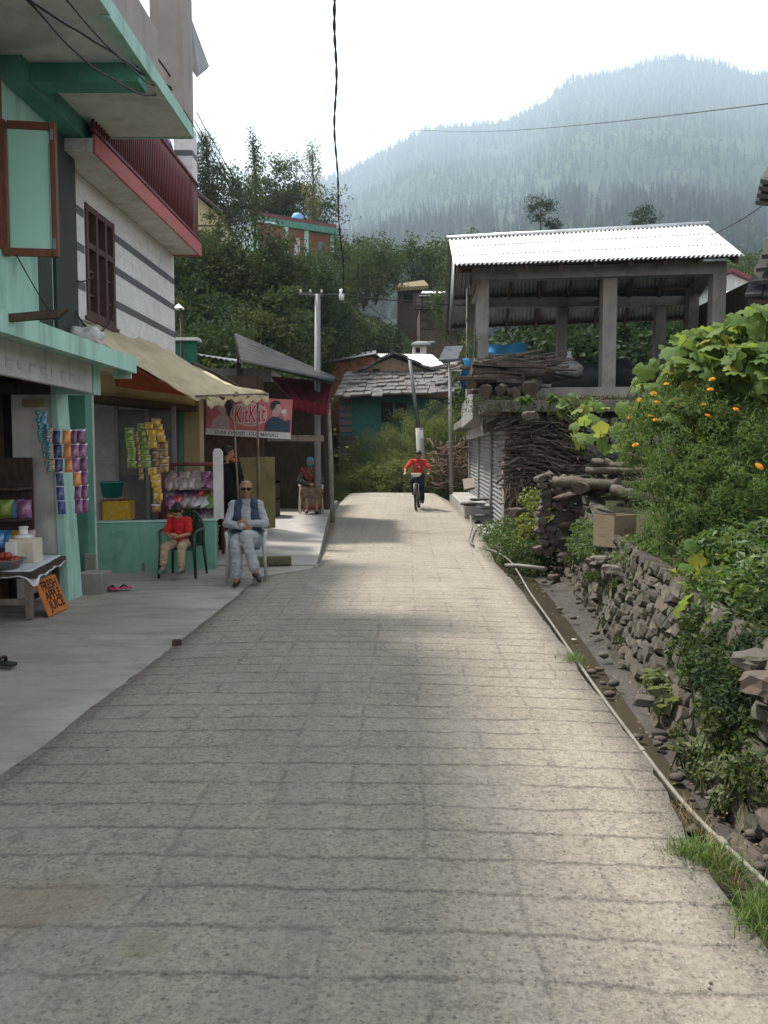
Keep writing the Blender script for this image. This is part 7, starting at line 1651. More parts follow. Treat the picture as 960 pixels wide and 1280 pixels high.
# ---- distinct trees on the skyline
def conifer(name, label, loc, h, rad, seed, mt='lf_conifer', group=None, dens=1.0, droop=.25):
    rng = np.random.default_rng(seed); t = thing(name, label, 'tree', loc, 0, group); mb = MB()
    mb.tube([(0, 0, -1), (.03*h, 0, h*.5), (0, 0, h)], [.028*h, .016*h, .003*h], 7); L_ = []
    nw = int(20*dens)+6
    for w_ in range(nw):
        f = (w_+.5)/nw; z = h*(.12+.86*f); rr = rad*(1-f)**.8*(.75+.5*rng.random())+.05
        for b_ in range(6):
            a = rng.random()*6.28; ln = rr*(.6+.5*rng.random()); e = np.array((math.cos(a)*ln, math.sin(a)*ln, z-droop*ln+.12*ln*rng.normal())); s_ = np.array((0, 0, z))
            mb.tube([s_, e], [.012*h*(1-f)+.004, .004], 4, cap=False)
            k = int(26*dens*(.4+ln/rad)); tt = rng.random(k)**.7; q = s_+(e-s_)*tt[:, None]+rng.normal(size=(k, 3))*np.array((.07, .07, .045))*rad*1.1; L_.append(q)
    mb.build('trunk', M['bark'], t, local=True)
    leaf_obj('crown', np.concatenate(L_), M[mt], .075*h*.55, t, NEEDLE, up=.6, seed=seed, local=True)
    return t
conifer('pine_tree', 'tall ragged pine against the white sky beside the red balcony', (P(258, 250, 44).x, 44, P(258, 262, 44).z-1.5), P(258, 165, 44).z-P(258, 262, 44).z+1.5, 3.0, 5, dens=1.35)
def poplar(label, px, ytop, ybot, Y, rad, seed, mt, dens=1.0):
    b_ = P(px, ybot, Y); h = P(px, ytop, Y).z-b_.z; t = thing('poplar_tree', label, 'tree', b_, 0); rng = np.random.default_rng(seed); mb = MB()
    mb.tube([(0, 0, -2), (.1, 0, h*.5), (0, 0, h*.97)], [.10, .07, .012], 6); pts = []
    for k in range(int(70*dens)):
        f = rng.random(); z = h*(.05+.9*f); rr = rad*(math.sin(math.pi*min(1, .22+.78*(1-f)))**.8)*(1.0 if f < .8 else .6); a = rng.random()*6.28; q = np.array((math.cos(a)*rr*rng.random(), math.sin(a)*rr*rng.random(), z))
        mb.tube([(0, 0, max(0, z-.9)), q], [.02, .006], 4, cap=False); pts.append(q+rng.normal(size=(34, 3))*np.array((.16, .16, .45)))
    mb.build('trunk', M['bark'], t, local=True); leaf_obj('crown', np.concatenate(pts), M[mt], .17, t, LEAF, up=.1, seed=seed, local=True)
poplar('thin spire shaped poplar left of the long green trimmed house', 318, 165, 290, 52, .55, 3, 'lf_bank2', .8)
poplar('pale feathery poplar standing behind the long green trimmed house', 391, 178, 300, 62, .85, 4, 'lf_poplar', .9)
def round_tree(label, px, py, Y, r, seed, mt, leaf, nc=50, per=40, cl=.32, base=None, bare=False):
    c = P(px, py, Y); zb_ = base if base is not None else c.z-r[2]*1.8; t = thing('tree', label, 'tree', (c.x, Y, zb_), 0); rng = np.random.default_rng(seed); H_ = c.z-zb_
    pts = crown_pts((0, 0, H_), r, nc, per, cl, rng, .45, .75); leaf_obj('crown', pts, M[mt], leaf, t, LEAF, seed=seed, local=True)
    mb = MB(); rg_ = random.Random(seed)
    mb.tube([(0, 0, -1), (.1, 0, H_*.5), (0, 0, H_)], [.12, .09, .04], 7)
    for k in range(8):
        a = rg_.random()*6.28; e = Vector((math.cos(a)*r[0]*.7, math.sin(a)*r[1]*.7, H_+r[2]*rg_.uniform(-.4, .5))); mb.tube([(0, 0, H_*.6), Vector((e.x*.4, e.y*.4, (H_*.75+e.z)/2)), e], [.05, .035, .012], 5)
    mb.build('trunk', M['bark'], t, local=True)
round_tree('broad rounded tree against the sky behind the thin poplar spire', 346, 238, 68, (3.4, 3, 2.6), 1, 'lf_bank2', .24, 110, 70)
round_tree('wide dark tree on the skyline between the two poplars', 362, 264, 70, (5.0, 3, 2.3), 2, 'lf_bank', .26, 120, 70)
round_tree('grey green loose tree right of the tall pine', 285, 250, 46, (1.7, 1.7, 2.0), 3, 'lf_conifer', .2, 70, 60)
round_tree('leafy shrub crown in front of the cream house gable', 262, 292, 37, (.9, .8, 1.1), 4, 'lf_bank2', .15, 30, 40)
round_tree('lone pollarded dark tree showing above the pavilion roof ridge', 675, 262, 80, (1.5, 1.4, 1.3), 6, 'lf_dark', .24, 26, 46, .4, base=P(675, 300, 80).z)
round_tree('low dark bush right of the pollarded tree above the pavilion roof', 695, 281, 80, (1.0, 1, .8), 7, 'lf_dark', .22, 20, 40, .4)
round_tree('dark rounded tree top over the middle of the pavilion roof', 803, 274, 80, (1.6, 1.4, 1.5), 8, 'lf_dark', .24, 30, 45, .36)

# ---- bushes where the road ends
G5 = 'feathery green bushes at the end of the road'
pr5 = [shrub_proto('bush', 'feathery olive green bush at the end of the road', (1.2, 1.0, 1.1), M['lf_bush'], .11, 90, 60, 81, G5, tpl=NEEDLE, cl=.3, cat='bush'), [False]]
pr6 = [shrub_proto('bush', 'leafy green bush at the end of the road behind the cyclist', (1.1, .9, 1.0), M['lf_bush'], .10, 80, 60, 82, G5+' behind the cyclist', cl=.3, cat='bush'), [False]]
for px, py, Y, s_, w_ in ((440, 615, 29, .8, 0), (460, 605, 29.5, 1.0, 1), (480, 598, 30, 1.1, 0), (500, 600, 29, 1.0, 1), (520, 600, 30.5, 1.1, 0), (545, 605, 30, .9, 1), (555, 600, 31.5, 1.0, 0), (470, 570, 32, 1.1, 0), (500, 562, 32, 1.2, 0), (530, 552, 33, 1.3, 0), (555, 555, 33, 1.1, 0), (445, 595, 31.5, 1.0, 0), (575, 585, 33, .9, 0), (512, 535, 34.5, 1.0, 0), (545, 532, 34.5, 1.1, 0), (455, 640, 28.3, .6, 1), (490, 640, 28.3, .7, 1), (530, 645, 28.5, .6, 1), (432, 630, 28, .5, 1)):
    pr = pr6 if w_ else pr5; q = P(px, py, Y); put(pr[0], pr[1], (q.x, Y, q.z-1.1*s_), rg.random()*6, s_)
mb = MB(); rg2 = random.Random(6)
for k in range(260):
    c = P(rg2.uniform(543, 585), rg2.uniform(560, 612), rg2.uniform(28.5, 30.5)); a = rg2.random()*3.1; mb.tube([c, c+Vector((math.cos(a)*.6, rg2.uniform(-.3, .3), math.sin(a)*.45))], .02, 4)
mb.build('brush_heap', mat('reddish_brush', (.20, .13, .10), (.11, .07, .055), .95, 5, .2), label='heap of reddish cut brush to the right of the leaning pole', cat='brush', kind='stuff')

# ---- right bank: pumpkin vine, marigolds, weeds, grass
def lobed():
    vs = [(0, 0, .0)]; n = 20; z = lambda x, y: .06*math.cos(9*math.atan2(x, y))*math.hypot(x, y)*2-.55*(x*x+y*y)+.10*abs(x)
    for rr in (.5, 1):
        for k in range(n):
            a = -math.pi/2+2*math.pi*(k+.5)/n; r = .5*rr*(1+.085*math.cos(5*(a-math.pi/2))+.03*math.cos(11*a))*(1 if k not in (0, n-1) else .66)
            x, y = r*math.cos(a), r*math.sin(a); vs.append((x, y, z(x, y)))
    return vs, [(0, 1+k, 1+(k+1) % n, 1+(k+1) % n) for k in range(0)]+[(1+k, 1+n+k, 1+n+(k+1) % n, 1+(k+1) % n) for k in range(n)]+[(0, 1+k, 1+(k+1) % n, 1+(k+2) % n) for k in range(0, n, 2)]
PUMP = lobed()
def vine(name, label, region, n, size, seed, mt='lf_pumpkin', face=(0, -.55, .8), stems=True):
    """leaves held on stalks over a mound; region(rng) gives a place on the mound"""
    rng = np.random.default_rng(seed); rgv = random.Random(seed); pts = np.array([region(rgv) for _ in range(n)])
    nz = rng.normal(size=(n, 3))*.45+np.array(face); nz /= np.linalg.norm(nz, axis=1, keepdims=True); t_ = rng.normal(size=(n, 3)); x = np.cross(t_, nz); x /= np.linalg.norm(x, axis=1, keepdims=True); y = np.cross(nz, x)
    Mx = np.stack([x, y, nz], axis=2); V, Fa = inst(PUMP[0], PUMP[1], Mx, pts, size*(.55+.8*rng.random(n)))
    base = pts.mean(axis=0); t = thing(name, label, 'plant', base-np.array((0, 0, .5)))
    np_obj('leaves', V, Fa, M[mt], t, smooth=True)
    if stems:
        mb = MB(); order = sorted(range(n), key=lambda k: pts[k][0])
        for k in range(0, n, 1):
            p_ = Vector(pts[k]); q = p_+Vector((rgv.uniform(-.12, .12), rgv.uniform(.02, .15), -rgv.uniform(.1, .28))); mb.tube([q, p_.lerp(q, .4)+Vector((0, 0, .02)), p_], .0045, 4, cap=False)
        for k in range(8):
            a = Vector(pts[rgv.randrange(n)])+Vector((0, .06, -.12)); b_ = Vector(pts[rgv.randrange(n)])+Vector((0, .06, -.12)); m_ = a.lerp(b_, .5)-Vector((0, 0, .08)); mb.tube([a, m_, b_], .008, 5, cap=False)
        mb.build('stems', M['lf_weed'], t)
    return t
def mound(px, py, rgv, j=.15):
    """depth of the planted bank below a given place"""
    Y = interp([(370, 7.6), (430, 7.2), (520, 7.0), (600, 6.7), (680, 6.2), (760, 5.3), (850, 4.3), (960, 3.6)], py)
    Y += interp([(700, 2.6), (760, 1.6), (830, .6), (900, 0), (960, -.35)], px)*interp([(370, 1), (600, .8), (700, .35), (900, .0)], py)
    return P(px, py, Y+rgv.uniform(-j, j*2))
def rgn_top(rgv):
    while True:
        px, py = rgv.uniform(835, 975), rgv.uniform(372, 480)
        if py > interp([(800, 470), (835, 428), (870, 412), (900, 402), (930, 392), (960, 372)], px): return mound(px, py, rgv, .25)
vine('pumpkin_vine', 'large leaved pumpkin vine climbing over the top of the right bank', rgn_top, 230, .19, 3)
def rgn_mid(rgv):
    while True:
        px, py = rgv.uniform(795, 880), rgv.uniform(418, 560)
        if py > interp([(795, 470), (835, 428), (880, 412)], px) and py < interp([(795, 500), (880, 560)], px): return mound(px, py, rgv, .2)
vine('pumpkin_vine', 'pumpkin leaves between the terrace edge and the marigolds', rgn_mid, 60, .19, 5)
def rgn_left(rgv): return P(rgv.uniform(715, 812), rgv.uniform(505, 565), rgv.uniform(10.4, 12.2)) if rgv.random() < .75 else P(rgv.uniform(700, 725), rgv.uniform(490, 520), 13)
vine('pumpkin_vine', 'trailing pumpkin vine reaching left over the brushwood stack', rgn_left, 46, .21, 7)
def rgn_low(rgv): return mound(rgv.uniform(838, 970), rgv.uniform(680, 800), rgv, .2)
vine('pumpkin_vine', 'broad leaved plant spilling over the dry wall at the lower right', rgn_low, 50, .17, 9)
def rgn_dark(rgv): return mound(rgv.uniform(880, 975), rgv.uniform(470, 640), rgv, .2)+Vector((0, .25, 0))
vine('pumpkin_vine', 'darker pumpkin leaves behind the right hand marigolds', rgn_dark, 70, .22, 13)
# the dark inside of the planted bank
mb = MB()
def core(i, j):
    px = 848+157*i; py = interp([(700, 600), (760, 545), (800, 495), (850, 440), (900, 420), (960, 390), (1000, 380)], px); bt = interp([(700, 640), (740, 665), (800, 705), (870, 765), (930, 835), (960, 870), (1000, 900)], px); py = py+18+(max(py+30, bt)-py)*j
    class Z: 
        @staticmethod
        def uniform(a, b_): return 0
    q = mound(px, py, Z); return q+Vector((.16, .55+.08*noise.noise(q*3), -.10))
mb.patch(core, 30, 24, 0, True); mb.build('planted_bank', M['soil'], label='earth bank under the pumpkin and marigold plants', cat='bank')
# marigold plants
FL = [(652, 514+0)]
flowers = [(800, 500), (817, 492), (833, 480), (822, 503), (813, 520), (786, 523), (890, 474), (888, 487), (880, 506), (885, 520), (920, 512), (949, 583), (794, 556), (820, 525)]
rgm = random.Random(31)
mplants = [(800, 545, 835, 610), (830, 520, 850, 630), (862, 515, 865, 640), (895, 520, 895, 640), (930, 540, 930, 650), (960, 560, 960, 660), (845, 580, 845, 650), (910, 590, 910, 655), (880, 600, 880, 660), (945, 620, 945, 670)]
mp_obj = []
for k, (px, py, bx0, by0) in enumerate(mplants):
    class U0:
        @staticmethod
        def uniform(a, b_): return 0
    c = mound(px, py, U0); b_ = mound(bx0, by0, U0)+Vector((0, .15, -.25)); rng = np.random.default_rng(200+k)
    t = thing('marigold_plant', 'feathery green marigold plant showing no flowers on the right bank', 'plant', b_, 0, 'marigold plants without near flowers')
    pts = crown_pts(c, (.30, .28, .34), 46, 46, .34, rng, .35, .9); leaf_obj('foliage', pts, M['lf_marigold'], .055, t, NEEDLE, up=.35, seed=k)
    lo = crown_pts(b_.lerp(c, .45), (.24, .20, .34), 30, 40, .36, rng, .3, .9); leaf_obj('low_foliage', lo, M['lf_marigold'], .055, t, NEEDLE, up=.35, seed=k+40)
    mb = MB()
    for s_ in range(3): mb.tube([b_, b_.lerp(c, .5)+Vector((rgm.uniform(-.08, .08), rgm.uniform(-.08, .08), 0)), c+Vector((rgm.uniform(-.2, .2), rgm.uniform(-.2, .2), rgm.uniform(.05, .3)))], [.009, .007, .004], 5)
    mb.build('stem', M['lf_weed'], t); mp_obj.append((t, c))
FLM = None
for k, (px, py) in enumerate(flowers):
    q = mound(px, py, U0)+Vector((-.02, -.30, .03)); q = P(px, py, q.y)
    t = min(mp_obj, key=lambda a: (a[1]-q).length)[0]; mb = MB(); big = (.044 if k == 11 else .031)*rgm.uniform(.8, 1.15)
    tl_ = Matrix.Rotation(R(rgm.uniform(10, 60)), 3, 'X') @ Matrix.Rotation(R(rgm.uniform(-30, 30)), 3, 'Y')
    for ring, (r_, z_, n_) in enumerate(((1, 0, 13), (.78, .3, 11), (.5, .5, 8), (.22, .6, 5))):
        for a in range(n_):
            an = 2*math.pi*a/n_+ring*.4; d = Vector((math.cos(an), math.sin(an), 0)); s_ = Vector((-d.y, d.x, 0)); e = Vector((0, 0, 1))
            tilt = tl_
            o_ = [tilt @ v_ for v_ in (d*.08*big+e*z_*big*.6, d*r_*big*.75+s_*big*.26+e*(z_*.8)*big, d*r_*big*1.05+e*(z_*.75)*big, d*r_*big*.75-s_*big*.26+e*(z_*.8)*big)]
            mb.add([q+v_ for v_ in o_], [(0, 1, 2, 3)])
    fl = mb.build('flower', M['flower'], t); mb = MB(); mb.tube([q+Vector((0, .12, -.22)), q+Vector((0, .03, -.06)), q], [.004, .005, .012], 5); mb.build('flower_stalk', M['lf_weed'], fl)
    t['flowers'] = 1
nf = {}
for k, (t, c) in enumerate(mp_obj):
    if t.get('flowers'):
        del t['flowers']; px = mplants[k][0]; nf[k] = 1
        t['label'] = {0: 'flowering marigold plant farthest left on the bank', 1: 'marigold plant with the dense cluster of orange flowers below the terrace edge', 2: 'flowering marigold plant in the middle of the bank', 3: 'marigold plant with upright orange flowers beside the pumpkin leaves', 4: 'marigold plant with one small flower right of the others', 5: 'marigold plant with the largest orange flower at the right edge'}.get(k, 'marigold plant with a single low orange flower, nearest the brushwood stack'); t['group'] = 'flowering marigold plants'
    else: pass
# weeds: herb clumps
def herb(label, pts_fn, n, size, mt, seed, tpl=LEAF, name='weed', stems=24, up=.6, group=None):
    rgv = random.Random(seed); pts = np.array([pts_fn(rgv) for _ in range(n)]); zmin = np.quantile(pts[:, 2], .1)
    t = thing(name, label, 'plant', (pts[:, 0].mean(), pts[:, 1].mean(), zmin), 0, group); leaf_obj('leaves', pts, M[mt], size, t, tpl, up=up, seed=seed)
    mb = MB()
    for k in range(stems):
        e = Vector(pts[rgv.randrange(n)]); mb.tube([(e.x+rgv.uniform(-.05, .05), e.y+.05, zmin-.12), (e.x, e.y+.02, (e.z+zmin)/2), e], [.006, .005, .002], 4, cap=False)
    mb.build('stem', M['lf_weed'], t); return t
def blobs(cs, r):
    def f(rgv):
        px, py, Y = rgv.choice(cs); c = P(px, py, Y); 
        while True:
            v_ = Vector((rgv.uniform(-1, 1), rgv.uniform(-1, 1), rgv.uniform(-1, 1)))
            if v_.length < 1: break
        return c+Vector((v_.x*r[0], v_.y*r[1], v_.z*r[2]))
    return f
herb('bright green grassy weeds at the foot of the shop corner pillar', blobs([(628, 668, 14.2), (640, 660, 14), (622, 690, 13.6), (640, 680, 13.6), (650, 690, 13), (615, 665, 14.8)], (.28, .3, .25)), 2600, .07, 'lf_weed', 1)
herb('yellow green bush by the brushwood stack', blobs([(660, 655, 13.3), (668, 640, 13.4), (676, 660, 13), (655, 670, 13.1), (690, 650, 13), (664, 622, 13.6)], (.22, .25, .2)), 1300, .07, 'lf_yellow', 2)
herb('dense dark green weeds overhanging the ditch below the brushwood stack', blobs([(650, 700, 12.4), (665, 692, 12.2), (680, 700, 12), (640, 695, 12.8), (672, 712, 11.8), (655, 715, 11.9), (688, 680, 12)], (.24, .3, .2)), 2600, .075, 'lf_bank', 3)
herb('green weeds round the cardboard box', blobs([(735, 690, 9.2), (722, 680, 9.6), (742, 672, 9.3), (728, 660, 9.8), (750, 690, 9.0)], (.16, .2, .12)), 1500, .05, 'lf_weed', 4)
herb('low green weeds on the wall top right of the cardboard box', blobs([(800, 680, 8.1), (820, 690, 7.7), (800, 700, 7.8), (840, 680, 7.7), (825, 660, 8.2), (850, 700, 7.2), (785, 700, 8.2), (855, 660, 7.8)], (.22, .22, .12)), 3600, .05, 'lf_weed', 5)
herb('pointed leaved weeds at the right edge below the marigolds', blobs([(880, 690, 6.2), (905, 680, 6.2), (930, 690, 5.8), (950, 670, 5.8), (945, 700, 5.5), (915, 665, 6.4), (860, 650, 7.2)], (.2, .22, .14)), 1500, .08, 'lf_weed', 6)
herb('mixed weeds hanging over the wall face at the right', blobs([(880, 780, 5.0), (900, 800, 4.7), (925, 790, 4.6), (945, 780, 4.5), (890, 830, 4.5), (915, 850, 4.25), (935, 830, 4.2), (870, 810, 4.9), (950, 760, 4.6)], (.15, .16, .11)), 2600, .05, 'lf_bank', 7)
herb('dark nettle like weeds in the wall at the right edge', blobs([(890, 850, 4.4), (905, 880, 4.1), (920, 900, 3.95), (930, 870, 4.0), (945, 810, 4.2)], (.12, .14, .10)), 1300, .05, 'lf_dark', 8)
herb('pale dusty leaves at the wall foot beside the ditch', blobs([(818, 850, 5.25), (830, 870, 5.0), (838, 885, 4.85), (826, 858, 5.1)], (.08, .1, .07)), 120, .10, 'lf_dusty', 9, LEAFW, stems=10)
herb('small dry rosette of leaves on the ditch floor', blobs([(852, 930, 4.35), (846, 936, 4.3)], (.04, .05, .02)), 36, .06, 'lf_dusty', 10, LEAFW, stems=4)
herb('limp weeds at the wall foot near the right edge', blobs([(890, 960, 4.0), (905, 1000, 3.75), (885, 930, 4.1), (915, 960, 3.75)], (.08, .1, .06)), 420, .05, 'lf_dusty', 11)
herb('weeds growing out of the dry wall below the box', blobs([(760, 705, 8.4), (740, 720, 8.6), (775, 730, 7.8), (795, 740, 7.4), (820, 745, 6.9), (845, 760, 6.3), (715, 700, 9.6)], (.12, .14, .06)), 1500, .04, 'lf_bank2', 12)
herb('brown withered stalks above the cardboard box', blobs([(868, 610, 8.2), (850, 625, 8.4), (830, 625, 8.8)], (.2, .2, .2)), 300, .08, 'lf_dry', 14, NEEDLE)
herb('bright trailing leaves at the top of the brushwood stack', blobs([(655, 500, 14.9), (690, 498, 14.6), (735, 505, 13.5)], (.16, .12, .08)), 90, .12, 'lf_weed', 15, LEAFW)
herb('orange flowered plant at the left corner of the pavilion', blobs([(586, 425, 16.6), (592, 420, 16.6), (583, 435, 16.5)], (.16, .12, .2)), 260, .05, 'lf_weed', 16)
herb('light green weeds spilling over the middle of the dry wall', blobs([(842, 772, 6.0), (860, 790, 5.6), (852, 815, 5.4), (878, 812, 5.1), (870, 845, 4.9), (895, 860, 4.6), (835, 745, 6.5)], (.13, .14, .10)), 2200, .045, 'lf_weed', 21)
herb('leafy weeds hanging over the wall at the lower right photo edge', blobs([(930, 905, 3.95), (945, 930, 3.8), (915, 930, 3.95), (955, 960, 3.65), (938, 890, 4.05), (955, 880, 3.95), (925, 870, 4.1), (950, 905, 3.85)], (.11, .12, .09)), 2300, .042, 'lf_weed', 22)
herb('yellowing tall weeds along the wall top at the right', blobs([(880, 735, 5.5), (905, 730, 5.2), (930, 735, 5.0), (955, 720, 4.9), (860, 720, 6.2), (895, 760, 5.1), (940, 760, 4.7)], (.16, .18, .14)), 1500, .06, 'lf_weed', 23)
herb('dense weeds drooping over the wall top opposite the wet ditch', blobs([(800, 728, 7.3), (822, 745, 6.7), (838, 765, 6.2), (850, 785, 5.8), (812, 765, 6.7), (862, 800, 5.5), (880, 790, 5.2)], (.12, .14, .09)), 2400, .045, 'lf_bank', 31)
herb('tall mixed weeds covering the wall near the right photo edge', blobs([(935, 840, 4.1), (952, 850, 4.0), (915, 820, 4.5), (945, 800, 4.3), (905, 905, 4.0), (895, 885, 4.25), (958, 985, 3.5), (940, 970, 3.65)], (.12, .13, .10)), 2600, .045, 'lf_bank2', 32)
herb('creeping green weeds at the wall foot along the ditch', blobs([(780, 800, 6.9), (800, 835, 6.2), (760, 775, 7.8), (855, 915, 4.6), (880, 965, 4.1), (870, 945, 4.3)], (.10, .10, .05)), 700, .035, 'lf_bank2', 24)
herb('tangle of weeds on the bank between cardboard box and marigolds', blobs([(830, 650, 8.0), (860, 640, 7.5), (845, 660, 7.7), (820, 700, 7.4), (840, 715, 6.9), (805, 690, 8.0)], (.22, .22, .16)), 2600, .05, 'lf_marigold', 25, NEEDLE)
tx_ = [P(560+9*k, 502-.6*k, 15.15) for k in range(0, 30)]
herb('straggling weeds and moss along the rough terrace edge', lambda rgv: (lambda q: Vector((q.x+rgv.uniform(-.15, .15), q.y-.02+rgv.uniform(-.05, .15), 2.66+rgv.uniform(-.22, .09))))(rgv.choice(tx_)), 1500, .055, 'lf_bank2', 26)
# grass
def blade_tpl():
    vs = []; 
    for k in range(4):
        t = k/3; w_ = .022*(1-t)**.7+.001; y = .42*t*t; z = t*(1-.22*t*t); vs += [(-w_, y, z), (w_, y, z)]
    return vs, [(2*k, 2*k+1, 2*k+3, 2*k+2) for k in range(3)]
BL_ = blade_tpl()
def grass(label, cs, n, h, seed, mt='lf_grass', name='grass_tuft', kind=None, lean=.5, cat='grass'):
    rng = np.random.default_rng(seed); L_, = [np.array([ (lambda c: (c[0]+rng.normal()*c[3], c[1]+rng.normal()*c[3], c[2]))(cs[rng.integers(len(cs))]) for _ in range(n)])]
    a = rng.random(n)*6.28; ti = np.abs(rng.normal(size=n))*lean; ca, sa, ct, st_ = np.cos(a), np.sin(a), np.cos(ti), np.sin(ti); Z = np.zeros(n)
    Rz = np.stack([np.stack([ca, -sa, Z], 1), np.stack([sa, ca, Z], 1), np.stack([Z, Z, Z+1], 1)], 1); Rx = np.stack([np.stack([Z+1, Z, Z], 1), np.stack([Z, ct, st_], 1), np.stack([Z, -st_, ct], 1)], 1)
    V, Fa = inst(BL_[0], BL_[1], Rz @ Rx, L_, h*(.5+.8*rng.random(n))); return np_obj(name, V, Fa, M[mt], label=label, cat=cat, kind=kind)
gg = lambda px, py, s_, z=-.012: (*G(px, py, z), s_)
grass('thick green grass tuft growing over the right road edge', [gg(872, 1075, .05), gg(895, 1082, .05), gg(880, 1070, .06), gg(858, 1072, .035), gg(908, 1090, .04)], 650, .095, 1)
grass('second grass tuft cut by the right photo edge', [gg(950, 1150, .04), gg(962, 1170, .05), gg(972, 1140, .05)], 520, .115, 2)
grass('small grass tuft on the road edge further up the pipe', [gg(710, 824, .05), gg(715, 828, .05)], 200, .09, 3)
grass('short grass along the gutter bend near the weeds', [gg(612, 697, .09, 0), gg(620, 702, .07, 0), gg(603, 692, .08, 0)], 260, .10, 4, mt='lf_weed')
grass('sparse dry grass between road edge and pipe', [gg(850+10*k, 1010+14*k, .03) for k in range(8)], 130, .10, 5, 'lf_dry')
grass('green grass at the wall foot by the right photo edge', [gg(945, 1010, .05, -.05), gg(955, 1030, .05, -.05), gg(960, 985, .05, 0)], 260, .11, 6)
tx = [P(690+12*k, 492-.3*k, 15.5+.25*(k % 3)) for k in range(15)]
grass('fringe of dry and green grass along the terrace edge', [(q.x, q.y, 2.66, .14) for q in tx], 2600, .20, 7, 'lf_dry', kind='stuff'); grass('green blades in the grass fringe along the terrace edge', [(q.x, q.y, 2.66, .16) for q in tx], 1200, .20, 8, 'lf_grass', kind='stuff')
rng = np.random.default_rng(14); gp = [(x_, y_, terr(x_, y_), .06) for x_, y_ in zip(2.5+2.6*rng.random(500), 2.6+5.6*rng.random(500))]
grass('rough grass and weeds over the top of the right bank', gp, 6000, .16, 12, kind='stuff')
# leaf litter on the verge
rng = np.random.default_rng(4); pts = []
for k in range(700):
    y = 2.4+rng.random()*10; x = interp(ROAD_R, y)+.1+(wallx(y)-interp(ROAD_R, y)-.1)*rng.random()**.5; pts.append((x, y, -.115+.07*((x-interp(ROAD_R, y))/(wallx(y)-interp(ROAD_R, y)))))
leaf_obj('leaf_litter', np.array(pts), M['lf_dry'], .025, None, LEAF, up=2.5, seed=3, label='dead leaves lying along the ditch', cat='leaves', kind='stuff')
# ------------------------------------------------------------------ the mountain across the valley
RIDGE = [(-900, 330), (-300, 330), (0, 320), (200, 285), (300, 262), (380, 237), (400, 228), (435, 216), (480, 190), (534, 163), (580, 158), (633, 154), (680, 128), (715, 99), (773, 91), (808, 79), (843, 73), (895, 79), (925, 90), (960, 96), (1100, 120), (1400, 170), (1900, 260)]
YN, YF = 330.0, 2700.0
def mt_pt(px, s):
    Y = YN*(YF/YN)**s
    y0 = 425-30*sstep(300, 900, px); y1 = interp(RIDGE, px)+2.5*noise.noise(Vector((px*.02, 0, 5)))
    py = y0+(y1-y0)*(.80*s+.20*s*s)
    q = P(px, py, Y); nz = noise.fractal(Vector((q.x*.0022, q.y*.0016, 0)), 1.0, 2.0, 4)
    q.z += nz*Y*.022*math.sin(math.pi*min(1, s))**.6*(1 if s < .97 else 0)
    return q
m, nt, out = _nodes('forested_slope'); p = nt.nodes.new('ShaderNodeBsdfPrincipled'); v = coords(nt, 'Object')
a = noisef(nt, v, .006, 8, .6); b_ = noisef(nt, v, .05, 6, .7)
col = mixc(nt, rampf(nt, a, .45, .62), (.022, .036, .024), (.06, .075, .04)); col = mixc(nt, rampf(nt, b_, .45, .65, 0, .7), col, (.03, .045, .025))
L(nt, col, p.inputs['Base Color']); p.inputs['Roughness'].default_value = 1; p.inputs['Specular IOR Level'].default_value = 0; L(nt, p.outputs[0], out.inputs['Surface'])
mb = MB(); PX = [-900+22*k for k in range(128)]; SS = [k/70 for k in range(71)]
vs = [mt_pt(px, s) for px in PX for s in SS]; w_ = len(SS)
vs_back = [Vector((q.x*1.25, q.y*1.2, -50)) for q in (mt_pt(px, 1.0) for px in PX)]
mb.add(vs, [(i*w_+j, (i+1)*w_+j, (i+1)*w_+j+1, i*w_+j+1) for i in range(len(PX)-1) for j in range(w_-1)], 0, True)
bb = len(mb.v); mb.v += [tuple(q) for q in vs_back]
for i in range(len(PX)-1): mb.f.append((i*w_+w_-1, (i+1)*w_+w_-1, bb+i+1, bb+i)); mb.m.append(0); mb.sm.append(True)
mb.build('mountain', m, kind='structure', origin=(0, 0, 0))
# conifers
def con_tpl(seed, tiers=6, sides=6):
    r_ = random.Random(seed); vs, fs = [], []
    for t in range(tiers):
        f = t/tiers; z0 = .06+.90*f; z1 = z0+.30*(1-f*.55); rr = .125*(1-f)**.85+.012; b = len(vs)
        vs.append((r_.uniform(-.005, .005), r_.uniform(-.005, .005), min(1, z1)))
        for k in range(sides):
            a = 2*math.pi*(k+r_.random()*.7)/sides; q = rr*r_.uniform(.5, 1.25); vs.append((q*math.cos(a), q*math.sin(a), z0-.03*r_.random()))
        fs += [(b, b+1+k, b+1+(k+1) % sides) for k in range(sides)]
    return vs, fs
def lump_tpl(seed):
    r_ = random.Random(seed); vs, fs = [], []
    for c in range(9):
        o = Vector((r_.uniform(-.2, .2), r_.uniform(-.2, .2), r_.uniform(.22, .62))); q = r_.uniform(.12, .2); b = len(vs)
        vs += [tuple(o+Vector(d)*q*r_.uniform(.7, 1.2)) for d in ((1, 0, 0), (-1, 0, 0), (0, 1, 0), (0, -1, 0), (0, 0, 1), (0, 0, -1))]
        fs += [(b+4, b, b+2), (b+4, b+2, b+1), (b+4, b+1, b+3), (b+4, b+3, b), (b+5, b+2, b), (b+5, b+1, b+2), (b+5, b+3, b+1), (b+5, b, b+3)]
    return vs, fs
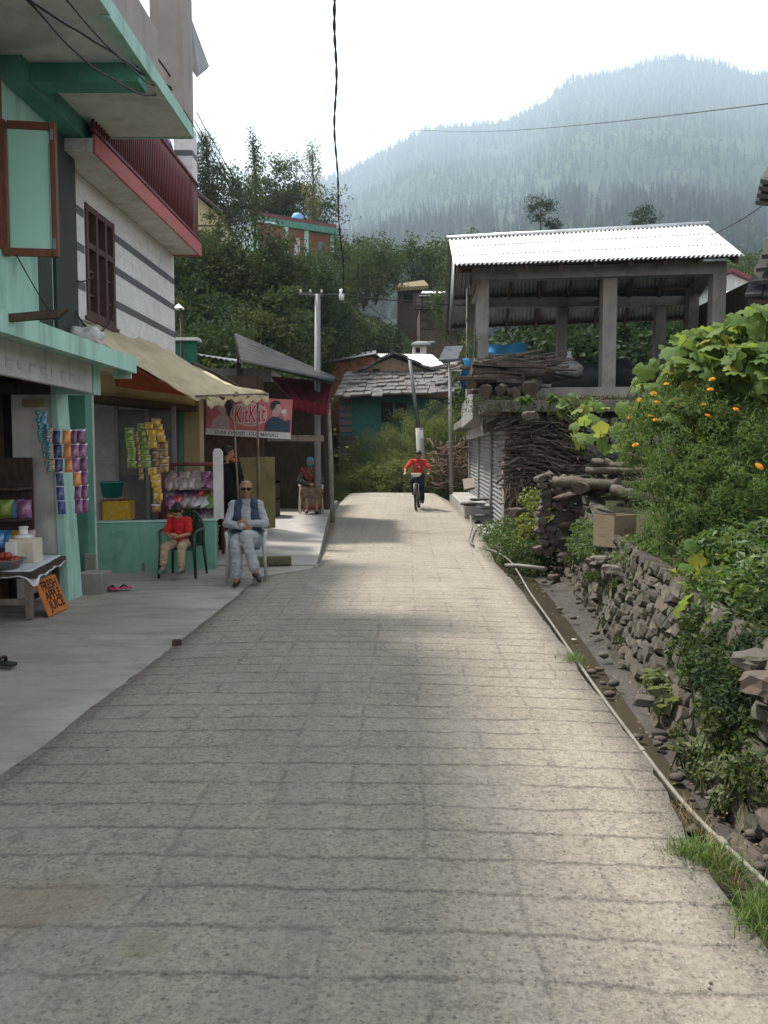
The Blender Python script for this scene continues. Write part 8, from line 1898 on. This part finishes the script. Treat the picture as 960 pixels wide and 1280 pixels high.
def treemat(name, c1, c2):
    m, nt, out = _nodes(name); p = nt.nodes.new('ShaderNodeBsdfPrincipled'); g = nt.nodes.new('ShaderNodeNewGeometry'); oi = nt.nodes.new('ShaderNodeObjectInfo')
    f = mth(nt, 'FRACT', mth(nt, 'ADD', g.outputs['Random Per Island'], oi.outputs['Random']))
    L(nt, mixc(nt, f, c1, c2), p.inputs['Base Color']); p.inputs['Roughness'].default_value = .95; p.inputs['Specular IOR Level'].default_value = .05
    tr = nt.nodes.new('ShaderNodeBsdfTranslucent'); tr.inputs['Color'].default_value = c4(c2); mx = nt.nodes.new('ShaderNodeMixShader'); mx.inputs[0].default_value = .1
    L(nt, p.outputs[0], mx.inputs[1]); L(nt, tr.outputs[0], mx.inputs[2]); L(nt, mx.outputs[0], out.inputs['Surface']); return m
TM = treemat('distant_conifer_green', (.014, .030, .022), (.034, .054, .034)); TB = treemat('distant_broadleaf_green', (.05, .072, .032), (.10, .125, .05))
rgf = np.random.default_rng(2); tpls = [con_tpl(k) for k in range(5)]+[lump_tpl(k) for k in range(3)]
cand = []
while len(cand) < 16500:
    Y = math.sqrt(rgf.uniform(380**2, YF**2)) if rgf.random() < .72 else rgf.uniform(380, 1100); s = math.log(Y/YN)/math.log(YF/YN); px = rgf.uniform(-250, 1250)
    dn = noise.noise(Vector((px*.018, s*9, 2)))
    if Y < 1500 and dn < -.18 and rgf.random() < .85: continue
    cand.append((px, s, Y))
for k in range(900): cand.append((rgf.uniform(250, 1250), 1-abs(rgf.normal())*.012, YF))
near = sorted([c for c in cand if c[2] < 640], key=lambda c: c[2])[:170]; nearset = set(id(c) for c in near)
parts = {True: [], False: []}; groups = {}
for c in cand:
    if id(c) in nearset: continue
    px, s, Y = c; con = rgf.random() < (.84 if s < .75 else .97); k = rgf.integers(5) if con else 5+rgf.integers(3)
    groups.setdefault(int(k), []).append((mt_pt(px, min(s, 1)), rgf.uniform(17, 30) if con else rgf.uniform(9, 16)))
for con in (True, False):
    P_ = []
    for k, lst in groups.items():
        if (k < 5) != con: continue
        n = len(lst); a = rgf.random(n)*6.28; ca, sa, Z = np.cos(a), np.sin(a), np.zeros(n); Rz = np.stack([np.stack([ca, -sa, Z], 1), np.stack([sa, ca, Z], 1), np.stack([Z, Z, Z+1], 1)], 1)
        P_.append(inst(tpls[k][0], tpls[k][1], Rz, np.array([np.array(q)-np.array((0, 0, 1.5)) for q, h in lst]), np.array([h for q, h in lst])))
    V, Fa = join_np(P_); np_obj('forest' if con else 'broadleaf_forest', V, Fa, TM if con else TB, label='conifer forest covering the hazy mountain' if con else 'paler broadleaved trees scattered in the mountain forest', cat='forest', kind='stuff', origin=(0, 0, 0))
PC = []
for k in range(3):
    v_, f_ = con_tpl(20+k, 13, 9); me_o = np_obj('conifer', np.array(v_), np.array(f_), TM, origin=(0, 0, 0)); PC.append(me_o.data); bpy.data.objects.remove(me_o)
for px, s, Y in near:
    q = mt_pt(px, s); o = bpy.data.objects.new('conifer', PC[rgf.integers(3)]); COL.objects.link(o); o.location = q-Vector((0, 0, 1)); h = rgf.uniform(15, 27); o.scale = (h, h, h); o.rotation_euler = (0, 0, rgf.random()*6)
    tag(o, 'tall dark conifer on the lower slope of the mountain', 'tree', 'conifers on the lower mountain slope')
# ------------------------------------------------------------------ the air
mb = MB(); mb.box(-3300, 3300, -600, 3700, -85, 1420); 
m = bpy.data.materials.new('valley_haze'); m.use_nodes = True; nt = m.node_tree; nt.nodes.clear(); out = nt.nodes.new('ShaderNodeOutputMaterial')
pv = nt.nodes.new('ShaderNodeVolumePrincipled'); pv.inputs['Color'].default_value = (.62, .79, .97, 1); pv.inputs['Density'].default_value = .00042; pv.inputs['Anisotropy'].default_value = .35
L(nt, pv.outputs[0], out.inputs['Volume']); mb.build('haze', m, kind='stuff', origin=(0, 0, 0), label='pale blue haze filling the valley', cat='haze')
